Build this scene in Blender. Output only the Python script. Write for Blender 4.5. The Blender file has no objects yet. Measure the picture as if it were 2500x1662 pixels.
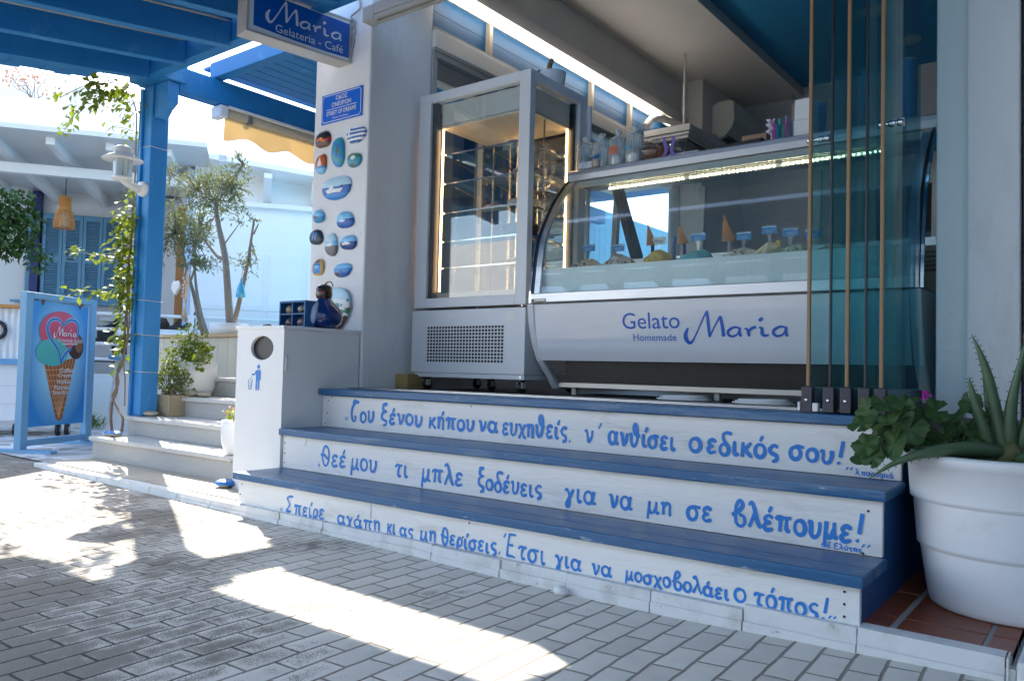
import bpy, bmesh, math, random
from mathutils import Vector, Matrix
R = math.radians
scene = bpy.context.scene
COL = scene.collection

# ------------------------------------------------------------------ camera
cam = bpy.data.cameras.new("camera")
cam.sensor_width = 36.0
cam.lens = 36.0 * 1938.1 / 2500.0
cam.clip_start = 0.05
cam.clip_end = 500
camo = bpy.data.objects.new("camera", cam)
COL.objects.link(camo)
CAM = Vector((3.5817, -2.4021, 0.6891))
yaw, pitch, roll = R(37.498), R(2.198), R(-1.4055)
rot = Matrix.Rotation(yaw, 3, 'Z') @ Matrix.Rotation(pitch, 3, 'X') @ Matrix.Rotation(roll, 3, 'Y')
cr, cf, cu = rot @ Vector((1, 0, 0)), rot @ Vector((0, 1, 0)), rot @ Vector((0, 0, 1))
m = Matrix.Identity(4)
for i in range(3):
    m[i][0], m[i][1], m[i][2], m[i][3] = cr[i], cu[i], -cf[i], CAM[i]
camo.matrix_world = m
scene.camera = camo

# ------------------------------------------------------------------ world, sun, exposure
SUN = Vector((-2.352, 1.145, 2.263)).normalized()
w = bpy.data.worlds.new("World")
scene.world = w
w.use_nodes = True
nt = w.node_tree
bgn = nt.nodes["Background"]
sky = nt.nodes.new("ShaderNodeTexSky")
sky.sky_type = 'NISHITA'
sky.sun_disc = False
sky.sun_elevation = math.asin(SUN.z)
sky.sun_rotation = math.atan2(SUN.x, SUN.y) % (2 * math.pi)
sky.air_density = 1.0
sky.dust_density = 1.2
sky.ozone_density = 1.0
nt.links.new(sky.outputs[0], bgn.inputs[0])
bgn.inputs[1].default_value = 0.15
sl = bpy.data.lights.new("sun", 'SUN')
sl.energy = 3.3
sl.angle = R(0.5)
sl.color = (1.0, 0.94, 0.84)
so = bpy.data.objects.new("sun", sl)
COL.objects.link(so)
so.rotation_euler = SUN.to_track_quat('Z', 'Y').to_euler()
so.location = (-6, 3, 8)
scene.view_settings.view_transform = 'Standard'
scene.view_settings.look = 'None'
scene.view_settings.exposure = 2.08
scene.view_settings.gamma = 1
scene.cycles.max_bounces = 14
scene.cycles.transparent_max_bounces = 40
scene.cycles.diffuse_bounces = 6
scene.cycles.glossy_bounces = 5
scene.cycles.sample_clamp_indirect = 8

# ------------------------------------------------------------------ helpers
rnd = random.Random(7)

def hexc(h):
    h = h.lstrip('#')
    v = [int(h[i:i + 2], 16) / 255 for i in (0, 2, 4)]
    return tuple(c / 12.92 if c <= 0.04045 else ((c + 0.055) / 1.055) ** 2.4 for c in v)

MATS = {}

def mat(name, col, rough=0.5, metal=0.0, var=0.08, vscale=5.0, bump=0.0, bscale=60.0, stretch=(1, 1, 1), emit=0.0, coat=0.0, spec=0.5, col2=None, thr=None, trans=0.0, sss=0.0, transl=0.0, stains=()):
    """procedural painted surface: noise-varied colour, roughness and bump"""
    if name in MATS:
        return MATS[name]
    if isinstance(col, str):
        col = hexc(col)
    m = bpy.data.materials.new(name)
    m.use_nodes = True
    t = m.node_tree
    b = t.nodes["Principled BSDF"]
    tc = t.nodes.new("ShaderNodeTexCoord")
    mp = t.nodes.new("ShaderNodeMapping")
    mp.inputs['Scale'].default_value = stretch
    t.links.new(tc.outputs['Object'], mp.inputs[0])
    n = t.nodes.new("ShaderNodeTexNoise")
    n.inputs['Scale'].default_value = vscale
    n.inputs['Detail'].default_value = 6
    n.inputs['Roughness'].default_value = 0.6
    t.links.new(mp.outputs[0], n.inputs['Vector'])
    mx = t.nodes.new("ShaderNodeMix")
    mx.data_type = 'RGBA'
    if col2 is None:
        a = tuple(max(0, c * (1 - var)) for c in col)
        c2 = tuple(min(1, c * (1 + var)) for c in col)
    else:
        a = col
        c2 = hexc(col2) if isinstance(col2, str) else col2
    mx.inputs[6].default_value = (*a, 1)
    mx.inputs[7].default_value = (*c2, 1)
    if thr:
        rp = t.nodes.new("ShaderNodeMapRange")
        rp.inputs[1].default_value, rp.inputs[2].default_value = thr
        t.links.new(n.outputs[0], rp.inputs[0])
        t.links.new(rp.outputs[0], mx.inputs[0])
    else:
        t.links.new(n.outputs[0], mx.inputs[0])
    colour = mx.outputs[2]
    for sc_, ss_, st_, lo_, hi_, amt_ in stains:
        # worn, dirty or chipped marks with a shape of their own
        mp2 = t.nodes.new("ShaderNodeMapping"); mp2.inputs['Scale'].default_value = st_
        t.links.new(tc.outputs['Object'], mp2.inputs[0])
        ns = t.nodes.new("ShaderNodeTexNoise"); ns.inputs['Scale'].default_value = ss_; ns.inputs['Detail'].default_value = 8; ns.inputs['Roughness'].default_value = 0.68
        t.links.new(mp2.outputs[0], ns.inputs['Vector'])
        rs = t.nodes.new("ShaderNodeMapRange"); rs.inputs[1].default_value = lo_; rs.inputs[2].default_value = hi_; rs.inputs[4].default_value = amt_
        t.links.new(ns.outputs[0], rs.inputs[0])
        m2 = t.nodes.new("ShaderNodeMix"); m2.data_type = 'RGBA'
        t.links.new(rs.outputs[0], m2.inputs[0]); t.links.new(colour, m2.inputs[6])
        m2.inputs[7].default_value = (*(hexc(sc_) if isinstance(sc_, str) else sc_), 1)
        colour = m2.outputs[2]
    t.links.new(colour, b.inputs['Base Color'])
    b.inputs['Metallic'].default_value = metal
    b.inputs['Specular IOR Level'].default_value = spec
    b.inputs['Coat Weight'].default_value = coat
    b.inputs['Transmission Weight'].default_value = trans
    if sss:
        b.inputs['Subsurface Weight'].default_value = sss
        b.inputs['Subsurface Radius'].default_value = (0.01, 0.01, 0.01)
    rr = t.nodes.new("ShaderNodeMapRange")
    rr.inputs[3].default_value = max(0.02, rough * 0.8)
    rr.inputs[4].default_value = min(1, rough * 1.2)
    t.links.new(n.outputs[0], rr.inputs[0])
    t.links.new(rr.outputs[0], b.inputs['Roughness'])
    if bump:
        n2 = t.nodes.new("ShaderNodeTexNoise")
        n2.inputs['Scale'].default_value = bscale
        n2.inputs['Detail'].default_value = 5
        t.links.new(mp.outputs[0], n2.inputs['Vector'])
        bp = t.nodes.new("ShaderNodeBump")
        bp.inputs['Strength'].default_value = bump
        bp.inputs['Distance'].default_value = 0.004
        t.links.new(n2.outputs[0], bp.inputs['Height'])
        t.links.new(bp.outputs[0], b.inputs['Normal'])
    if emit:
        t.links.new(mx.outputs[2], b.inputs['Emission Color'])
        b.inputs['Emission Strength'].default_value = emit
    if transl:
        tl = t.nodes.new("ShaderNodeBsdfTranslucent")
        t.links.new(mx.outputs[2], tl.inputs[0])
        ms = t.nodes.new("ShaderNodeMixShader")
        ms.inputs[0].default_value = transl
        t.links.new(b.outputs[0], ms.inputs[1]); t.links.new(tl.outputs[0], ms.inputs[2])
        t.links.new(ms.outputs[0], t.nodes["Material Output"].inputs[0])
    MATS[name] = m
    return m

def glass(name, tint=(0.9, 0.97, 0.96), refl=0.05, rough=0.0, haze=0.0):
    """thin clear glass: tinted see-through with view-dependent mirror reflection"""
    if name in MATS:
        return MATS[name]
    m = bpy.data.materials.new(name)
    m.use_nodes = True
    t = m.node_tree
    t.nodes.remove(t.nodes["Principled BSDF"])
    out = t.nodes["Material Output"]
    tr = t.nodes.new("ShaderNodeBsdfTransparent")
    tr.inputs[0].default_value = (*tint, 1)
    gl = t.nodes.new("ShaderNodeBsdfGlossy")
    gl.inputs['Roughness'].default_value = rough
    gl.inputs[0].default_value = (1, 1, 1, 1)
    lw = t.nodes.new("ShaderNodeLayerWeight")
    lw.inputs[0].default_value = 0.5
    pw = t.nodes.new("ShaderNodeMath"); pw.operation = 'POWER'; pw.inputs[1].default_value = 4.0
    t.links.new(lw.outputs['Facing'], pw.inputs[0])
    ml = t.nodes.new("ShaderNodeMath"); ml.operation = 'MULTIPLY_ADD'
    ml.inputs[1].default_value = 0.7; ml.inputs[2].default_value = refl
    t.links.new(pw.outputs[0], ml.inputs[0])
    mx = t.nodes.new("ShaderNodeMixShader")
    t.links.new(ml.outputs[0], mx.inputs[0])
    t.links.new(tr.outputs[0], mx.inputs[1])
    t.links.new(gl.outputs[0], mx.inputs[2])
    last = mx
    if haze:  # whitish veil mixed in to stand for hazy reflections
        df = t.nodes.new("ShaderNodeBsdfDiffuse")
        df.inputs[0].default_value = (0.75, 0.85, 0.87, 1)
        m2 = t.nodes.new("ShaderNodeMixShader")
        nz = t.nodes.new("ShaderNodeTexNoise"); nz.inputs['Scale'].default_value = 3.0
        tcn = t.nodes.new("ShaderNodeTexCoord"); mpn = t.nodes.new("ShaderNodeMapping")
        mpn.inputs['Scale'].default_value = (30, 30, 0.6)
        t.links.new(tcn.outputs['Object'], mpn.inputs[0]); t.links.new(mpn.outputs[0], nz.inputs['Vector'])
        mm = t.nodes.new("ShaderNodeMath"); mm.operation = 'MULTIPLY'; mm.inputs[1].default_value = haze * 2
        t.links.new(nz.outputs[0], mm.inputs[0])
        t.links.new(mm.outputs[0], m2.inputs[0])
        t.links.new(mx.outputs[0], m2.inputs[1]); t.links.new(df.outputs[0], m2.inputs[2])
        last = m2
    t.links.new(last.outputs[0], out.inputs[0])
    MATS[name] = m
    return m

def smooth_path(pts, n=6):
    """Catmull-Rom through points (any dimension)"""
    if len(pts) < 3:
        return [tuple(p) for p in pts]
    P = [pts[0]] + list(pts) + [pts[-1]]
    out = []
    for i in range(1, len(P) - 2):
        p0, p1, p2, p3 = P[i - 1], P[i], P[i + 1], P[i + 2]
        for k in range(n):
            t = k / n
            out.append(tuple(0.5 * (2 * b + (c - a) * t + (2 * a - 5 * b + 4 * c - d) * t * t + (3 * b - a - 3 * c + d) * t ** 3)
                             for a, b, c, d in zip(p0, p1, p2, p3)))
    out.append(tuple(pts[-1]))
    return out

WL = {}

class MB:
    def __init__(self, T=None):
        self.v, self.f, self.m, self.s = [], [], [], []
        self.T = T
    def av(self, p):
        p = Vector(p)
        if self.T:
            p = Vector(self.T(p))
        self.v.append(p)
        return len(self.v) - 1
    def af(self, idx, mi=0, smooth=False):
        self.f.append(idx); self.m.append(mi); self.s.append(smooth)
    def poly(self, pts, mi=0, smooth=False):
        self.af([self.av(p) for p in pts], mi, smooth)
    def box(self, x0, x1, y0, y1, z0, z1, mi=0):
        i = [self.av(p) for p in ((x0, y0, z0), (x1, y0, z0), (x1, y1, z0), (x0, y1, z0), (x0, y0, z1), (x1, y0, z1), (x1, y1, z1), (x0, y1, z1))]
        for q in ((0, 3, 2, 1), (4, 5, 6, 7), (0, 1, 5, 4), (1, 2, 6, 5), (2, 3, 7, 6), (3, 0, 4, 7)):
            self.af([i[k] for k in q], mi)
    def hexa(self, lo, hi, mi=0):
        """lo, hi: 4 points each, same winding"""
        i = [self.av(p) for p in list(lo) + list(hi)]
        n = len(lo)
        self.af([i[k] for k in range(n)][::-1], mi)
        self.af([i[n + k] for k in range(n)], mi)
        for k in range(n):
            self.af([i[k], i[(k + 1) % n], i[n + (k + 1) % n], i[n + k]], mi)
    def beam(self, a, b, w, h, up=(0, 0, 1), mi=0):
        a, b = Vector(a), Vector(b)
        d = (b - a).normalized()
        s = d.cross(Vector(up)).normalized() * (w / 2)
        u = s.cross(d).normalized() * (h / 2)
        self.hexa([a - s - u, a + s - u, a + s + u, a - s + u], [b - s - u, b + s - u, b + s + u, b - s + u], mi)
    def prism(self, pts2, lo, hi, axis='x', mi=0, smooth=False):
        """polygon extruded along axis; pts2 in the other two axes (order x,y,z without axis)"""
        def P(q, t):
            return {'x': (t, q[0], q[1]), 'y': (q[0], t, q[1]), 'z': (q[0], q[1], t)}[axis]
        n = len(pts2)
        a = [self.av(P(q, lo)) for q in pts2]
        b = [self.av(P(q, hi)) for q in pts2]
        self.af(a[::-1], mi); self.af(b, mi)
        for k in range(n):
            self.af([a[k], a[(k + 1) % n], b[(k + 1) % n], b[k]], mi, smooth)
    def sheet(self, prof, lo, hi, th, axis='x', mi=0):
        """open profile given thickness and extruded along axis"""
        n = len(prof)
        off = []
        for k in range(n):
            a = Vector(prof[max(0, k - 1)]); b = Vector(prof[min(n - 1, k + 1)])
            d = (b - a).normalized()
            off.append((prof[k][0] - d[1] * -th, prof[k][1] + d[0] * -th))
        self.prism(list(prof) + off[::-1], lo, hi, axis, mi, smooth=False)
    def tube(self, path, r, seg=8, mi=0, cap=True, smooth=True):
        P = [Vector(p[:3]) for p in path]
        n = len(P)
        rr = [(r(k / (n - 1)) if callable(r) else (r[k] if isinstance(r, (list, tuple)) else r)) for k in range(n)]
        prev = None
        rings = []
        for k in range(n):
            d = (P[min(n - 1, k + 1)] - P[max(0, k - 1)])
            d = d.normalized() if d.length > 1e-9 else Vector((0, 0, 1))
            if prev is None:
                s = d.orthogonal().normalized()
            else:
                s = prev - d * prev.dot(d)
                s = s.normalized() if s.length > 1e-6 else d.orthogonal().normalized()
            prev = s
            u = d.cross(s)
            rings.append([self.av(P[k] + (s * math.cos(2 * math.pi * j / seg) + u * math.sin(2 * math.pi * j / seg)) * rr[k]) for j in range(seg)])
        for k in range(n - 1):
            for j in range(seg):
                self.af([rings[k][j], rings[k][(j + 1) % seg], rings[k + 1][(j + 1) % seg], rings[k + 1][j]], mi, smooth)
        if cap:
            self.af(rings[0][::-1], mi); self.af(rings[-1], mi)
    def lathe(self, prof, c=(0, 0, 0), seg=24, mi=0, smooth=True, axis='z', cap=True):
        rings = []
        for r, h in prof:
            ring = []
            for j in range(seg):
                a = 2 * math.pi * j / seg
                q = (r * math.cos(a), r * math.sin(a), h)
                q = {'z': q, 'y': (q[0], q[2], q[1]), 'x': (q[2], q[0], q[1])}[axis]
                ring.append(self.av((c[0] + q[0], c[1] + q[1], c[2] + q[2])))
            rings.append(ring)
        for k in range(len(rings) - 1):
            for j in range(seg):
                self.af([rings[k][j], rings[k][(j + 1) % seg], rings[k + 1][(j + 1) % seg], rings[k + 1][j]], mi, smooth)
        if cap:
            self.af(rings[0][::-1], mi); self.af(rings[-1], mi)
    def ell(self, c, r, seg=16, rings=10, mi=0, noise=0.0, seed=0):
        rg = random.Random(seed)
        ph = [rg.uniform(0, 6.28) for _ in range(6)]
        vs = []
        for i in range(rings + 1):
            th = math.pi * i / rings
            row = []
            for j in range(seg):
                a = 2 * math.pi * j / seg
                k = 1 + noise * (math.sin(3 * a + ph[0]) * math.sin(2 * th + ph[1]) + 0.6 * math.sin(5 * a + ph[2]) * math.sin(4 * th + ph[3]))
                row.append(self.av((c[0] + r[0] * k * math.sin(th) * math.cos(a), c[1] + r[1] * k * math.sin(th) * math.sin(a), c[2] + r[2] * k * math.cos(th))))
            vs.append(row)
        for i in range(rings):
            for j in range(seg):
                self.af([vs[i][j], vs[i + 1][j], vs[i + 1][(j + 1) % seg], vs[i][(j + 1) % seg]], mi, True)
    def ribbon(self, pts, w, O, U, V, lift=0.0, mi=0):
        """flat painted stroke on plane O + a*U + b*V; pts (a,b[,w]); width w"""
        O, U, V = Vector(O), Vector(U), Vector(V)
        N = U.cross(V).normalized()
        n = len(pts)
        L = []
        for k in range(n):
            a, b = pts[max(0, k - 1)], pts[min(n - 1, k + 1)]
            d = U * (b[0] - a[0]) + V * (b[1] - a[1])
            d = d.normalized() if d.length > 1e-9 else U.normalized()
            s = N.cross(d)
            ww = (pts[k][2] if len(pts[k]) > 2 else w) / 2
            c = O + U * pts[k][0] + V * pts[k][1] + N * (lift + 0.0004 * k / n)
            L.append((c, d, s, ww))
        c, d, s, ww = L[0]
        left = [c - d * ww * 0.35 + s * ww * 0.55] + [q[0] + q[2] * q[3] for q in L]
        right = [c - d * ww * 0.35 - s * ww * 0.55] + [q[0] - q[2] * q[3] for q in L]
        c, d, s, ww = L[-1]
        left.append(c + d * ww * 0.35 + s * ww * 0.55); right.append(c + d * ww * 0.35 - s * ww * 0.55)
        li = [self.av(p) for p in left]; ri = [self.av(p) for p in right]
        for k in range(len(li) - 1):
            self.af([ri[k], ri[k + 1], li[k + 1], li[k]], mi)
    def shape(self, pts, O, U, V, lift=0.0, mi=0, th=0.0):
        O, U, V = Vector(O), Vector(U), Vector(V)
        N = U.cross(V).normalized()
        P = [O + U * p[0] + V * p[1] + N * lift for p in pts]
        if th:
            self.hexa([p - N * th for p in P], P, mi)
        else:
            self.poly(P, mi)
    def text(self, body, O, U, V, width=None, height=None, lift=0.0, mi=0, bold=0.0, spacing=1.0):
        """typeset text fitted into width x height (of its ink) on plane O,U,V (unit vectors)"""
        cu = bpy.data.curves.new("t", 'FONT')
        cu.body = body
        cu.size = 1.0
        cu.offset = bold
        cu.space_character = spacing
        cu.resolution_u = 3
        ob = bpy.data.objects.new("t", cu)
        COL.objects.link(ob)
        dg = bpy.context.evaluated_depsgraph_get()
        me = bpy.data.meshes.new_from_object(ob.evaluated_get(dg))
        bpy.data.objects.remove(ob); bpy.data.curves.remove(cu)
        if not me.vertices:
            return
        xs = [v.co.x for v in me.vertices]; ys = [v.co.y for v in me.vertices]
        x0, x1, y0, y1 = min(xs), max(xs), min(ys), max(ys)
        sx = width / (x1 - x0) if width else None
        sy = height / (y1 - y0) if height else None
        sx = sx or sy; sy = sy or sx
        O, U, V = Vector(O), Vector(U), Vector(V)
        N = U.cross(V).normalized()
        base = [self.av(O + U * ((v.co.x - x0) * sx) + V * ((v.co.y - y0) * sy) + N * lift) for v in me.vertices]
        for p in me.polygons:
            self.af([base[i] for i in p.vertices], mi)
        bpy.data.meshes.remove(me)
    def leaf(self, p, d, up, L, W, mi=0, fold=0.25, droop=0.2):
        p, d, up = Vector(p), Vector(d).normalized(), Vector(up)
        s = d.cross(up)
        s = s.normalized() if s.length > 1e-6 else d.orthogonal().normalized()
        u = s.cross(d).normalized()
        a = self.av(p)
        b = self.av(p + d * L * 0.5 + s * W / 2 + u * W * fold)
        c = self.av(p + d * L - u * L * droop)
        e = self.av(p + d * L * 0.5 - s * W / 2 + u * W * fold)
        f = self.av(p + d * L * 0.5)
        self.af([a, b, c, f], mi, False); self.af([a, f, c, e], mi, False)
    def build(self, name, mats, parent=None, loc=None, bevel=0.0, bseg=2, auto=False):
        me = bpy.data.meshes.new(name)
        base = Vector(loc) if loc is not None else (WL[parent.name] if parent else Vector((0, 0, 0)))
        me.from_pydata([tuple(v - base) for v in self.v], [], self.f)
        if not isinstance(mats, (list, tuple)):
            mats = [mats]
        for q in mats:
            me.materials.append(q)
        me.polygons.foreach_set('material_index', self.m)
        me.polygons.foreach_set('use_smooth', self.s)
        me.update()
        ob = bpy.data.objects.new(name, me)
        COL.objects.link(ob)
        if parent:
            ob.parent = parent
            WL[ob.name] = WL[parent.name]
            ob.location = base - WL[parent.name]
        else:
            ob.location = base
            WL[ob.name] = base
        if bevel:
            bm = ob.modifiers.new("bevel", 'BEVEL')
            bm.width = bevel; bm.segments = bseg; bm.limit_method = 'ANGLE'; bm.angle_limit = R(40)
        return ob

def tag(o, label=None, cat=None, group=None, kind=None):
    if label: o['label'] = label
    if cat: o['category'] = cat
    if group: o['group'] = group
    if kind: o['kind'] = kind
    return o

def thing(name, label, cat, loc, group=None):
    o = bpy.data.objects.new(name, None)
    COL.objects.link(o)
    o.location = loc
    o.empty_display_size = 0.1
    WL[o.name] = Vector(loc)
    return tag(o, label, cat, group)

# background facade frame: s along the facade, D metres back from the street corner, z up
E1 = Vector((0.574, 0.819, 0)); NB = Vector((0.819, -0.574, 0))
def BG(s, D, z):
    return (3.5817 - NB.x * D + E1.x * s, -2.4021 - NB.y * D + E1.y * s, z)
BT = lambda p: BG(p[0], p[1], p[2])
X, Y, Z = Vector((1, 0, 0)), Vector((0, 1, 0)), Vector((0, 0, 1))

# ------------------------------------------------------------------ materials
WHITE = mat('white_paint', (0.80, 0.80, 0.79), 0.45, var=0.04, vscale=2.5, bump=0.3, bscale=18, stains=(((0.52, 0.49, 0.44), 2.0, (1, 1, 1), 0.60, 0.72, 0.35), ((0.35, 0.33, 0.30), 14, (1, 1, 0.4), 0.66, 0.72, 0.35)))
WALLW = mat('whitewashed_plaster', (0.80, 0.80, 0.80), 0.75, var=0.06, vscale=1.5, bump=0.8, bscale=22, stains=(((0.60, 0.59, 0.57), 3.0, (1, 1, 0.35), 0.56, 0.70, 0.5), ((0.42, 0.40, 0.38), 22, (1, 1, 0.5), 0.68, 0.73, 0.5)))
RISERW = mat('white_painted_board', (0.82, 0.81, 0.78), 0.5, var=0.05, vscale=3, bump=0.5, bscale=40, stretch=(0.25, 1, 3), stains=(((0.62, 0.60, 0.56), 4.0, (0.6, 1, 2.4), 0.55, 0.66, 0.65), ((0.40, 0.37, 0.33), 16, (0.5, 1, 2), 0.66, 0.70, 0.6)))
TREAD = mat('worn_blue_deck_paint', hexc('#1b5180'), 0.33, vscale=9, col2=hexc('#326a94'), stretch=(0.35, 3, 3), bump=0.45, bscale=30, stains=((hexc('#7f93a8'), 7.0, (0.25, 2.5, 2.5), 0.53, 0.66, 0.55), (hexc('#b9c2c9'), 34, (0.3, 1.5, 1.5), 0.63, 0.67, 0.6), (hexc('#16324f'), 24, (0.5, 2, 2), 0.66, 0.70, 0.7)))
STEPSIDE = mat('deep_blue_paint', hexc('#1d4f86'), 0.45, var=0.15, bump=0.4, stains=((hexc('#6f8aa8'), 12, (1, 1, 1), 0.64, 0.70, 0.5),))
PBLUE = mat('pergola_blue_paint', hexc('#0f66a0'), 0.55, col2=hexc('#1d7dbb'), vscale=4, stretch=(1, 1, 1), bump=0.7, bscale=35, stains=((hexc('#4d9acb'), 5.0, (1, 1, 1), 0.58, 0.70, 0.5), (hexc('#0b3a60'), 16, (1, 1, 1), 0.66, 0.70, 0.5)))
POSTB = mat('post_blue_paint', hexc('#1b74b6'), 0.5, col2=hexc('#2f8ccd'), vscale=3, stretch=(4, 4, 0.6), bump=0.6, bscale=30, stains=((hexc('#6aa9cf'), 9.0, (3, 3, 0.5), 0.60, 0.68, 0.5), (hexc('#b89a6a'), 20, (3, 3, 0.35), 0.69, 0.72, 0.8)))
LETTER = mat('blue_lettering_paint', hexc('#2a80d0'), 0.5, var=0.12, vscale=30)
ALU = mat('brushed_aluminium', (0.62, 0.63, 0.64), 0.32, metal=1.0, var=0.05, stretch=(0.2, 6, 6))
ALUP = mat('grey_coated_aluminium', (0.55, 0.55, 0.54), 0.4, var=0.05)
CHROME = mat('chrome', (0.7, 0.7, 0.72), 0.08, metal=1.0, var=0.03)
BLACK = mat('black_plastic', (0.015, 0.015, 0.017), 0.4, var=0.2)
DARK = mat('dark_recess', (0.02, 0.02, 0.022), 0.8, var=0.2)
GOLD = mat('golden_brown_seal', (0.32, 0.19, 0.09), 0.45, var=0.2, vscale=8, stretch=(1, 1, 0.2))
FRIDGEW = mat('pale_grey_enamel', (0.66, 0.69, 0.72), 0.35, var=0.03)
PANELW = mat('glossy_white_laminate', (0.70, 0.73, 0.78), 0.12, var=0.02, coat=0.5)
POTW = mat('white_plastic_pot', (0.80, 0.80, 0.80), 0.42, var=0.04, vscale=3, bump=0.15, bscale=40, stains=(((0.55, 0.52, 0.47), 5, (1, 1, 1.4), 0.60, 0.74, 0.35), ((0.38, 0.34, 0.30), 30, (1, 1, 2.5), 0.68, 0.72, 0.35)))
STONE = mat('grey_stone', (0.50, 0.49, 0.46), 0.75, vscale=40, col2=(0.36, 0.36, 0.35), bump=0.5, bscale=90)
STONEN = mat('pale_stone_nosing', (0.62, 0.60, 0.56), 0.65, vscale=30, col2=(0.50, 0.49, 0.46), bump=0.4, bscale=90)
GLASS = glass('clear_glass', (0.95, 0.985, 0.98), 0.05)
GLASST = glass('teal_tinted_glass', (0.70, 0.88, 0.90), 0.04, haze=0.02)
GLASSJ = glass('jar_glass', (0.78, 0.81, 0.83), 0.16, haze=0.30)
SOIL = mat('dark_soil', (0.05, 0.035, 0.025), 0.9, var=0.4, vscale=40, bump=0.8, bscale=60)
BARK = mat('olive_bark', (0.24, 0.20, 0.16), 0.85, var=0.3, vscale=25, bump=0.8, bscale=50)
OLIVE = mat('olive_leaf', (0.10, 0.125, 0.04), 0.5, vscale=12, col2=(0.20, 0.22, 0.085), transl=0.35)
VINEL = mat('vine_leaf', (0.11, 0.18, 0.012), 0.45, vscale=14, col2=(0.30, 0.34, 0.03), transl=0.45)
GREEN = mat('dark_green_leaf', (0.035, 0.085, 0.015), 0.5, vscale=18, col2=(0.08, 0.16, 0.03), transl=0.15)
GREEN2 = mat('bright_green_leaf', (0.08, 0.14, 0.02), 0.5, vscale=18, col2=(0.19, 0.25, 0.05), transl=0.35)
RED = mat('red_petal', (0.7, 0.03, 0.02), 0.5)
PINK = mat('magenta_petal', (0.6, 0.03, 0.45), 0.5)
LBLUE = mat('pale_blue_paint', hexc('#6aa5cf'), 0.45, var=0.06)
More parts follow.
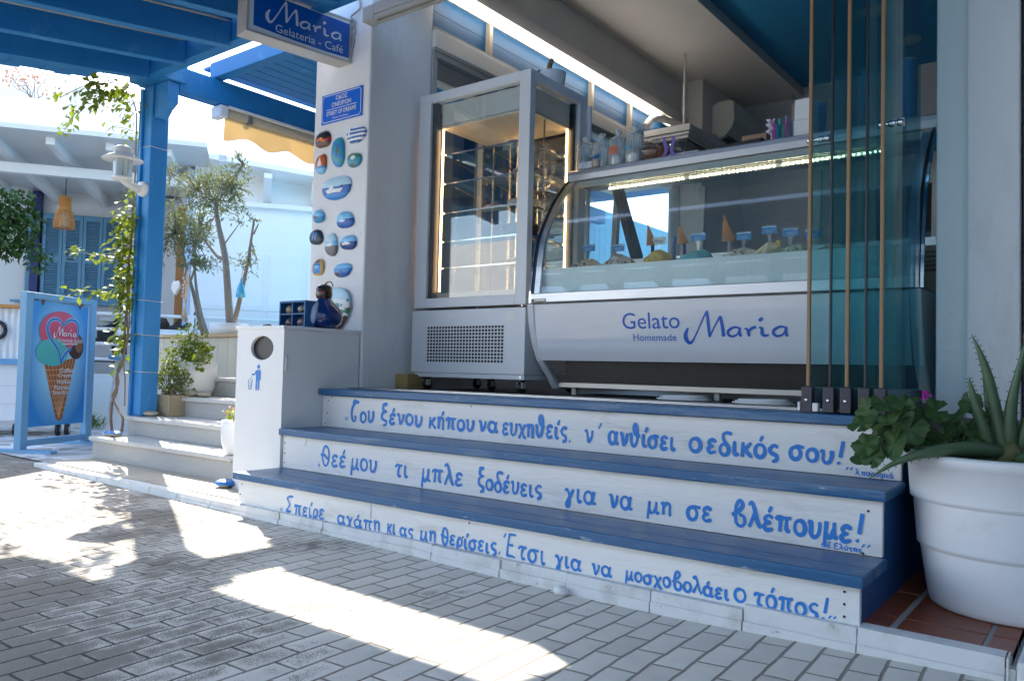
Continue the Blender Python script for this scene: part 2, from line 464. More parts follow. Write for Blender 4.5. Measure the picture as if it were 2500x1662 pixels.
# ------------------------------------------------------------------ street paving
def paving_material():
    m = bpy.data.materials.new('whitewashed_brick_paving')
    m.use_nodes = True
    t = m.node_tree; N = t.nodes.new; Lk = t.links.new
    b = t.nodes["Principled BSDF"]
    tc = N("ShaderNodeTexCoord")
    mp = N("ShaderNodeMapping"); mp.inputs['Rotation'].default_value = (0, 0, R(90 - 3)); Lk(tc.outputs['Object'], mp.inputs[0])
    # gentle warping so that joints are not ruler straight
    nw = N("ShaderNodeTexNoise"); nw.inputs['Scale'].default_value = 3.0; nw.inputs['Detail'].default_value = 3; Lk(tc.outputs['Object'], nw.inputs['Vector'])
    sc = N("ShaderNodeVectorMath"); sc.operation = 'SCALE'; sc.inputs['Scale'].default_value = 0.03; Lk(nw.outputs['Color'], sc.inputs[0])
    ad = N("ShaderNodeVectorMath"); ad.operation = 'ADD'; Lk(mp.outputs[0], ad.inputs[0]); Lk(sc.outputs[0], ad.inputs[1])
    def brick(mort, smooth):
        k = N("ShaderNodeTexBrick")
        k.offset = 0.5
        k.inputs['Scale'].default_value = 1.0
        k.inputs['Brick Width'].default_value = 0.176
        k.inputs['Row Height'].default_value = 0.086
        k.inputs['Mortar Size'].default_value = mort
        k.inputs['Mortar Smooth'].default_value = smooth
        k.inputs['Color1'].default_value = (0, 0, 0, 1); k.inputs['Color2'].default_value = (1, 1, 1, 1)
        k.inputs['Mortar'].default_value = (0.5, 0.5, 0.5, 1)
        Lk(ad.outputs[0], k.inputs['Vector'])
        return k
    joint = brick(0.0052, 0.4)
    edge = brick(0.038, 1.0)        # soft distance to the brick edges
    # wear: low, mid and fine noise, less near the brick edges and near the kerb
    n1 = N("ShaderNodeTexNoise"); n1.inputs['Scale'].default_value = 1.6; n1.inputs['Detail'].default_value = 4; Lk(tc.outputs['Object'], n1.inputs['Vector'])
    n2 = N("ShaderNodeTexNoise"); n2.inputs['Scale'].default_value = 16; n2.inputs['Detail'].default_value = 6; Lk(tc.outputs['Object'], n2.inputs['Vector'])
    n3 = N("ShaderNodeTexNoise"); n3.inputs['Scale'].default_value = 260; n3.inputs['Detail'].default_value = 3; Lk(tc.outputs['Object'], n3.inputs['Vector'])
    sx = N("ShaderNodeSeparateXYZ"); Lk(tc.outputs['Object'], sx.inputs[0])
    def math(op, a, bb, c=None):
        q = N("ShaderNodeMath"); q.operation = op
        for i, v in enumerate((a, bb, c)):
            if v is None: continue
            if isinstance(v, (int, float)): q.inputs[i].default_value = v
            else: Lk(v, q.inputs[i])
        return q.outputs[0]
    def rng(v, a, bb, c=0.0, d=1.0):
        q = N("ShaderNodeMapRange"); q.inputs[1].default_value = a; q.inputs[2].default_value = bb; q.inputs[3].default_value = c; q.inputs[4].default_value = d
        Lk(v, q.inputs[0]); return q.outputs[0]
    # rubbed where people walk: away from the kerb and towards the middle of the street
    walk = math('SUBTRACT', math('MULTIPLY', sx.outputs['X'], -0.32), math('MULTIPLY', sx.outputs['Y'], 0.5))
    walk = rng(walk, -0.50, 0.40, -0.34, 0.33)
    wv = math('ADD', math('MULTIPLY', n1.outputs[0], 1.5), math('MULTIPLY', n2.outputs[0], 0.5))
    wv = math('ADD', wv, walk)
    wv = math('ADD', wv, math('MULTIPLY', math('SUBTRACT', n3.outputs[0], 0.5), 0.9))
    wv = math('SUBTRACT', wv, math('MULTIPLY', edge.outputs['Fac'], 0.16))
    bright = math('MULTIPLY', math('SUBTRACT', joint.outputs['Color'], 0.5), 0.12)
    wv = math('ADD', wv, bright)
    wear = rng(wv, 0.97, 1.16)
    paint = N("ShaderNodeMix"); paint.data_type = 'RGBA'; Lk(math('ADD', math('MULTIPLY', joint.outputs['Color'], 0.55), math('MULTIPLY', n2.outputs[0], 0.55)), paint.inputs[0])
    paint.inputs[6].default_value = (0.60, 0.555, 0.48, 1); paint.inputs[7].default_value = (0.88, 0.82, 0.72, 1)
    worn = N("ShaderNodeMix"); worn.data_type = 'RGBA'; Lk(n3.outputs[0], worn.inputs[0])
    worn.inputs[6].default_value = (0.09, 0.078, 0.06, 1); worn.inputs[7].default_value = (0.42, 0.37, 0.30, 1)
    mx = N("ShaderNodeMix"); mx.data_type = 'RGBA'; Lk(wear, mx.inputs[0]); Lk(paint.outputs[2], mx.inputs[6]); Lk(worn.outputs[2], mx.inputs[7])
    jc = N("ShaderNodeMix"); jc.data_type = 'RGBA'; Lk(rng(wv, 0.80, 1.10), jc.inputs[0])
    jc.inputs[6].default_value = (0.31, 0.27, 0.22, 1); jc.inputs[7].default_value = (0.05, 0.043, 0.037, 1)
    fin = N("ShaderNodeMix"); fin.data_type = 'RGBA'; Lk(joint.outputs['Fac'], fin.inputs[0]); Lk(mx.outputs[2], fin.inputs[6]); Lk(jc.outputs[2], fin.inputs[7])
    Lk(fin.outputs[2], b.inputs['Base Color'])
    b.inputs['Roughness'].default_value = 0.8
    hgt = math('SUBTRACT', math('MULTIPLY', n3.outputs[0], 0.22), math('MULTIPLY', joint.outputs['Fac'], 1.0))
    hgt = math('SUBTRACT', hgt, math('MULTIPLY', edge.outputs['Fac'], 0.25))
    hgt = math('ADD', hgt, math('MULTIPLY', n2.outputs[0], 0.3))
    bp = N("ShaderNodeBump"); bp.inputs['Strength'].default_value = 0.9; bp.inputs['Distance'].default_value = 0.006
    Lk(hgt, bp.inputs['Height']); Lk(bp.outputs[0], b.inputs['Normal'])
    return m

def interp(x, tab):
    if x <= tab[0][0]: return tab[0][1]
    for (a, b), (c, d) in zip(tab, tab[1:]):
        if x <= c: return b + (d - b) * (x - a) / (c - a)
    return tab[-1][1]
GT = [(-2.4, -0.05), (-1, -0.059), (0, -0.067), (1, -0.07), (1.85, -0.088), (2.4, -0.088), (2.85, -0.074), (3.4, -0.058), (4.5, -0.05)]
def gz(x, y):
    k = max(0.0, min(1.0, 1 - (-y) / 1.1))
    return -0.07 + (interp(x, GT) + 0.07) * k

def street():
    mb = MB()
    xs = [-60, -30, -15, -8] + [-6 + 0.3 * i for i in range(41)] + [8, 15, 30, 60]
    ys = [-60, -30, -15, -9, -6] + [-4.5 + 0.25 * i for i in range(19)] + [0.6, 1.5, 3, 6, 12, 30, 60]
    g = [[mb.av((x, y, gz(x, y) if y <= 0.3 else -0.075)) for x in xs] for y in ys]
    for j in range(len(ys) - 1):
        for i in range(len(xs) - 1):
            mb.af([g[j][i], g[j][i + 1], g[j + 1][i + 1], g[j + 1][i]], 0, True)
    o = mb.build('street_paving', paving_material())
    tag(o, kind='structure')
street()

def crazy_paving():
    m = bpy.data.materials.new('white_jointed_crazy_paving')
    m.use_nodes = True
    t = m.node_tree; N = t.nodes.new; Lk = t.links.new
    b = t.nodes["Principled BSDF"]
    tc = N("ShaderNodeTexCoord")
    v = N("ShaderNodeTexVoronoi"); v.feature = 'DISTANCE_TO_EDGE'; v.inputs['Scale'].default_value = 3.4; Lk(tc.outputs['Object'], v.inputs['Vector'])
    v2 = N("ShaderNodeTexVoronoi"); v2.inputs['Scale'].default_value = 3.4; Lk(tc.outputs['Object'], v2.inputs['Vector'])
    r = N("ShaderNodeMapRange"); r.inputs[1].default_value = 0.08; r.inputs[2].default_value = 0.11; Lk(v.outputs[0], r.inputs[0])
    c = N("ShaderNodeMix"); c.data_type = 'RGBA'; Lk(v2.outputs['Color'], c.inputs[0])
    c.inputs[6].default_value = (0.40, 0.36, 0.34, 1); c.inputs[7].default_value = (0.55, 0.50, 0.47, 1)
    f = N("ShaderNodeMix"); f.data_type = 'RGBA'; Lk(r.outputs[0], f.inputs[0]); f.inputs[6].default_value = (0.75, 0.75, 0.74, 1); Lk(c.outputs[2], f.inputs[7])
    Lk(f.outputs[2], b.inputs['Base Color']); b.inputs['Roughness'].default_value = 0.8
    mb = MB()
    mb.poly([(-9, 0.12, -0.046), (-2.37, 0.12, -0.046), (-2.37, 5, -0.046), (-9, 5, -0.046)])
    tag(mb.build('side_pavement', m), kind='structure')
crazy_paving()

TILE = mat('terracotta_tile', hexc('#8a4a30'), 0.4, var=0.25, vscale=6, bump=0.2)
GROUT = mat('grey_grout', (0.36, 0.35, 0.34), 0.9, var=0.1)
KERBW = mat('chipped_white_kerb', (0.78, 0.78, 0.76), 0.7, vscale=9, col2=(0.62, 0.61, 0.58), thr=(0.50, 0.72), bump=1.0, bscale=25, stains=(((0.30, 0.27, 0.23), 18, (1, 1, 1.6), 0.64, 0.69, 0.7),))
PALET = mat('sandy_stone_tile', hexc('#b9b0a0'), 0.7, var=0.1, vscale=10, bump=0.4)

def pavement():
    mb = MB()
    mb.box(-2.36, 3.37, -0.015, 2.2, -0.4, -0.03, 0)
    # front edge of the platform: uneven whitewashed kerb in short lengths
    rg = random.Random(3)
    x = -2.375
    while x < 3.36:
        L = rg.uniform(0.28, 0.36)
        x1 = min(x + L, 3.36)
        d = rg.uniform(-0.004, 0.004); e = rg.uniform(-0.003, 0.003)
        top = -0.018 if x < 2.6 else -0.004
        mb.box(x, x1 - 0.004, -0.026 + d, 0.04, -0.3, top + e - (0.004 if x < 0 else 0), 0)
        mb.box(x, x1 - 0.004, -0.034 + d * 0.5, -0.03 + d, -0.3, -0.052 + e * 2, 0)
        x = x1
    ob = mb.build('pavement', [KERBW], bevel=0.006)
    tag(ob, kind='structure')
    mb = MB()
    # terracotta tiles beside the steps, sandy tiles before the stone stairs
    mb.box(2.4, 3.36, 0.02, 1.2, -0.03, -0.006, 1)
    tx = [2.66, 3.075, 3.30, 3.36]
    for a, b2 in ((2.66, 3.062), (3.080, 3.288), (3.30, 3.36)):
        for c, d in ((0.022, 0.155), (0.168, 0.47), (0.483, 0.79), (0.80, 1.1)):
            mb.box(a, b2, c, d, -0.03, -0.002, 0)
    tag(mb.build('tiled_pavement', [TILE, GROUT], bevel=0.002), kind='structure')
    mb = MB()
    mb.box(-2.36, 0.0, 0.042, 1.3, -0.03, -0.022, 1)
    for i in range(7):
        for j in range(3):
            mb.box(-2.355 + i * 0.34, -2.355 + i * 0.34 + 0.332, 0.044 + j * 0.34, 0.044 + j * 0.34 + 0.332, -0.022, -0.014, 0)
    tag(mb.build('stone_pavement', [PALET, GROUT], bevel=0.002), kind='structure')
    mb = MB()
    mb.box(3.372, 5.2, -0.03, 1.0, -0.3, -0.004, 0)
    tag(mb.build('side_kerb', [KERBW], bevel=0.01), kind='structure')
pavement()

# ------------------------------------------------------------------ hand-painted letters
ELL = lambda cx, cy, rx, ry, a0=90, n=14: [(cx + rx * math.cos(R(a0 + 360 * i / n)), cy + ry * math.sin(R(a0 + 360 * i / n))) for i in range(n + 1)]
ACC = [(0.36, 1.22), (0.52, 1.58)]
GL = {
 'α': (0.95, [ELL(0.36, 0.5, 0.34, 0.48, 40), [(0.80, 1.0), (0.68, 0.5), (0.74, 0.08), (0.95, 0.1)]]),
 'ο': (0.75, [ELL(0.35, 0.48, 0.34, 0.48)]),
 'ν': (0.75, [[(0.0, 0.92), (0.14, 0.98), (0.22, 0.6), (0.32, 0.0)], [(0.32, 0.0), (0.58, 0.45), (0.66, 1.0)]]),
 'υ': (0.78, [[(0.0, 0.85), (0.1, 1.0), (0.13, 0.6), (0.12, 0.25), (0.3, 0.0), (0.55, 0.15), (0.68, 0.6), (0.68, 1.0)]]),
 'τ': (0.72, [[(0.0, 0.78), (0.15, 0.98), (0.45, 0.95), (0.72, 0.98)], [(0.42, 0.93), (0.3, 0.4), (0.38, 0.05), (0.6, 0.1)]]),
 'Τ': (1.05, [[(0.2, 1.7), (0.42, 1.98), (0.7, 1.86), (1.0, 1.82)], [(0.62, 1.84), (0.2, 1.4), (0.06, 0.7), (0.22, 0.08), (0.48, 0.02), (0.6, 0.35), (0.45, 0.5)]]),
 'ξ': (0.72, [[(0.1, 1.72), (0.3, 1.84), (0.62, 1.86)], [(0.6, 1.85), (0.2, 1.65), (0.18, 1.3), (0.42, 1.15), (0.58, 1.15)], [(0.4, 1.15), (0.1, 0.9), (0.06, 0.5), (0.3, 0.3), (0.55, 0.2), (0.52, -0.12), (0.25, -0.2)]]),
 'ε': (0.68, [[(0.6, 0.85), (0.36, 1.0), (0.1, 0.8), (0.22, 0.55), (0.45, 0.52)], [(0.3, 0.53), (0.04, 0.28), (0.22, 0.0), (0.6, 0.12)]]),
 'κ': (0.74, [[(0.1, 1.0), (0.05, 0.0)], [(0.66, 1.0), (0.35, 0.65), (0.12, 0.5)], [(0.16, 0.52), (0.42, 0.3), (0.7, 0.0)]]),
 'η': (0.75, [[(0.0, 0.85), (0.12, 1.0), (0.12, 0.0)], [(0.12, 0.65), (0.36, 1.0), (0.58, 0.85), (0.58, 0.3), (0.6, -0.08)]]),
 'π': (1.0, [[(0.0, 0.78), (0.16, 0.97), (0.55, 0.94), (0.98, 0.98)], [(0.3, 0.94), (0.22, 0.0)], [(0.7, 0.94), (0.66, 0.2), (0.86, 0.04)]]),
 'χ': (0.75, [[(0.0, 0.92), (0.14, 0.95), (0.4, 0.3), (0.62, -0.18), (0.76, -0.15)], [(0.7, 1.0), (0.36, 0.4), (0.04, -0.25)]]),
 'θ': (0.85, [ELL(0.4, 0.8, 0.33, 0.85), [(-0.12, 0.82), (0.1, 0.95), (0.4, 0.75), (0.6, 0.7)]]),
 'ϑ': (0.95, [[(-0.02, 0.9), (0.1, 0.98), (0.12, 0.35), (0.35, 0.0), (0.62, 0.3), (0.72, 1.0), (0.64, 1.7), (0.45, 1.85), (0.36, 1.45), (0.55, 1.0), (0.9, 0.85)]]),
 'ι': (0.42, [[(0.12, 1.0), (0.1, 0.25), (0.22, 0.0), (0.38, 0.12)]]),
 'ς': (0.66, [[(0.6, 0.88), (0.36, 1.0), (0.08, 0.72), (0.2, 0.42), (0.5, 0.28), (0.52, -0.05), (0.25, -0.18)]]),
 'σ': (0.92, [ELL(0.36, 0.46, 0.34, 0.46), [(0.36, 0.94), (0.6, 0.98), (0.92, 0.94)]]),
 'δ': (0.78, [ELL(0.36, 0.42, 0.32, 0.42), [(0.62, 0.66), (0.3, 1.2), (0.28, 1.55), (0.5, 1.72), (0.85, 1.66)]]),
 'Θ': (1.05, [ELL(0.55, 0.95, 0.36, 0.95), [(0.0, 0.95), (0.18, 1.1), (0.5, 0.95), (0.72, 0.72), (0.84, 0.8)]]),
 'μ': (0.82, [[(0.12, 1.0), (0.0, -0.5)], [(0.1, 0.35), (0.22, 0.02), (0.45, 0.15), (0.6, 0.6)], [(0.62, 1.0), (0.6, 0.2), (0.8, 0.05)]]),
 'λ': (0.82, [[(0.0, 1.5), (0.18, 1.72), (0.36, 1.3), (0.6, 0.4), (0.82, 0.02)], [(0.42, 1.05), (0.02, 0.0)]]),
 'γ': (0.74, [[(0.0, 0.85), (0.14, 1.0), (0.36, 0.4), (0.34, -0.35), (0.18, -0.5), (0.12, -0.2), (0.4, 0.4), (0.66, 1.0)]]),
 'β': (0.98, [[(0.0, 0.75), (0.3, 1.0), (0.62, 1.3), (0.72, 1.65), (0.5, 1.85), (0.28, 1.5), (0.22, 0.8), (0.28, 0.2), (0.6, 0.0), (0.86, 0.25), (0.82, 0.7), (0.5, 0.85)]]),
 'Σ': (1.15, [[(1.05, 1.85), (0.6, 1.82), (0.18, 1.6)], [(0.18, 1.6), (0.4, 1.2), (0.62, 0.9)], [(0.62, 0.9), (0.35, 0.45), (0.06, 0.06)], [(0.06, 0.06), (0.4, 0.04), (0.8, 0.12)]]),
 'ρ': (0.72, [[(0.1, -0.3), (0.08, 0.4), (0.2, 0.9), (0.45, 1.0), (0.62, 0.65), (0.48, 0.15), (0.14, 0.18)]]),
 'Ε': (1.0, [[(0.3, 1.85), (0.16, 0.9), (0.1, 0.0)], [(0.28, 1.82), (0.9, 1.85)], [(0.16, 0.95), (0.65, 0.95)], [(0.1, 0.02), (0.5, 0.05), (0.85, 0.0)]]),
 '!': (0.5, [[(0.42, 1.75), (0.24, 0.55)], [(0.1, 0.12), (0.16, 0.02)]]),
 '.': (0.25, [[(0.08, 0.06), (0.14, 0.0)]]),
 ',': (0.3, [[(0.14, 0.08), (0.02, -0.28)]]),
 "'": (0.5, [[(0.4, 1.6), (0.22, 1.15)]]),
 '„': (0.45, [[(0.0, 0.3), (0.1, -0.25)], [(0.25, 0.35), (0.32, -0.2)]]),
 '”': (0.6, [[(0.2, 0.45), (0.05, 0.0)], [(0.5, 0.5), (0.36, 0.05)]]),
 'Ο': (0.9, [ELL(0.42, 0.6, 0.38, 0.6)]),
}
for k, b in (('έ', 'ε'), ('ή', 'η'), ('ί', 'ι'), ('ό', 'ο'), ('ά', 'α'), ('ύ', 'υ')):
    w0, s0 = GL[b]
    dx = {'ι': -0.05, 'η': 0.1}.get(b, 0.0)
    GL[k] = (w0, s0 + [[(x + dx, y) for x, y in ACC]])

def paint_word(mb, word, x0, x1, zb, zx, y, stroke, seed, slope=0.0):
    """word between x0 and x1, baseline zb, x-height top zx on the riser plane y"""
    rg = random.Random(seed)
    gap = 0.20
    adv = [GL[c][0] + gap if c in GL else 0.5 for c in word]
    tot = sum(adv) - gap
    sx = (x1 - x0) / tot
    sz = zx - zb
    cx = 0.0
    n = 0
    for c, a in zip(word, adv):
        if c in GL:
            jit = rg.uniform(-0.06, 0.06); sc = rg.uniform(0.94, 1.06)
            for st in GL[c][1]:
                pts = [(x0 + (cx + px) * sx, zb + (pz * sc + jit) * sz + slope * (cx * sx)) for px, pz in st]
                sm = smooth_path(pts, 5)
                ph = rg.uniform(0, 6.28)
                L = len(sm)
                sm = [(p[0], p[1], stroke * 0.94 * (1 + 0.18 * math.sin(ph + 5 * i / L)) * (0.9 if i in (0, L - 1) else 1)) for i, p in enumerate(sm)]
                n += 1
                mb.ribbon(sm, stroke, (0, y, 0), X, Z, lift=0.0012 + 0.0002 * (n % 9), mi=0)
        cx += a

# ------------------------------------------------------------------ the painted steps
steps = thing('painted_steps', 'blue and white painted steps with hand lettered Greek sayings on their risers', 'steps', (0.0, 0.0, -0.02))
W = 2.996
PRIMER = mat('grey_touched_up_paint', (0.66, 0.67, 0.66), 0.6, var=0.08)
def riser(y, z0, z1, lines, small, nails, cracks, seed):
    mb = MB()
    mb.box(0.0, W, y, y + 0.02, z0, z1, 0)
    r = mb.build('riser', [RISERW], steps, bevel=0.002)
    mb = MB()
    for i, (wd, a, b, zb, zx, st) in enumerate(lines):
        paint_word(mb, wd, a, b, zb, zx, y, st, seed + i)
    for i, (wd, a, b, zb, zx, st) in enumerate(small):
        paint_word(mb, wd, a, b, zb, zx, y, st, seed + 50 + i)
    mb.build('lettering', [LETTER], r)
    mb = MB()
    for x, z in nails:
        mb.lathe([(0.004, y - 0.0015), (0.0035, y - 0.0025)], (x, 0, z), 10, 0, axis='y')
    for (xa, za, xb, zb) in cracks:
        pts = smooth_path([(xa, za), ((xa + xb) / 2 + 0.003, (za + zb) / 2), (xb, zb)], 4)
        mb.ribbon(pts, 0.0022, (0, y, 0), X, Z, lift=0.0008)
    mb.build('nail_marks', [DARK], r)
    return r
riser(0.523, 0.352, 0.526, [
    ('„', 0.198, 0.218, 0.405, 0.435, 0.006), ('Του', 0.244, 0.424, 0.397, 0.452, 0.016), ('ξένου', 0.482, 0.780, 0.400, 0.453, 0.0165),
    ('κήπου', 0.828, 1.122, 0.397, 0.449, 0.0165), ('να', 1.152, 1.268, 0.398, 0.448, 0.016), ('ευχηϑείς', 1.296, 1.655, 0.395, 0.447, 0.015),
    (',', 1.666, 1.676, 0.392, 0.42, 0.007), ('ν', 1.748, 1.790, 0.393, 0.443, 0.013), ("'", 1.80, 1.836, 0.393, 0.443, 0.010),
    ('ανϑίσει', 1.866, 2.170, 0.391, 0.442, 0.0155), ('ο', 2.234, 2.282, 0.394, 0.446, 0.017), ('εδικός', 2.308, 2.584, 0.390, 0.442, 0.0155),
    ('σου!', 2.626, 2.815, 0.393, 0.438, 0.015), ('”', 2.818, 2.846, 0.374, 0.392, 0.006)],
    [('λ.παροιμιά', 2.852, 2.972, 0.360, 0.372, 0.0042)],
    [(0.03, 0.372), (0.045, 0.43), (0.05, 0.50), (2.95, 0.39), (1.1, 0.515)], [(0.07, 0.522, 0.085, 0.516)], 11)
riser(0.264, 0.142, 0.314, [
    ('„', 0.298, 0.318, 0.182, 0.212, 0.006), ('Θεέ', 0.318, 0.512, 0.186, 0.240, 0.0135), ('μου', 0.552, 0.735, 0.184, 0.238, 0.0135),
    ('τι', 0.862, 0.945, 0.180, 0.234, 0.013), ('μπλε', 1.036, 1.284, 0.177, 0.231, 0.0135), ('ξοδέυεις', 1.372, 1.708, 0.177, 0.224, 0.013),
    ('για', 1.824, 1.965, 0.179, 0.227, 0.0135), ('να', 2.026, 2.125, 0.178, 0.226, 0.013), ('μη', 2.190, 2.288, 0.180, 0.222, 0.0125),
    ('σε', 2.348, 2.441, 0.176, 0.222, 0.014), ('βλέπουμε!', 2.516, 2.942, 0.178, 0.226, 0.0145), ('”', 2.934, 2.966, 0.166, 0.186, 0.006)],
    [('Οδ.Ελύτης', 2.815, 2.936, 0.149, 0.159, 0.0042)],
    [(0.018, 0.17), (0.018, 0.22), (0.018, 0.275), (2.94, 0.147), (2.955, 0.28)], [(0.198, 0.312, 0.19, 0.272)], 31)
riser(0.0, -0.018, 0.108, [
    ('„', 0.352, 0.378, -0.006, 0.022, 0.005), ('Σπείρε', 0.394, 0.678, -0.012, 0.030, 0.0105), ('αγάπη', 0.772, 1.050, -0.014, 0.022, 0.010),
    ('κι', 1.094, 1.142, -0.016, 0.026, 0.0095), ('ας', 1.170, 1.246, -0.012, 0.022, 0.0095), ('μη', 1.288, 1.378, -0.012, 0.026, 0.0100),
    ('θερίσεις', 1.408, 1.690, -0.010, 0.028, 0.0105), (',', 1.700, 1.716, 0.0, 0.03, 0.006), ("'", 1.712, 1.738, 0.02, 0.055, 0.008), ('Ετσι', 1.736, 1.916, -0.010, 0.036, 0.0105),
    ('για', 1.962, 2.072, -0.008, 0.030, 0.010), ('να', 2.116, 2.195, -0.008, 0.026, 0.0095), ('μοσχοβολάει', 2.250, 2.614, -0.004, 0.026, 0.0095),
    ('ο', 2.632, 2.668, -0.004, 0.036, 0.010), ('τόπος!', 2.694, 2.912, -0.004, 0.034, 0.010), ('”', 2.910, 2.936, 0.002, 0.018, 0.005)],
    [], [(2.955, 0.085), (2.955, 0.05), (2.955, 0.015), (0.02, 0.03), (1.55, 0.09), (1.52, 0.03), (0.03, 0.08)], [(0.985, 0.108, 0.988, 0.03)], 61)
for (y0, z, ov, x0, x1) in ((0.0, 0.142, 0.032, -0.012, W + 0.016), (0.264, 0.352, 0.030, -0.006, W + 0.016), (0.523, 0.565, 0.030, -0.02, W + 0.02)):
    mb = MB()
    back = {0.0: 0.264, 0.264: 0.523, 0.523: 0.80}[y0]
    f = y0 - ov
    mb.box(x0, x1, f, f + 0.118, z - 0.036, z, 0)
    mb.box(x0, x1, f + 0.120, back, z - 0.036, z - 0.001, 0)
    mb.build('tread', [TREAD], steps, bevel=0.006, bseg=3)
mb = MB()
mb.prism([(0.004, -0.03), (1.1, -0.03), (1.1, 0.528), (0.527, 0.528), (0.527, 0.315), (0.268, 0.315), (0.268, 0.105), (0.004, 0.105)], W - 0.018, W - 0.001, 'x')
mb.build('side_panel', [STEPSIDE], steps)
mb = MB()
mb.prism([(0.024, -0.03), (1.1, -0.03), (1.1, 0.528), (0.55, 0.528), (0.55, 0.315), (0.29, 0.315), (0.29, 0.105), (0.024, 0.105)], 0.001, 0.02, 'x')
mb.build('side_panel', [WHITE], steps)

# ------------------------------------------------------------------ litter bin
lb = thing('litter_bin', 'tall white wooden bin cabinet with a round opening and blue litter symbol', 'bin', (-0.2, 0.5, -0.02))
mb = MB()
bx0, bx1, by0, by1, bz1 = -0.436, -0.006, 0.25, 0.785, 0.885
hc, hr, hrx = (-0.200, 0.783), 0.067, 0.104
ring = [(hc[0] + hrx * math.cos(2 * math.pi * i / 32), hc[1] + hr * math.sin(2 * math.pi * i / 32)) for i in range(32)]
sq = []
for i in range(32):
    a = 2 * math.pi * i / 32
    c, s = math.cos(a), math.sin(a)
    tx = ((bx1 - hc[0]) if c > 0 else (bx0 - hc[0])) / c if abs(c) > 1e-6 else 9
    tz = ((bz1 - hc[1]) if s > 0 else (-0.02 - hc[1])) / s if abs(s) > 1e-6 else 9
    t = min(tx, tz); sq.append((hc[0] + c * t, hc[1] + s * t))
def P3(q, y): return (q[0], y, q[1])
fr = [mb.av(P3(q, by0)) for q in ring]; fo = [mb.av(P3(q, by0)) for q in sq]; bk = [mb.av(P3(q, by0 + 0.018)) for q in ring]
for i in range(32):
    j = (i + 1) % 32
    mb.af([fr[i], fo[i], fo[j], fr[j]], 0); mb.af([fr[j], bk[j], bk[i], fr[i]], 0)
for cx, cz, ang in ((bx1, bz1, 0), (bx0, bz1, 1), (bx0, -0.02, 2), (bx1, -0.02, 3)):
    best = sorted(range(32), key=lambda i: (sq[i][0] - cx) ** 2 + (sq[i][1] - cz) ** 2)[:6]
    on = [i for i in best]
    # fill the corner between the last point on each edge
    e1 = [i for i in range(32) if abs(sq[i][0] - cx) < 1e-6]; e2 = [i for i in range(32) if abs(sq[i][1] - cz) < 1e-6]
    a = min(e1, key=lambda i: abs(sq[i][1] - cz)); b = min(e2, key=lambda i: abs(sq[i][0] - cx))
    mb.af([fo[a], mb.av((cx, by0, cz)), fo[b]], 0)
mb.box(bx0, bx0 + 0.016, by0 + 0.001, by1, -0.02, bz1, 0)
mb.box(bx1 - 0.016, bx1, by0 + 0.001, by1, -0.02, bz1 - 0.001, 0)
mb.box(bx0 + 0.016, bx1 - 0.016, by1 - 0.016, by1, -0.02, bz1, 0)
mb.build('body', [WHITE], lb)
mb = MB(); mb.box(bx0 - 0.008, bx1 + 0.006, by0 - 0.008, by1 + 0.006, bz1, bz1 + 0.020, 0)
mb.build('top', [WHITE], lb, bevel=0.002)
BAG = mat('black_bin_liner', (0.035, 0.033, 0.033), 0.45, var=0.3, vscale=20, bump=0.6, bscale=20)
mb = MB(); mb.box(bx0 + 0.03, bx1 - 0.03, by0 + 0.022, by0 + 0.4, 0.05, 0.86, 0)
mb.build('liner', [BAG], lb)
for zc in (0.70, 0.27):
    mb = MB(); mb.tube([(bx1 + 0.003, by0 + 0.018, zc - 0.045), (bx1 + 0.003, by0 + 0.018, zc + 0.045)], 0.005, 8); mb.build('hinge', [FRIDGEW], lb)
# pictogram
mb = MB(); O = (-0.318, by0, 0.548); s = 0.00131; sv = 0.00088
def px(pts): return [((u - 148) * s, (785 - v) * sv) for u, v in pts]
lift = 0.0015
mb.shape([((220 - 148) * s + 0.0125 * math.cos(i * math.pi / 8), (785 - 637) * sv + 0.0125 * math.sin(i * math.pi / 8)) for i in range(16)], O, X, Z, lift)
mb.shape(px([(203, 785), (203, 660), (232, 655), (237, 665), (237, 720), (230, 720), (228, 785), (219, 785), (217, 725), (214, 725), (213, 785)][::-1])[::-1], O, X, Z, lift)
mb.ribbon(px([(208, 662), (195, 685), (176, 688)]), 0.010, O, X, Z, lift + 0.0004)
mb.ribbon(px([(150, 722), (155, 782), (170, 782), (177, 722)]), 0.0055, O, X, Z, lift)
for q in ((162, 735), (160, 760), (167, 748), (166, 712), (171, 702), (161, 718)):
    mb.ribbon(px([q, (q[0] + 3, q[1] + 4)]), 0.005, O, X, Z, lift)
mb.build('pictogram', [LETTER], lb)
# ------------------------------------------------------------------ the shop building
shop = thing('shop_building', 'whitewashed ice cream shop with open front, grey ceiling and windowed side wall', 'building', (1.5, 3.0, 0.0))
CEILG = mat('warm_white_ceiling', (0.78, 0.74, 0.68), 0.8, var=0.04)
CEILB = mat('petrol_blue_ceiling', hexc('#2b93c4'), 0.75, var=0.06)
FLOORM = mat('dull_grey_floor', hexc('#6d6660'), 0.35, var=0.1, vscale=3)
FRAMEG = mat('grey_window_frame', (0.42, 0.42, 0.40), 0.45, var=0.06)
SHUT = mat('dark_grey_shutter', (0.16, 0.165, 0.16), 0.5, var=0.06)
PALEW = mat('pale_interior_wall', (0.68, 0.68, 0.66), 0.8, var=0.04)
def part(name, boxes, mats, parent, bevel=0.0):
    mb = MB()
    for b in boxes:
        mb.box(*b)
    return mb.build(name, mats, parent, bevel=bevel)
part('pillar', [(-0.515, 0.0, 0.80, 1.33, -0.02, 4.2)], WALLW, shop, 0.012)
part('stone_block', [(0.002, 0.11, 1.08, 1.30, 0.565, 0.655)], mat('sandstone_block', hexc('#a08a58'), 0.8, var=0.15, vscale=20, bump=0.5), shop, 0.003)
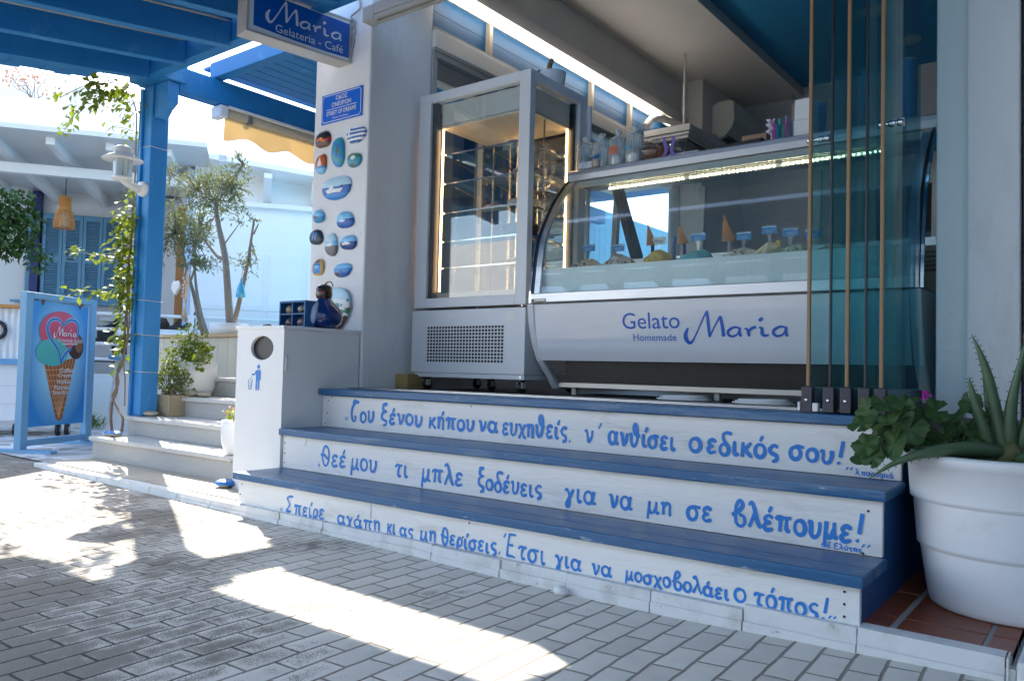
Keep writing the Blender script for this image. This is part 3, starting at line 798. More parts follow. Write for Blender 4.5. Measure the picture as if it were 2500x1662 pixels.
part('floor', [(-0.10, 3.6, 0.80, 6.3, 0.30, 0.562)], FLOORM, shop)
part('door_track', [(0.0, 2.66, 0.70, 0.76, 0.566, 0.570), (0.0, 2.66, 0.79, 0.83, 0.566, 0.572)], ALU, shop)
# folding glass door head rail
part('head_rail', [(0.10, 3.2, 0.72, 0.80, 2.765, 2.835), (0.10, 3.2, 0.722, 0.745, 2.738, 2.763), (0.10, 3.2, 0.770, 0.797, 2.738, 2.763), (0.003, 0.10, 0.72, 0.798, 2.74, 2.83)], [FRAMEG], shop, 0.003)
part('front_wall', [(-0.515, 3.6, 0.82, 1.02, 3.1, 4.6), (3.6, 8.0, 0.95, 1.2, -0.02, 4.6)], WALLW, shop)
# side wall beams and soffits
part('wall_beam', [(-0.12, 0.0, 1.33, 6.1, 3.235, 3.69)], PALEW, shop)
part('window_lintel', [(-0.12, 0.03, 1.33, 5.0, 2.80, 2.915)], CEILG, shop, 0.004)
part('lamp_ledge', [(-0.10, 0.10, 1.33, 5.0, 3.205, 3.30)], CEILG, shop, 0.004)
part('dado_wall', [(-0.12, 0.0, 1.33, 6.1, 0.3, 1.10), (-0.12, 0.0, 5.02, 6.1, 1.10, 3.235)], WALLW, shop)
part('column', [(0.0, 0.24, 5.02, 6.1, 0.56, 3.69)], CEILG, shop, 0.006)
part('ceiling', [(-0.1, 0.90, 1.02, 6.1, 3.69, 3.79), (-0.1, 3.6, 1.02, 6.2, 3.80, 3.9)], [CEILG], shop)
part('blue_ceiling', [(0.905, 3.45, 1.03, 6.08, 3.785, 3.798)], CEILB, shop)
part('back_wall', [(-0.1, 3.6, 6.1, 6.25, 0.3, 3.79)], PALEW, shop)
part('right_wall', [(3.45, 3.6, 1.2, 6.1, 0.3, 3.79)], mat('blue_interior_wall', hexc('#2a5f86'), 0.7, var=0.06), shop)
part('right_pillar', [(3.03, 3.15, 0.93, 1.28, 0.3, 3.9), (3.14, 3.305, 0.87, 1.28, -0.02, 3.9)], WALLW, shop, 0.008)
part('right_pillar_foot', [(3.0, 3.15, 0.95, 1.2, -0.02, 0.3)], STEPSIDE, shop)
part('dark_wood_panel', [(3.31, 3.8, 0.90, 0.94, -0.02, 3.6)], mat('dark_door', (0.05, 0.05, 0.05), 0.6, var=0.3, vscale=20, bump=0.4), shop)
part('roof', [(-0.6, 8.0, 0.8, 7.0, 4.6, 4.75)], WALLW, shop)
# transom window and sliding window with roller shutter box
tw = part('transom_window', [(-0.05, 0.012, 1.33, 5.0, 2.915, 2.94), (-0.05, 0.012, 1.33, 5.0, 3.18, 3.205)], FRAMEG, shop)
for y in (1.90, 3.28, 3.95): part('mullion', [(-0.03, 0.014, y, y + 0.035, 2.94, 3.18)], mat('beige_mullion', (0.45, 0.38, 0.28), 0.6), tw)
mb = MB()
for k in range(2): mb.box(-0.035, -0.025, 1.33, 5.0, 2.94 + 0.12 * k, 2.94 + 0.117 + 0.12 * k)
mb.build('reflection_boards', [mat('painted_ceiling_reflection', hexc('#0b4f78'), 0.5, var=0.1, stretch=(2, 0.4, 4))], tw)  # blue ceiling's reflection in the transom painted on as boards
sw = part('sliding_window', [(-0.08, 0.02, 1.33, 5.0, 2.782, 2.80), (-0.08, 0.012, 1.33, 5.0, 2.762, 2.778), (-0.08, 0.016, 1.33, 5.0, 2.742, 2.758), (-0.08, 0.01, 5.0, 5.02, 1.1, 2.80),
      (-0.08, 0.012, 1.33, 1.37, 1.1, 2.742), (-0.08, 0.012, 1.33, 5.0, 1.1, 1.15), (-0.06, 0.0, 3.05, 3.10, 1.15, 2.742)], FRAMEG, shop)
part('shutter_box', [(-0.07, 0.006, 1.37, 2.02, 2.60, 2.715)], SHUT, sw)
part('blind_rail', [(-0.07, 0.004, 1.37, 5.0, 2.585, 2.598), (-0.07, 0.004, 2.03, 5.0, 2.66, 2.675)], mat('ivory_rail', (0.7, 0.65, 0.55), 0.5), sw)
mb = MB(); mb.box(-0.045, -0.039, 1.37, 5.0, 1.15, 2.742); mb.build('pane', [GLASS], sw)
# shelving and dark kitchen things at the back, seen through the counter glass
part('doorway', [(1.55, 1.62, 6.05, 6.098, 0.56, 2.6), (2.35, 2.42, 6.05, 6.098, 0.56, 2.6), (1.55, 2.42, 6.05, 6.098, 2.6, 2.68)], CEILG, shop)
part('dark_doorway_sheet', [(1.62, 2.35, 6.08, 6.099, 0.56, 2.6)], mat('painted_room_dimness', (0.04, 0.045, 0.055), 0.8, var=0.3), shop)  # flat dark sheet; the back room's dimness is put into its colour

bk = thing('back_counter', 'long pale work counter along the back wall of the shop', 'counter', (1.6, 5.7, 0.562))
part('cabinet', [(0.5, 3.4, 5.45, 6.05, 0.562, 1.42)], mat('pale_cabinet', (0.5, 0.52, 0.53), 0.5), bk, 0.004)
part('worktop', [(0.48, 3.42, 5.42, 6.06, 1.42, 1.46)], SHUT, bk, 0.004)
cm = thing('coffee_machine', 'dark coffee machine on the back counter seen dimly through the glass', 'coffee machine', (2.3, 5.7, 1.46))
part('body', [(1.95, 2.75, 5.5, 5.95, 1.56, 2.05)], mat('smoky_steel', (0.09, 0.095, 0.1), 0.35, metal=0.6), cm, 0.02)
part('base', [(1.97, 2.73, 5.46, 5.95, 1.46, 1.54)], BLACK, cm, 0.01)
part('group_head', [(2.1, 2.2, 5.40, 5.5, 1.72, 1.80), (2.45, 2.55, 5.40, 5.5, 1.72, 1.80)], CHROME, cm, 0.01)

# fluorescent tube above the side window
ft = thing('fluorescent_lamp', 'long lit fluorescent tube above the side window', 'lamp', (0.08, 3.0, 3.2))
part('batten', [(0.035, 0.085, 1.42, 4.72, 3.175, 3.204)], WHITE, ft, 0.004)
mb = MB(); mb.tube([(0.085, 1.40, 3.150), (0.085, 4.60, 3.150)], 0.030, 12)
mb.build('tube', [mat('lit_tube', (1.0, 0.93, 0.86), 0.5, var=0.0, emit=1.8)], ft)

# ceiling down lights
for i, (x, y) in enumerate(((2.07, 5.385), (2.081, 4.607))):
    t = thing('ceiling_light', ('round pale ceiling light on the blue ceiling, the one nearer the back wall', 'round pale ceiling light on the blue ceiling, the one nearer the street')[i], 'lamp', (x, y, 3.785), 'round lights on the blue ceiling')
    mb = MB(); mb.lathe([(0.10, 3.784), (0.095, 3.765), (0.0, 3.762)], (x, y, 0), 24, 0); mb.build('disc', [mat('cream_disc', (0.75, 0.66, 0.5), 0.5)], t)

# wall-mounted white box, pipes, air conditioner
hb = thing('wall_box', 'white cassette box fixed on the end of the side window below the lamp', 'box', (0.24, 4.5, 2.86))
mb = MB()
mb.box(0.02, 0.49, 4.2, 4.98, 2.915, 2.975); mb.box(0.035, 0.475, 4.215, 4.98, 2.885, 2.912); mb.box(0.05, 0.46, 4.23, 4.98, 2.855, 2.882)
mb.build('housing', [CEILG], hb, bevel=0.004)
part('inner_rim', [(0.07, 0.44, 4.25, 4.96, 2.835, 2.853)], BLACK, hb)
pp_ = thing('pipe_conduit', 'white conduit pipe bending along the wall above the white box', 'pipe', (0.1, 4.8, 3.1))
mb = MB(); mb.tube(smooth_path([(0.04, 4.2, 3.02), (0.08, 4.3, 3.12), (0.12, 4.6, 3.15), (0.26, 5.0, 3.12), (0.28, 5.35, 3.14), (0.25, 5.6, 3.2)], 6), 0.035, 10); mb.build('pipe', [CEILG], pp_)
mb = MB(); mb.tube([(0.36, 4.35, 2.98), (0.36, 4.35, 3.69)], 0.013, 8); mb.build('hanging_rod', [CEILG], pp_)
ac = thing('air_conditioner', 'white wall air conditioner hung beside the column on the side wall', 'air conditioner', (0.36, 5.6, 3.1))
prof = [(0.0, 3.20), (0.0, 3.56), (0.06, 3.59), (0.17, 3.59), (0.215, 3.57), (0.225, 3.38), (0.20, 3.30), (0.13, 3.225), (0.06, 3.20)]
mb = MB(); mb.prism([(0.245 + a * 1.08, b - 0.09) for a, b in prof], 5.24, 6.04, 'y'); mb.build('body', [mat('ivory_plastic', (0.66, 0.66, 0.60), 0.4, var=0.03)], ac, bevel=0.006)
part('air_slot', [(0.33, 0.41, 5.30, 5.98, 3.112, 3.145)], BLACK, ac)

# ------------------------------------------------------------------ folded glass door leaves
leafx = [2.687, 2.762, 2.820, 2.880, 2.932]
names = ['leftmost folded glass door leaf with golden brown edge seal and a steel knob', 'folded glass door leaf with dark edge, second from the left', 'middle folded glass door leaf with golden brown edge seal',
         'folded glass door leaf with dark edge, second from the right', 'rightmost folded glass door leaf with golden brown seal and a steel knob']
DSEAL = mat('black_rubber_seal', (0.02, 0.022, 0.03), 0.4)
RAIL = mat('teal_grey_rail', (0.20, 0.28, 0.31), 0.35, var=0.05)
FOOT = mat('dark_violet_end_cap', (0.055, 0.05, 0.065), 0.45, var=0.1)
for i, x in enumerate(leafx):
    t = thing('glass_door_leaf', names[i], 'glass door', (x, 0.8, 0.566), 'folded glass door leaves stacked at the right of the shop front')
    y1 = 1.145
    part('pane', [(x - 0.005, x + 0.005, 0.535, y1, 0.655, 2.80)], GLASST, t)
    part('bottom_rail', [(x - 0.016, x + 0.016, 0.545, y1, 0.578, 0.656)], RAIL, t, 0.002)
    part('end_cap', [(x - 0.019, x + 0.019, 0.505, 0.544, 0.570, 0.660)], FOOT, t, 0.003)
    mb = MB(); mb.lathe([(0.006, 0.505), (0.006, 0.5015), (0.003, 0.501)], (x, 0, 0.612), 12, axis='y'); mb.build('bolt', [CHROME], t)
    if i % 2 == 0:
        part('edge_seal', [(x - 0.0065, x + 0.0065, 0.520, 0.534, 0.661, 2.80)], GOLD, t, 0.003)
    else:
        part('edge_seal', [(x - 0.0045, x + 0.0045, 0.524, 0.534, 0.661, 2.80)], DSEAL, t, 0.002)
    if i in (0, 4):
        z = 1.568 if i == 0 else 1.585
        mb = MB(); mb.lathe([(0.0, x - 0.026), (0.012, x - 0.026), (0.013, x - 0.008), (0.009, x - 0.006), (0.009, x + 0.010), (0.014, x + 0.012), (0.014, x + 0.034), (0.009, x + 0.036), (0.014, x + 0.038), (0.014, x + 0.060), (0.0, x + 0.060)], (0, 0.57, z), 16, axis='x', cap=False)
        mb.build('knob', [CHROME], t)
    if i == 0:
        part('white_catch', [(x + 0.022, x + 0.042, 0.50, 0.525, 0.572, 0.602), (x - 0.030, x - 0.021, 0.50, 0.525, 0.574, 0.604)], WHITE, t, 0.003)

# ------------------------------------------------------------------ pergolas
K = 0.145
def zr(y, z0): return z0 + K * (y - 0.64)
pg = thing('street_pergola', 'bright blue wooden pergola over the street on a blue post', 'pergola', (-2.32, 0.7, 0.28))
bxs = [-2.11, -1.62, -1.08, -0.55, 0.0, 0.55, 1.1, 1.65, 2.2, 2.75, 3.3, 3.85, 4.4, 4.95]  # rafters at the far right are out of view, added to dim the shop
for x in bxs:
    mb = MB()
    y0, y1 = -2.3, 0.518
    zt, zb2 = 2.955, 2.79
    mb.hexa([(x - 0.035, y0, zr(y0, zb2)), (x + 0.035, y0, zr(y0, zb2)), (x + 0.035, y0, zr(y0, zt)), (x - 0.035, y0, zr(y0, zt))],
            [(x - 0.035, y1, zr(y1, zb2)), (x + 0.035, y1, zr(y1, zb2)), (x + 0.035, y1, zr(y1, zt)), (x - 0.035, y1, zr(y1, zt))])
    mb.build('rafter', [PBLUE], pg, bevel=0.004)
    mb = MB(); mb.tube([(x + 0.042, y0, zr(y0, zt) - 0.006), (x + 0.042, y1 - 0.02, zr(y1, zt) - 0.006)], 0.006, 6); mb.build('cable', [mat('beige_line', (0.55, 0.50, 0.42), 0.6)], pg)  # thin beige tube along the top edge of each rafter
mb = MB(); rg = random.Random(5)
y = -2.35
while y < 0.44:
    wd = 0.118
    xe = -2.93 + rg.uniform(-0.03, 0.03)
    z0, z1 = zr(y, 2.96), zr(y + wd, 2.96)
    y2 = min(y + wd, 0.47)
    mb.hexa([(xe, y, z0), (5.15, y, z0), (5.15, y, z0 + 0.022), (xe, y, z0 + 0.022)], [(xe, y2, z1), (5.15, y2, z1), (5.15, y2, z1 + 0.022), (xe, y2, z1 + 0.022)])
    y += wd + 0.004
mb.build('roof_boards', [PBLUE], pg)
part('cross_beam', [(-2.39, 5.15, 0.52, 0.605, 2.802, 2.955)], PBLUE, pg, 0.005)
part('added_post_cap', [(-2.42, -2.03, 0.61, 0.79, 2.803, 2.956), (-2.42, -2.03, 0.612, 0.79, 2.958, 2.982)], PBLUE, pg, 0.004)  # cap plates added to stop sun passing beside the post
mb = MB(); mb.box(-2.40, 5.15, 0.474, 0.608, 2.958, 2.98); mb.build('edge_board', [PBLUE], pg)
part('post', [(-2.385, -2.25, 0.64, 0.775, 0.283, 2.80)], POSTB, pg, 0.006)
part('post_face_board', [(-2.39, -2.36, 0.618, 0.638, 0.283, 2.78)], POSTB, pg, 0.003)
mb = MB()
mb.prism([(-2.245, 2.80), (-2.245, 2.55), (-2.215, 2.545), (-2.15, 2.60), (-2.068, 2.64), (-2.068, 2.80)], 0.655, 0.745, 'y'); mb.build('bracket', [POSTB], pg, bevel=0.004)
mb = MB(); mb.tube([(-2.40, 0.625, 2.79), (-2.402, 0.625, 1.2), (-2.402, 0.632, 0.7)], 0.006, 6); mb.build('cable', [POSTB], pg)
for zz in (2.33, 1.16, 0.90, 0.62):
    mb = MB(); q = 0.006
    c = [(-2.385 - q, 0.64 - q, zz), (-2.25 + q, 0.64 - q, zz - 0.006), (-2.25 + q, 0.775 + q, zz - 0.012), (-2.385 - q, 0.775 + q, zz), (-2.385 - q, 0.64 - q, zz)]
    mb.tube(c, 0.0028, 5); mb.build('tie_wire', [mat('pale_wire', (0.6, 0.6, 0.58), 0.5)], pg)

sp = thing('side_pergola', 'blue boarded pergola roof along the side of the shop behind the sign', 'pergola', (-1.0, 3.0, 2.75))
part('long_beam', [(-2.18, -2.06, 0.748, 7.0, 2.745, 2.93)], PBLUE, sp, 0.005)
for y in (1.03, 2.45, 3.9, 5.3):
    part('cross_beam', [(-2.13, -0.13, y, y + 0.09, 2.935, 3.06)], PBLUE, sp, 0.004)
mb = MB(); rg = random.Random(9)
x = -2.33
while x < -0.16:
    mb.box(x, x + 0.118, 1.095 + rg.uniform(-0.012, 0.012), 7.0, 3.064, 3.086); x += 0.126
mb.build('roof_boards', [PBLUE], sp)
mb = MB(); mb.box(-2.34, -0.1, 1.12, 7.0, 3.09, 3.10); mb.build('roof_felt', [SHUT], sp)
part('wall_plate', [(-0.13, -0.121, 1.33, 6.1, 2.93, 3.06)], PBLUE, sp)
mb = MB(); mb.beam((-1.35, 1.55, 3.06), (-1.33, 1.60, 2.98), 0.01, 0.02); mb.build('hook', [WHITE], sp)

# cream awning rolled below the long beam
aw = thing('awning', 'rolled cream awning with wavy valance under the blue beam', 'awning', (-2.12, 2.0, 2.5))
CREAM = mat('cream_canvas', hexc('#e8d3a8'), 0.8, var=0.06, vscale=3, bump=0.3, bscale=15, transl=0.5)
mb = MB(); mb.tube([(-2.12, 1.16, 2.70), (-2.12, 4.6, 2.70)], 0.040, 12); mb.build('roller', [mat('grey_beige_canvas_roll', hexc('#a89f8c'), 0.7)], aw)
part('awning_rail', [(-2.19, -2.05, 1.16, 4.6, 2.728, 2.744)], FRIDGEW, aw)
mb = MB(); n = 160
for i in range(n):
    a, b2 = 1.165 + 3.4 * i / n, 1.165 + 3.4 * (i + 1) / n
    def wv(y): return -2.118 + 0.012 * math.sin(9 * y) + 0.006 * math.sin(23 * y)
    def wb(y): return 2.505 - 0.028 * math.cos(2 * math.pi * (y - 1.165) / 0.42)
    lo = [(wv(a), a, wb(a)), (wv(b2), b2, wb(b2)), (wv(b2) + 0.004, b2, wb(b2)), (wv(a) + 0.004, a, wb(a))]
    hi = [(-2.118, a, 2.67), (-2.118, b2, 2.67), (-2.114, b2, 2.67), (-2.114, a, 2.67)]
    mb.hexa(lo, hi)
mb.build('valance', [CREAM], aw)
part('end_bracket', [(-2.19, -2.05, 1.085, 1.155, 2.64, 2.74)], FRIDGEW, aw, 0.012)
part('clamp', [(-2.165, -2.075, 1.36, 1.40, 2.655, 2.742)], SHUT, aw, 0.004)
part('orange_strap', [(-2.168, -2.072, 1.355, 1.405, 2.735, 2.7435)], mat('orange_plastic', (0.8, 0.3, 0.05), 0.5), aw)

bw = thing('blue_screen', 'blue boarded screen wall outside, seen through the side window of the shop', 'wall', (-2.25, 5.0, 0.57))
mb = MB(); y = 2.25
while y < 13.5:
    mb.box(-2.27, -2.25, y, y + 0.14, 0.57, 3.0); y += 0.145
mb.build('boards', [mat('light_blue_boards', hexc('#5fa8d2'), 0.6, var=0.08, stretch=(2, 2, 0.4))], bw)
mb = MB(); mb.beam((-2.24, 6.3, 0.8), (-2.24, 9.2, 2.6), 0.03, 0.07); mb.beam((-2.24, 9.2, 0.8), (-2.24, 6.9, 2.2), 0.03, 0.07)
mb.build('brace', [mat('cream_brace', (0.65, 0.6, 0.48), 0.6)], bw)

# ------------------------------------------------------------------ hanging box sign
hs = thing('hanging_sign', 'blue and silver box sign reading Maria Gelateria Café on the white pillar', 'sign', (-0.25, 0.46, 2.55))
P0 = Vector((-0.286, 0.131, 2.553)); P1 = Vector((-0.170, 0.792, 2.553))
U = (P1 - P0).normalized(); Nn = U.cross(Z).normalized()
SL = (P1 - P0).length; SH = 0.272; ST = 0.125
T_ = lambda p: P0 + U * p[0] + Nn * p[1] + Z * p[2]
mb = MB(T_)
mb.box(0, SL, -ST, -0.012, 0, SH)
mb.box(0, SL, -0.012, 0, 0, 0.012); mb.box(0, SL, -0.012, 0, SH - 0.012, SH); mb.box(0, 0.012, -0.012, 0, 0.012, SH - 0.012); mb.box(SL - 0.012, SL, -0.012, 0, 0.012, SH - 0.012)
mb.build('frame', [mat('dull_silver_frame', (0.50, 0.47, 0.43), 0.4, metal=0.3, var=0.08)], hs, bevel=0.002)
mb = MB(T_); mb.box(0.012, SL - 0.012, -0.011, -0.007, 0.012, SH - 0.012); mb.build('backlit_border', [mat('milky_acrylic', (0.80, 0.81, 0.80), 0.25)], hs)
SIGNB = mat('sign_blue_film', hexc('#0c58ae'), 0.25, var=0.05)
mb = MB(T_)
mb.poly([(0.042, -0.0055, 0.044), (0.30, -0.0055, 0.030), (0.50, -0.0055, 0.026), (SL - 0.014, -0.0055, 0.030), (SL - 0.014, -0.0055, SH - 0.03), (0.042, -0.0055, SH - 0.022)])
pnl = mb.build('panel', [SIGNB], hs)
MARIA = [
 [(1318, 458, 14), (1292, 505, 32), (1295, 545, 36), (1318, 572, 26), (1350, 555, 16), (1400, 475, 11), (1450, 385, 13), (1484, 333, 17)],
 [(1484, 333, 18), (1489, 420, 26), (1494, 527, 20)], [(1494, 527, 14), (1545, 440, 12), (1590, 376, 20)], [(1592, 376, 22), (1602, 440, 26), (1608, 522, 28)],
 [(1745, 465, 12), (1700, 458, 18), (1655, 478, 22), (1645, 505, 22), (1672, 525, 18), (1715, 512, 14), (1745, 470, 14)], [(1742, 462, 16), (1736, 500, 22), (1747, 525, 18)],
 [(1778, 470, 10), (1800, 475, 20), (1810, 522, 22)], [(1808, 495, 12), (1830, 470, 20), (1865, 458, 22)],
 [(1892, 462, 12), (1912, 470, 22), (1912, 508, 26), (1935, 522, 20), (1960, 515, 12)], [(1896, 412, 26), (1918, 397, 26)],
 [(2097, 465, 12), (2052, 458, 18), (2007, 478, 22), (1997, 505, 22), (2024, 525, 18), (2067, 512, 14), (2097, 470, 14)], [(2094, 462, 16), (2088, 500, 22), (2099, 525, 18)]]
def maria(mb, O, U, V, width, height, lift=0.001, mi=0, wk=1.0):
    kx, ky = width / 825, height / 245
    for i, st in enumerate(MARIA):
        pts = [((u - 1280) * kx, (578 - v) * ky, w_ * (kx + ky) / 2 * wk) for u, v, w_ in smooth_path(st, 5)]
        mb.ribbon(pts, 0, O, U, V, lift + 0.00015 * i, mi)
SILV = mat('silver_letter_film', (0.62, 0.66, 0.70), 0.35, var=0.05)
mb = MB()
maria(mb, P0 + U * 0.115 + Z * 0.088 + Nn * -0.0055, U, Z, 0.485, 0.150)
mb.text('Gelateria - Café', P0 + U * 0.175 + Z * 0.046 + Nn * -0.0055, U, Z, width=0.44, height=0.047, lift=0.001)
mb.build('lettering', [SILV], pnl)
mb = MB()
mb.beam((-0.235, 0.70, 2.70), (-0.20, 0.80, 2.70), 0.05, 0.04); mb.build('wall_bracket', [WHITE], hs)
mb = MB(); mb.tube(smooth_path([(-0.17, 0.79, 2.62), (-0.15, 0.79, 2.70), (-0.19, 0.785, 2.76), (-0.14, 0.79, 2.80), (-0.17, 0.78, 2.84), (-0.10, 0.79, 2.88), (-0.12, 0.79, 2.96)], 5), 0.007, 6)
mb.tube(smooth_path([(-0.16, 0.79, 2.60), (-0.175, 0.79, 2.68), (-0.14, 0.79, 2.74), (-0.17, 0.79, 2.82)], 5), 0.005, 6)
mb.build('wiring', [mat('grey_cable', (0.42, 0.40, 0.38), 0.6)], hs)

# ------------------------------------------------------------------ street name plate
sn = thing('street_sign', 'blue enamel street name plate on the pillar in Greek and English', 'sign', (-0.247, 0.80, 2.3))
PLB = mat('street_sign_blue', hexc('#1668d6'), 0.3, var=0.03)
part('plate', [(-0.436, -0.058, 0.792, 0.798, 2.212, 2.398)], PLB, sn, 0.001)
mb = MB(); O = Vector((-0.436, 0.792, 2.212)); Wp, Hp = 0.378, 0.186
c, e = 0.010, 0.024
loop = [(e, c), (Wp - e, c), (Wp - c, e), (Wp - c, Hp - e), (Wp - e, Hp - c), (e, Hp - c), (c, Hp - e), (c, e), (e, c)]
for a, b2 in zip(loop, loop[1:]): mb.ribbon([a, b2], 0.004, O, X, Z, 0.0012)
mb.text('ΟΔΟΣ', O + X * 0.135 + Z * 0.138, X, Z, width=0.108, height=0.028, lift=0.0012, bold=0.012)
mb.text('ΟΝΕΙΡΩΝ', O + X * 0.098 + Z * 0.098, X, Z, width=0.180, height=0.028, lift=0.0012, bold=0.012)
mb.ribbon([(0.05, 0.086), (0.33, 0.086)], 0.0035, O, X, Z, 0.0012)
mb.text('STREET OF DREAMS', O + X * 0.050 + Z * 0.048, X, Z, width=0.275, height=0.027, lift=0.0012, bold=0.012)
mb.text('Μάνος Χατζιδάκις', O + X * 0.108 + Z * 0.022, X, Z, width=0.148, height=0.013, lift=0.0012, bold=0.01)
mb.build('lettering', [mat('white_enamel', (0.82, 0.83, 0.84), 0.35)], sn)
# ------------------------------------------------------------------ cake display fridge
fr = thing('cake_fridge', 'tall grey glass cake display fridge with warm light strips on black castors', 'fridge', (0.49, 1.47, 0.563))
fx0, fx1, fy0, fy1 = 0.058, 0.930, 1.17, 1.775
part('base_cabinet', [(fx0 - 0.008, fx1 + 0.004, fy0 - 0.004, fy1, 0.668, 1.050)], FRIDGEW, fr, 0.004)
part('kick_plate', [(fx0 + 0.02, fx1 - 0.002, fy0 + 0.004, fy1 - 0.01, 0.640, 0.667)], FRIDGEW, fr, 0.002)
part('frame', [(fx0, fx0 + 0.098, fy0, fy0 + 0.05, 1.066, 2.41), (fx1 - 0.078, fx1, fy0, fy0 + 0.05, 1.066, 2.41), (fx0 + 0.098, fx1 - 0.078, fy0, fy0 + 0.05, 1.066, 1.124), (fx0 + 0.098, fx1 - 0.078, fy0, fy0 + 0.05, 2.352, 2.41),
    (fx1 - 0.05, fx1, fy0 + 0.05, fy1 - 0.085, 2.352, 2.41), (fx1 - 0.05, fx1, fy0 + 0.05, fy1 - 0.085, 1.066, 1.124), (fx1 - 0.05, fx1, fy1 - 0.085, fy1, 1.066, 2.41),
    (fx0, fx0 + 0.05, fy0 + 0.05, fy1 - 0.05, 2.352, 2.41), (fx0, fx0 + 0.05, fy0 + 0.05, fy1 - 0.05, 1.066, 1.124), (fx0, fx0 + 0.05, fy1 - 0.05, fy1, 1.066, 2.41), (fx0 + 0.05, fx1 - 0.05, fy1 - 0.05, fy1, 2.352, 2.41), (fx0 + 0.05, fx1 - 0.05, fy1 - 0.05, fy1, 1.066, 1.124)], FRIDGEW, fr, 0.003)
part('door_edge', [(fx1 - 0.002, fx1 + 0.022, fy1 + 0.002, fy1 + 0.02, 1.0, 2.36)], FRIDGEW, fr, 0.002)
FG = glass('fridge_glass', (0.92, 0.95, 0.95), 0.085)
mb = MB()
mb.box(fx0 + 0.098, fx1 - 0.078, fy0 + 0.012, fy0 + 0.018, 1.124, 2.352)
mb.build('front_pane', [FG], fr)
part('side_pane', [(fx1 - 0.022, fx1 - 0.016, fy0 + 0.05, fy1 - 0.085, 1.124, 2.352)], FG, fr)
part('side_pane', [(fx0 + 0.016, fx0 + 0.022, fy0 + 0.05, fy1 - 0.05, 1.124, 2.352)], glass('smoky_side_glass', (0.55, 0.50, 0.46), 0.18), fr)
part('back_pane', [(fx0 + 0.05, fx1 - 0.05, fy1 - 0.03, fy1 - 0.024, 1.124, 2.352)], glass('smoky_back_glass', (0.42, 0.36, 0.33), 0.18), fr)
part('gasket', [(fx0 + 0.098, fx0 + 0.106, fy0 + 0.02, fy0 + 0.045, 1.124, 2.352), (fx0 + 0.125, fx0 + 0.135, fy0 + 0.02, fy0 + 0.06, 1.124, 2.352), (fx1 - 0.075, fx1 - 0.03, fy1 - 0.112, fy1 - 0.086, 1.124, 2.352)], BLACK, fr)
part('top_box', [(fx0 + 0.14, fx1 - 0.06, fy0 + 0.06, fy1 - 0.06, 2.215, 2.35)], mat('pale_liner', (0.72, 0.73, 0.70), 0.5), fr, 0.004)
part('inner_ceiling', [(fx0 + 0.14, fx1 - 0.06, fy0 + 0.06, fy1 - 0.06, 2.195, 2.21)], mat('creamy_liner', (0.75, 0.66, 0.55), 0.6), fr)
part('inner_floor', [(fx0 + 0.06, fx1 - 0.06, fy0 + 0.06, fy1 - 0.06, 1.126, 1.16)], mat('grey_liner', (0.35, 0.36, 0.37), 0.5), fr)
LEDW = mat('warm_light_strip', (1.0, 0.58, 0.26), 0.5, var=0.0, emit=6.5)
for (x, y, z0, z1) in ((fx0 + 0.150, fy0 + 0.066, 1.17, 2.19), (0.49, fy1 - 0.066, 1.17, 2.19), (fx1 - 0.066, fy1 - 0.125, 1.17, 2.19)):
    mb = MB(); mb.tube([(x, y, z0), (x, y, z1)], 0.0055, 8); mb.build('light_strip', [LEDW], fr)
STEEL = mat('shelf_steel', (0.6, 0.58, 0.55), 0.2, metal=1.0)
for (x, y) in ((0.44, fy1 - 0.075), (0.54, fy1 - 0.075), (fx1 - 0.075, 1.42), (0.24, 1.70)):
    mb = MB(); mb.tube([(x, y, 1.16), (x, y, 2.195)], 0.006, 6); mb.build('shelf_post', [STEEL], fr)
SHG = glass('shelf_glass', (0.86, 0.95, 0.93), 0.08)
SHZ = [2.035, 1.85, 1.665, 1.485, 1.32]
for z in SHZ:
    mb = MB(); mb.box(0.20, 0.86, 1.25, 1.70, z - 0.006, z); sh = mb.build('shelf', [SHG], fr)
    part('shelf_rail', [(0.20, 0.86, 1.246, 1.250, z - 0.007, z + 0.002), (0.855, 0.860, 1.25, 1.69, z - 0.018, z - 0.008), (0.835, 0.838, 1.25, 1.69, z - 0.024, z - 0.018)], STEEL, sh)
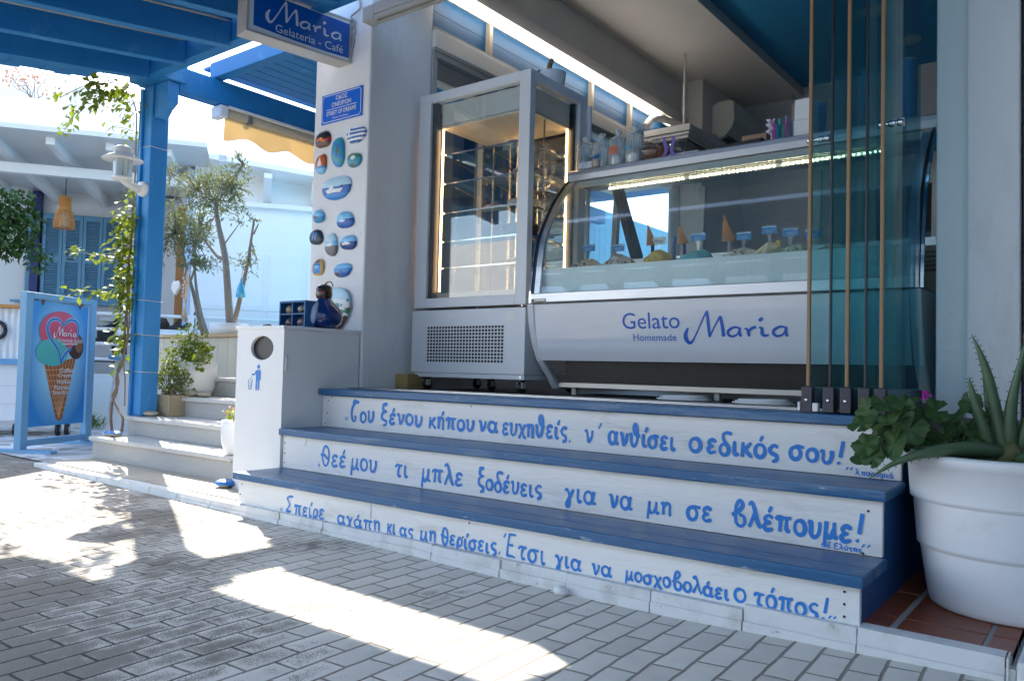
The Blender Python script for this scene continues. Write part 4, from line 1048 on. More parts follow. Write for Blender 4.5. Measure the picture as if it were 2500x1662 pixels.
# ventilation grille: 25 x 11 punched squares
mb = MB()
gx0, gx1, gz0, gz1 = 0.187, 0.790, 0.735, 0.955
for i in range(25):
    for j in range(11):
        a = gx0 + (gx1 - gx0) * i / 25; b = gz0 + (gz1 - gz0) * j / 11
        mb.box(a, a + 0.0155, fy0 - 0.0055, fy0 - 0.0035, b, b + 0.0135)
mb.build('vent_grille', [DARK], fr)
mb = MB(); mb.box(0.79, 0.865, fy0 - 0.0055, fy0 - 0.0035, 0.975, 1.03)
lab = mb.build('rating_label', [mat('paper_white', (0.78, 0.78, 0.76), 0.6)], fr)
for zz in (0.655, 1.058):
    for xx in (fx0 + 0.03, fx1 - 0.02):
        mb = MB(); mb.lathe([(0.005, fy0 - 0.006), (0.004, fy0 - 0.0075)], (xx, 0, zz), 10, axis='y'); mb.build('screw', [CHROME], fr)
for (x, y) in ((0.13, 1.22), (0.49, 1.42), (0.87, 1.22), (0.12, 1.72), (0.87, 1.72)):
    mb = MB(); mb.box(x - 0.018, x + 0.018, y - 0.018, y + 0.018, 0.625, 0.640); c_ = mb.build('castor', [BLACK], fr, bevel=0.003)
    mb = MB(); mb.lathe([(0.0, x - 0.013), (0.030, x - 0.013), (0.033, x - 0.008), (0.033, x + 0.008), (0.030, x + 0.013), (0.0, x + 0.013)], (0, y + 0.012, 0.5965), 18, axis='x', cap=False); mb.build('wheel', [BLACK], c_)
    part('fork', [(x - 0.018, x - 0.014, y - 0.012, y + 0.028, 0.59, 0.626), (x + 0.014, x + 0.018, y - 0.012, y + 0.028, 0.59, 0.626)], ALUP, c_)

# cakes on the shelves
CK = [('frosted white cake with blue berries on the top shelf, right of the light strip', 0.62, 1.48, 0, 0.10, 0.055, (0.66, 0.66, 0.68), (0.12, 0.15, 0.35)),
      ('brown layer cake on the second shelf beside the light strip', 0.44, 1.52, 1, 0.10, 0.05, (0.38, 0.24, 0.14), (0.75, 0.68, 0.6)),
      ('white topped brown cake on the second shelf at the right', 0.74, 1.42, 1, 0.09, 0.05, (0.30, 0.18, 0.10), (0.78, 0.74, 0.68)),
      ('cake with a red patch and cream on the third shelf', 0.48, 1.45, 2, 0.085, 0.045, (0.75, 0.70, 0.62), (0.5, 0.05, 0.05)),
      ('cream covered cake with brown crumbs on the third shelf at the right', 0.72, 1.42, 2, 0.10, 0.05, (0.78, 0.74, 0.66), (0.25, 0.13, 0.07)),
      ('dark chocolate chunk cake on the fourth shelf', 0.70, 1.42, 3, 0.12, 0.075, (0.025, 0.02, 0.025), (0.05, 0.04, 0.05)),
      ('pinkish brown slab cake on the bottom shelf', 0.72, 1.45, 4, 0.12, 0.04, (0.28, 0.14, 0.15), (0.55, 0.4, 0.42))]
for i, (lb_, x, y, s, r, h, c1, c2) in enumerate(CK):
    z = SHZ[s]
    t = thing('cake', lb_, 'cake', (x, y, z), 'cakes on the fridge shelves')
    m1 = mat('cake_body_%s' % 'abcdefg'[i], c1, 0.7, vscale=60, col2=tuple(q * 0.6 for q in c1), bump=0.8, bscale=120)
    m2 = mat('cake_top_%s' % 'abcdefg'[i], c2, 0.6, vscale=40, col2=c1, thr=(0.45, 0.6), bump=0.8, bscale=90)
    mb = MB(); mb.lathe([(r, z + 0.006), (r, z + h * 0.45), (r * 1.01, z + h * 0.5), (r * 1.0, z + h)], (x, y, 0), 28); mb.build('sponge', [m1], t)
    mb = MB(); mb.ell((x, y, z + h), (r * 1.03, r * 1.03, h * 0.32), 28, 8, 0, 0.05, i); mb.build('topping', [m2], t)
    mb = MB(); mb.lathe([(r * 1.15, z + 0.001), (r * 1.17, z + 0.005)], (x, y, 0), 28); mb.build('cake_board', [STEEL], t)

# potted cactus on top of the fridge
pc = thing('potted_cactus', 'small plant in a pale pot standing on top of the fridge', 'plant', (0.78, 1.60, 2.41))
mb = MB(); mb.lathe([(0.068, 2.41), (0.082, 2.53), (0.086, 2.545), (0.078, 2.545), (0.074, 2.52)], (0.78, 1.60, 0), 24); mb.build('pot', [FRIDGEW], pc)
mb = MB(); mb.lathe([(0.078, 2.53), (0.05, 2.545), (0.0, 2.55)], (0.78, 1.60, 0), 18, cap=False); mb.build('soil', [mat('brown_soil', (0.2, 0.12, 0.06), 0.9, var=0.4, vscale=40)], pc)
mb = MB(); mb.tube(smooth_path([(0.77, 1.59, 2.54), (0.76, 1.59, 2.59), (0.775, 1.6, 2.64)], 4), lambda t: 0.022 - 0.010 * t, 8)
for k in range(12): mb.leaf((0.70 + rnd.uniform(-0.02, 0.03), 1.58, 2.545), (rnd.uniform(-1, 0.3), rnd.uniform(-0.5, 0.5), rnd.uniform(0.2, 1)), Z, 0.045, 0.018)
mb.build('stem', [mat('cactus_green', (0.18, 0.15, 0.06), 0.7, var=0.3)], pc)

# ------------------------------------------------------------------ gelato counter
gc = thing('gelato_counter', 'long white and steel gelato counter with curved glass front, lettered Gelato Homemade Maria', 'counter', (1.96, 1.5, 0.563))
cx0, cx1 = 0.98, 2.948
cheek = [(1.112, 1.062), (1.130, 0.95), (1.165, 0.842), (1.215, 0.752), (1.30, 0.672), (1.375, 0.592), (1.465, 0.592), (1.99, 0.592), (1.99, 1.062)]
CHEEK = mat('pale_moulded_plastic', (0.62, 0.65, 0.69), 0.35, var=0.03)
for (a, b) in ((cx0, cx0 + 0.045), (cx1 - 0.045, cx1)):
    mb = MB(); mb.prism(cheek, a, b, 'x'); mb.build('end_panel', [CHEEK], gc, bevel=0.008)
fp = [(1.121, 1.055), (1.128, 1.0), (1.140, 0.93), (1.155, 0.86), (1.175, 0.80), (1.200, 0.752)]
mb = MB(); mb.sheet(smooth_path(fp, 4), cx0 + 0.046, cx1 - 0.046, -0.02, 'x')
fpo = mb.build('front_panel', [PANELW], gc)
def panel_frame(z):
    for (y0, z0), (y1, z1) in zip(fp, fp[1:]):
        if z1 <= z <= z0:
            k = (z - z0) / (z1 - z0); return y0 + (y1 - y0) * k
    return fp[0][0]
CB = mat('counter_lettering_blue', hexc('#0f5cc0'), 0.4, var=0.05)
def on_panel(fn):
    """letters laid flat then bent to the panel's curve"""
    mb = MB(lambda p: (p[0], panel_frame(p[2]) - 0.0012 + p[1], p[2]))
    fn(mb); return mb
mb = on_panel(lambda q: q.text('Gelato', (1.572, 0, 0.915), X, Z, width=0.315, height=0.081, lift=0.0008))
mb.build('lettering', [CB], fpo)
mb = on_panel(lambda q: q.text('Homemade', (1.628, 0, 0.856), X, Z, width=0.236, height=0.034, lift=0.0008))
mb.build('small_lettering', [CB], fpo)
mb = on_panel(lambda q: maria(q, (1.907, 0, 0.842), X, Z, 0.50, 0.152, lift=0.0008))
mb.build('script_lettering', [CB], fpo)
# glass and its metal frame
gp = smooth_path([(1.150, 1.118), (1.160, 1.20), (1.172, 1.297), (1.201, 1.428), (1.264, 1.550), (1.346, 1.670), (1.448, 1.778), (1.500, 1.816)], 4)
CGL = glass('counter_glass', (0.92, 0.965, 0.96), 0.05, haze=0.035)
mb = MB(); mb.sheet(gp, cx0 + 0.040, cx1 - 0.040, 0.006, 'x'); mb.build('curved_glass', [CGL], gc)
part('glass_rail', [(cx0 + 0.02, cx1 - 0.02, 1.118, 1.150, 1.066, 1.118)], mat('satin_aluminium', (0.60, 0.61, 0.62), 0.35, metal=0.7, var=0.03), gc, 0.004)
for k, (a, b) in enumerate(((cx0 - 0.004, cx0 + 0.008), (cx1 - 0.008, cx1 + 0.004))):
    mb = MB(); mb.sheet([(y - 0.012, z - (0.05 if i == 0 else 0)) for i, (y, z) in enumerate(gp)], a, b, 0.012, 'x'); mb.build('chrome_edge', [CHROME], gc)
for k, (a, b) in enumerate(((cx0 + 0.009, cx0 + 0.024), (cx1 - 0.024, cx1 - 0.009))):
    mb = MB(); mb.sheet([(y - 0.006, z) for y, z in gp], a, b, 0.02, 'x'); mb.build('rubber_edge', [BLACK], gc)
for k, (a, b) in enumerate(((cx0 + 0.025, cx0 + 0.060), (cx1 - 0.060, cx1 - 0.025))):
    mb = MB(); mb.sheet([(y - 0.004, z) for y, z in gp], a, b, 0.018, 'x'); mb.build('side_frame', [ALU], gc)
mb = MB(); mb.prism([(1.490, 1.815), (1.488, 1.850), (1.494, 1.872), (1.508, 1.882), (2.0, 1.884), (2.0, 1.84), (1.55, 1.82)], cx0 + 0.0, cx1 - 0.0, 'x')
mb.build('top', [mat('grey_steel_top', (0.50, 0.52, 0.54), 0.35, metal=0.6, var=0.04)], gc, bevel=0.003)
part('top_lip', [(cx0 + 0.05, cx1 - 0.05, 1.500, 1.520, 1.775, 1.812)], ALUP, gc, 0.003)
part('light_housing', [(cx0 + 0.08, cx1 - 0.08, 1.535, 1.63, 1.775, 1.813)], mat('bronze_housing', (0.13, 0.125, 0.11), 0.45, metal=0.4), gc, 0.004)
part('light_rail', [(cx0 + 0.24, cx1 - 0.2, 1.560, 1.580, 1.752, 1.772)], ALUP, gc)
mb = MB(); n = 63
for i in range(n):
    if i % 21 == 20: continue
    x = cx0 + 0.25 + (cx1 - cx0 - 0.46) * i / n
    mb.box(x, x + 0.005, 1.556, 1.560, 1.758, 1.763)
mb.build('light_dots', [mat('warm_white_led', (1.0, 0.86, 0.55), 0.5, var=0.0, emit=26.0)], gc)
LIN = mat('white_tub_liner', (0.74, 0.77, 0.78), 0.3, var=0.03)
part('tub_front', [(cx0 + 0.05, cx1 - 0.05, 1.188, 1.20, 1.08, 1.258)], mat('pale_frosted_front', (0.74, 0.79, 0.80), 0.18, var=0.03), gc)
part('tub_floor', [(cx0 + 0.05, cx1 - 0.05, 1.20, 1.92, 1.06, 1.10)], LIN, gc)
part('tub_back', [(cx0 + 0.05, cx1 - 0.05, 1.86, 1.92, 1.10, 1.34)], SHUT, gc)
part('back_rail', [(cx0 + 0.05, cx1 - 0.05, 1.846, 1.858, 1.345, 1.385)], ALU, gc)
part('back_slats', [(cx0 + 0.05, cx1 - 0.05, 1.853, 1.859, 1.22 + 0.022 * k, 1.232 + 0.022 * k) for k in range(5)], BLACK, gc)
for x in (cx0 + 0.06, 1.62, 2.28, cx1 - 0.10):
    mb = MB(); mb.prism([(1.90, 1.34), (1.94, 1.34), (1.96, 1.80), (1.93, 1.80)], x, x + 0.035, 'x'); mb.build('rear_post', [ALUP], gc)
mb = MB(); mb.prism([(1.60, 1.80), (1.68, 1.80), (1.94, 1.42), (1.94, 1.34), (1.89, 1.34)], 1.21, 1.25, 'x'); mb.build('dark_strut', [BLACK], gc)
part('plinth', [(cx0 + 0.05, cx1 - 0.05, 1.50, 1.95, 0.60, 1.05)], DARK, gc)
mb = MB()
for k in range(14):
    z = 0.745 - 0.0095 * k; y = 1.24 + 0.0115 * k
    mb.box(cx0 + 0.05, cx1 - 0.05, y, y + 0.004, z - 0.004, z)
mb.build('grille', [mat('brown_black_grille', (0.05, 0.045, 0.04), 0.4)], gc)
part('grille_back', [(cx0 + 0.05, cx1 - 0.05, 1.44, 1.45, 0.62, 0.76)], DARK, gc)
part('base_rail', [(cx0 + 0.046, cx1 - 0.046, 1.375, 1.40, 0.604, 0.632)], mat('worn_steel_rail', (0.50, 0.48, 0.44), 0.4, metal=0.6, var=0.15, vscale=8), gc, 0.002)
for x in (1.10, 1.96, 2.85):
    part('foot', [(x - 0.015, x + 0.015, 1.42, 1.45, 0.563, 0.604)], ALUP, gc, 0.003)
mb = MB(); mb.box(cx0 + 0.03, cx0 + 0.125, 1.1165, 1.1178, 1.070, 1.086); pl = mb.build('maker_plate', [BLACK], gc)
mb = MB()
for k in range(6): mb.ribbon([(cx0 + 0.05 + 0.012 * k, 1.078), (cx0 + 0.058 + 0.012 * k, 1.078)], 0.004, (0, 1.1165, 0), X, Z, 0.0006)
mb.build('plate_marks', [ALU], pl)

# pans of gelato, tags, cones, spatulas
TAGB = mat('tag_blue', hexc('#1b86cf'), 0.4, var=0.03)
TAGW = mat('tag_white', (0.8, 0.8, 0.8), 0.4)
CLEARP = glass('clear_plastic', (0.9, 0.9, 0.9), 0.08)
WAF = mat('waffle_cone', hexc('#b3773a'), 0.7, var=0.25, vscale=30, bump=0.8, bscale=60)
GEL = [('white_cream_with_brown', 'dark chocolate topped cream gelato, leftmost in the counter', 1.165, 0.075, 1.348, (0.70, 0.62, 0.52), (0.10, 0.05, 0.03)),
       ('stracciatella', 'pale gelato heap streaked with dark chips beside the leftmost one', 1.36, 0.075, 1.362, (0.70, 0.68, 0.68), (0.12, 0.09, 0.12)),
       ('mango_yellow', 'yellow mango gelato heap under the white Mango tag', 1.615, 0.085, 1.368, (0.75, 0.52, 0.08), (0.62, 0.38, 0.04)),
       ('sky_blue', 'bright turquoise blue gelato heap', 1.845, 0.085, 1.352, (0.05, 0.48, 0.62), (0.04, 0.40, 0.55)),
       ('zebra', 'white gelato heap striped with dark sauce', 2.075, 0.095, 1.344, (0.72, 0.71, 0.70), (0.06, 0.04, 0.04)),
       ('vanilla', 'plain creamy vanilla gelato heap', 2.21, 0.070, 1.362, (0.78, 0.68, 0.48), (0.72, 0.60, 0.40)),
       ('mint', 'mint green gelato heap with dark sauce and a yellow flower', 2.34, 0.085, 1.345, (0.36, 0.62, 0.50), (0.03, 0.05, 0.03)),
       ('dark_berry', 'brownish gelato heap at the right behind the door leaves', 2.52, 0.08, 1.340, (0.45, 0.25, 0.15), (0.7, 0.55, 0.3))]
for i, (nm, lb_, x, r, zt, c1, c2) in enumerate(GEL):
    t = thing('gelato_pan', lb_, 'gelato', (x, 1.47, 1.10), 'gelato pans in the counter')
    part('pan', [(x - 0.088, x + 0.088, 1.30, 1.66, 1.10, 1.255)], ALU, t, 0.006)
    g = mat('gelato_' + nm, c1, 0.45, vscale=34, col2=c2, thr=(0.52, 0.60), bump=1.0, bscale=55, stretch=(1, 1, 0.5))
    mb = MB(); n_, m_ = 36, 12
    rg = random.Random(i); ph = [rg.uniform(0, 6) for _ in range(5)]
    rows = []
    for a in range(m_ + 1):
        k = a / m_; row = []
        for b in range(n_):
            th = 2 * math.pi * b / n_
            q = (1 - k ** 2.0) ** 0.85 * (1 + 0.10 * math.sin(9 * th + 6 * k + ph[0]) + 0.10 * math.sin(3 * th + ph[1]) + 0.05 * math.sin(15 * th - 9 * k))
            row.append(mb.av((x + r * 1.12 * q * math.cos(th) + 0.01 * math.sin(5 * k + ph[2]), 1.47 + 0.17 * q * math.sin(th), 1.245 + (zt - 0.012 - 1.245) * k * 1.10)))
        rows.append(row)
    for a in range(m_):
        for b in range(n_):
            mb.af([rows[a][b], rows[a][(b + 1) % n_], rows[a + 1][(b + 1) % n_], rows[a + 1][b]], 0, True)
    mb.build('gelato', [g], t)
TG = [(1.173, 1.402, 0.082, 'blue', '', 'leftmost blue flavour tag'), (1.366, 1.388, 0.075, 'blue', '', 'blue flavour tag over the chip streaked gelato'), (1.617, 1.407, 0.078, 'white', 'Mango', 'white flavour tag reading Mango'),
      (1.840, 1.409, 0.080, 'blue', '', 'blue flavour tag over the turquoise gelato'), (2.084, 1.394, 0.076, 'blue', '', 'blue flavour tag over the dark striped gelato'), (2.214, 1.414, 0.074, 'blue', '', 'blue flavour tag standing over the vanilla gelato'),
      (2.316, 1.393, 0.076, 'blue', '', 'blue flavour tag over the mint gelato'), (2.42, 1.378, 0.072, 'blue', '', 'blue flavour tag seen right by the golden door edge')]
for x, z, wd, col, tx, lb_ in TG:
    t = thing('flavour_tag', lb_ + ' on a clear pick', 'tag', (x, 1.44, z - 0.07), 'flavour tags in the gelato')
    mb = MB(); mb.box(x - wd / 2, x + wd / 2, 1.437, 1.440, z - 0.020, z + 0.020)
    cd = mb.build('card', [TAGB if col == 'blue' else TAGW], t, bevel=0.001)
    mb = MB()
    if tx:
        mb.text(tx, (x - 0.027, 1.437, z - 0.014), X, Z, width=0.052, height=0.022, lift=0.0008)
        mb.build('lettering', [BLACK], cd)
    else:
        mb.shape([(x - wd / 2 + 0.002, z + 0.010), (x - 0.005, z + 0.012), (x + wd / 2 - 0.002, z + 0.008), (x + wd / 2 - 0.002, z + 0.019), (x - wd / 2 + 0.002, z + 0.019)], (0, 1.437, 0), X, Z, 0.0006)
        for rr, (a, b) in enumerate(((0.7, -0.003), (0.5, -0.012))):
            mb.ribbon([(x - wd * 0.4 * a, z + b), (x + wd * 0.4 * a, z + b)], 0.003, (0, 1.437, 0), X, Z, 0.0006)
        mb.build('tag_marks', [mat('pale_tag_print', (0.45, 0.62, 0.75), 0.4)], cd)
    mb = MB(); mb.prism([(x - 0.016, z - 0.021), (x - 0.008, z - 0.034), (x - 0.006, z - 0.075), (x + 0.006, z - 0.075), (x + 0.008, z - 0.034), (x + 0.016, z - 0.021)], 1.4375, 1.4395, 'y'); mb.build('pick', [CLEARP], t)
CN = [('waffle cone stuck upside down left of the Mango tag', 1.566, 1.512, 1.388, 0.030), ('waffle cone on a blue spatula handle between Mango and turquoise gelato', 1.752, 1.492, 1.384, 0.029), ('largest waffle cone upside down right of the turquoise gelato', 2.0, 1.521, 1.376, 0.034)]
for i, (lb_, x, zt, zb_, r) in enumerate(CN):
    t = thing('waffle_cone', lb_, 'cone', (x, 1.45, zb_), 'waffle cones standing in the counter')
    tip = (x - 0.028, 1.45, zt)
    mb = MB(); n_ = 18
    a = mb.av(tip); rg_ = [mb.av((x + r * math.cos(2 * math.pi * k / n_), 1.45 + r * math.sin(2 * math.pi * k / n_), zb_ + 0.006 * math.sin(2 * math.pi * k / n_))) for k in range(n_)]
    for k in range(n_): mb.af([a, rg_[k], rg_[(k + 1) % n_]], 0, True)
    mb.build('wafer', [WAF], t)
    mb = MB(); mb.tube([(x + 0.004, 1.45, zb_ + 0.02), (x + 0.008, 1.45, 1.27)], 0.010, 8); mb.build('holder', [[BLACK, mat('dark_blue_handle', hexc('#0d3f8f'), 0.4), mat('lilac_handle', (0.45, 0.38, 0.5), 0.4)][i]], t)
t = thing('spatula', 'dark blue spatula standing between the two smaller cones', 'spatula', (1.70, 1.45, 1.27))
mb = MB(); mb.box(1.690, 1.708, 1.445, 1.453, 1.27, 1.425); mb.build('handle', [MATS['dark_blue_handle']], t, bevel=0.003)
t = thing('paper_flower', 'yellow star flower stuck on the mint gelato', 'decoration', (2.275, 1.40, 1.31))
mb = MB()
for k in range(6): mb.leaf((2.275, 1.385, 1.335), (math.cos(k * 1.05), -0.2, math.sin(k * 1.05)), (0, -1, 0), 0.018, 0.010)
mb.tube([(2.275, 1.39, 1.335), (2.28, 1.41, 1.28)], 0.002, 5)
mb.build('petals', [mat('yellow_petal', (0.8, 0.6, 0.05), 0.5)], t)

# ------------------------------------------------------------------ things on the counter top
CT = 1.884
JJ = [('jar of dark chocolate crumbs, leftmost jar on the counter', 1.000, 0.056, 0.142, (0.03, 0.018, 0.015), (0.06, 0.035, 0.03), 0.085),
      ('nearly empty glass jar with a pale wafer, second from the left', 1.110, 0.053, 0.140, (0.75, 0.62, 0.42), (0.6, 0.5, 0.35), 0.022),
      ('glass jar half full of bright coloured candy balls', 1.222, 0.055, 0.145, (0.8, 0.55, 0.05), (0.2, 0.5, 0.2), 0.062),
      ('glass jar of pastel sprinkles, rightmost jar on the counter', 1.336, 0.056, 0.152, (0.75, 0.55, 0.5), (0.35, 0.55, 0.55), 0.078)]
CANDY = None
for i, (lb_, x, r, h, c1, c2, fh) in enumerate(JJ):
    yy = 1.66
    t = thing('glass_jar', lb_, 'jar', (x, yy, CT), 'glass jars on the gelato counter')
    mb = MB(); mb.lathe([(r * 0.92, CT + 0.001), (r, CT + 0.012), (r, CT + h - 0.035), (r * 0.9, CT + h - 0.015), (r * 0.93, CT + h)], (x, yy, 0), 28, cap=False)
    mb.build('body', [GLASSJ], t)
    mb = MB(); mb.lathe([(r * 0.98, CT + h + 0.001), (r * 0.96, CT + h + 0.012), (r * 0.55, CT + h + 0.026), (0.012, CT + h + 0.032), (0.012, CT + h + 0.038), (0.022, CT + h + 0.050), (0.023, CT + h + 0.060), (0.014, CT + h + 0.072), (0.0, CT + h + 0.075)], (x, yy, 0), 24, cap=False)
    mb.build('lid', [GLASSJ], t)
    if i in (2, 3):
        mm = bpy.data.materials.new('mixed_sweets_%d' % i); mm.use_nodes = True; tt = mm.node_tree; b = tt.nodes["Principled BSDF"]
        tc = tt.nodes.new("ShaderNodeTexCoord"); vo = tt.nodes.new("ShaderNodeTexVoronoi"); vo.inputs['Scale'].default_value = 95 if i == 2 else 170
        tt.links.new(tc.outputs['Object'], vo.inputs['Vector'])
        hs_ = tt.nodes.new("ShaderNodeHueSaturation"); hs_.inputs['Saturation'].default_value = 1.5 if i == 2 else 0.75; hs_.inputs['Value'].default_value = 0.85
        tt.links.new(vo.outputs['Color'], hs_.inputs['Color']); tt.links.new(hs_.outputs[0], b.inputs['Base Color'])
        bp = tt.nodes.new("ShaderNodeBump"); bp.inputs['Strength'].default_value = 0.8; bp.inputs['Distance'].default_value = 0.004; bp.invert = True
        tt.links.new(vo.outputs['Distance'], bp.inputs['Height']); tt.links.new(bp.outputs[0], b.inputs['Normal'])
        fm = mm
    else:
        fm = mat('jar_fill_%s' % 'ab'[i], c1, 0.8, vscale=90, col2=c2, bump=1.0, bscale=140)
    mb = MB(); mb.lathe([(r * 0.94, CT + 0.006), (r * 0.955, CT + fh * 0.9), (r * 0.7, CT + fh), (0.0, CT + fh * 1.05)], (x, yy, 0), 28); mb.build('contents', [fm], t)
    if i != 1:
        mb = MB(); mb.tube([(x - 0.01, yy, CT + fh), (x + 0.02, yy + 0.01, CT + h - 0.03)], 0.005, 6); mb.build('spoon', [mat('slate_spoon', (0.10, 0.14, 0.18), 0.4)], t)
    if i in (2, 3):
        mb = MB()
        rr = r * 1.004
        for k in range(8):
            a0 = -2.3 + 0.16 * k; a1 = a0 + 0.16
            za, zb2 = (CT + 0.064, CT + 0.112) if i == 2 else (CT + 0.082, CT + 0.10)
            if i == 3 and k > 3: continue
            mb.poly([(x + rr * math.cos(a0), yy + rr * math.sin(a0), za), (x + rr * math.cos(a1), yy + rr * math.sin(a1), za), (x + rr * math.cos(a1), yy + rr * math.sin(a1), zb2), (x + rr * math.cos(a0), yy + rr * math.sin(a0), zb2)])
        mb.build('label', [mat('faded_pink_label', hexc('#c9785f'), 0.5) if i == 2 else mat('cyan_label', hexc('#3aa0cc'), 0.5)], t)
t = thing('price_card', 'small white tent card with a blue heart in front of the jars', 'card', (1.045, 1.585, CT))
mb = MB(); mb.hexa([(0.995, 1.575, CT - 0.001), (1.09, 1.575, CT - 0.001), (1.09, 1.605, CT - 0.001), (0.995, 1.605, CT - 0.001)], [(1.0, 1.588, CT + 0.036), (1.088, 1.588, CT + 0.040), (1.088, 1.590, CT + 0.040), (1.0, 1.590, CT + 0.036)])
cd = mb.build('card', [TAGW], t)
mb = MB(); O = Vector((1.043, 1.578, CT + 0.004)); V_ = Vector((0, 0.33, 0.94)).normalized()
hp = [(0, 0.0), (-0.018, 0.014), (-0.017, 0.026), (-0.008, 0.028), (0, 0.020), (0.008, 0.028), (0.017, 0.026), (0.018, 0.014), (0, 0.0)]
mb.ribbon(smooth_path(hp, 4), 0.0025, O, X, V_, 0.003); mb.build('heart_mark', [CB], cd)
t = thing('cup', 'small beige cup with blue paper in it in front of the jars', 'cup', (1.12, 1.60, CT))
mb = MB(); mb.lathe([(0.018, CT), (0.026, CT + 0.045), (0.024, CT + 0.045), (0.017, CT + 0.004)], (1.115, 1.595, 0), 18); mb.build('cup_body', [mat('beige_card', (0.5, 0.45, 0.38), 0.6)], t)
mb = MB()
for k in range(5): mb.leaf((1.115, 1.595, CT + 0.03), (rnd.uniform(-0.5, 0.6), rnd.uniform(-0.4, 0.4), 1), (0, -1, 0), 0.055, 0.03)
mb.build('paper', [mat('blue_paper', hexc('#1f6fa8'), 0.5)], t)
t = thing('cookie_bag', 'clear bag of round brown cookies on the counter', 'cookies', (1.43, 1.68, CT))
CKM = mat('brown_cookie', hexc('#8a5a2c'), 0.8, vscale=50, col2=hexc('#5d3719'), bump=0.7, bscale=80)
for k, (dx, dz, rr, tl) in enumerate(((-0.055, 0.045, 0.042, 0.5), (0.0, 0.050, 0.050, 0.15), (0.045, 0.055, 0.045, -0.3), (-0.02, 0.085, 0.038, 0.2), (0.06, 0.03, 0.032, -0.5))):
    mb = MB(); mb.lathe([(0.0, -0.010), (rr * 0.8, -0.012), (rr, 0.0), (rr * 0.8, 0.010), (0.0, 0.012)], (0, 0, 0), 22, axis='y', cap=False)
    mb.v = [Vector((1.43 + dx + v.x * math.cos(tl) - v.y * math.sin(tl), 1.66 + 0.012 * k + v.x * math.sin(tl) + v.y * math.cos(tl), CT + dz + v.z)) for v in mb.v]
    mb.build('cookie', [CKM], t)
mb = MB(); mb.ell((1.43, 1.68, CT + 0.062), (0.098, 0.075, 0.070), 24, 14, 0, 0.05, 4); mb.build('bag', [CLEARP], t)
t = thing('candy_bag', 'clear sweet bag tied with two lilac ribbons on the counter', 'bag', (1.565, 1.68, CT))
mb = MB(); mb.ell((1.57, 1.72, CT + 0.07), (0.05, 0.04, 0.045), 18, 10, 0, 0.1, 2); mb.build('bag', [CLEARP], t)
for s in (-1, 1):
    mb = MB(); pts = smooth_path([(1.565 + s * 0.030, CT + 0.115), (1.565 + s * 0.022, CT + 0.075), (1.565 + s * 0.016, CT + 0.04), (1.565 + s * 0.030, CT + 0.012), (1.565 + s * 0.050, CT + 0.003)], 5)
    mb.ribbon(pts, 0.020, (0, 1.635, 0), X, Z, 0.0); mb.build('ribbon', [mat('lilac_ribbon', hexc('#7a63b0'), 0.4)], t)
t = thing('white_carton', 'white carton with black side behind the sweets on the counter', 'carton', (1.60, 1.92, CT))
part('carton', [(1.45, 1.638, 1.86, 1.98, CT, CT + 0.115)], TAGW, t, 0.003)
part('black_side', [(1.640, 1.72, 1.86, 1.985, CT, CT + 0.098)], BLACK, t, 0.004)
t = thing('cardboard_box', 'plain beige cardboard box on the counter near the straws', 'box', (1.97, 1.93, CT))
part('carton', [(1.90, 2.04, 1.86, 1.99, CT + 0.012, CT + 0.150)], mat('beige_cardboard', hexc('#b08f72'), 0.8, var=0.05), t, 0.003)
t = thing('black_tray', 'flat black tray on the counter top beside the straws', 'tray', (2.0, 1.75, CT))
mb = MB(); mb.hexa([(1.86, 1.60, CT + 0.001), (2.10, 1.60, CT + 0.001), (2.10, 1.84, CT + 0.001), (1.86, 1.84, CT + 0.001)], [(1.88, 1.60, CT + 0.012), (2.11, 1.60, CT + 0.020), (2.11, 1.84, CT + 0.020), (1.88, 1.84, CT + 0.012)]); mb.build('tray', [BLACK], t, bevel=0.003)
t = thing('spoon_cup', 'clear cup full of green, blue and pink ice cream spoons', 'cup', (2.19, 1.70, CT))
part('tumbler', [(2.142, 2.240, 1.66, 1.74, CT, CT + 0.095)], CLEARP, t, 0.004)
cols = [hexc('#1fa58a'), hexc('#2aa0d8'), hexc('#b04aa8'), hexc('#49c0a0')]
for k in range(26):
    a, b = rnd.uniform(2.150, 2.232), rnd.uniform(1.665, 1.735)
    mb = MB(); mb.beam((a, b, CT + 0.004), (a + rnd.uniform(-0.012, 0.012), b, CT + rnd.uniform(0.09, 0.135)), 0.008, 0.003, up=(0, 1, 0)); mb.build('spoon', [mat('spoon_%s' % ['green', 'blue', 'pink', 'mint'][k % 4], cols[k % 4], 0.3)], t)
t = thing('sweet_wrapper', 'shiny pink and silver wrapper leaning on the spoon cup', 'wrapper', (2.12, 1.68, CT))
mb = MB()
for k in range(10): mb.leaf((2.138, 1.68, CT + 0.055 + 0.006 * k), (rnd.uniform(-1, 0.1), rnd.uniform(-0.6, 0.2), rnd.uniform(0.2, 1)), (0, -1, 0), 0.04, 0.022)
mb.tube([(2.138, 1.68, CT + 0.001), (2.132, 1.68, CT + 0.07)], 0.006, 6)
mb.build('foil', [mat('pink_foil', (0.55, 0.35, 0.55), 0.25, metal=0.5, col2=(0.7, 0.7, 0.7), vscale=30)], t)
t = thing('napkin_stack', 'tall stack of white napkins in a clear holder on the counter', 'napkins', (2.29, 1.72, CT))
part('napkins', [(2.250, 2.345, 1.67, 1.76, CT, CT + 0.098), (2.254, 2.343, 1.672, 1.76, CT + 0.100, CT + 0.205)], TAGW, t, 0.003)
part('holder', [(2.243, 2.247, 1.66, 1.77, CT, CT + 0.235)], CLEARP, t)
CUPB = mat('blue_paper_cup', hexc('#2a8fcf'), 0.5, vscale=3, var=0.1)
CUPR = mat('cream_cup_rim', (0.66, 0.60, 0.42), 0.5)
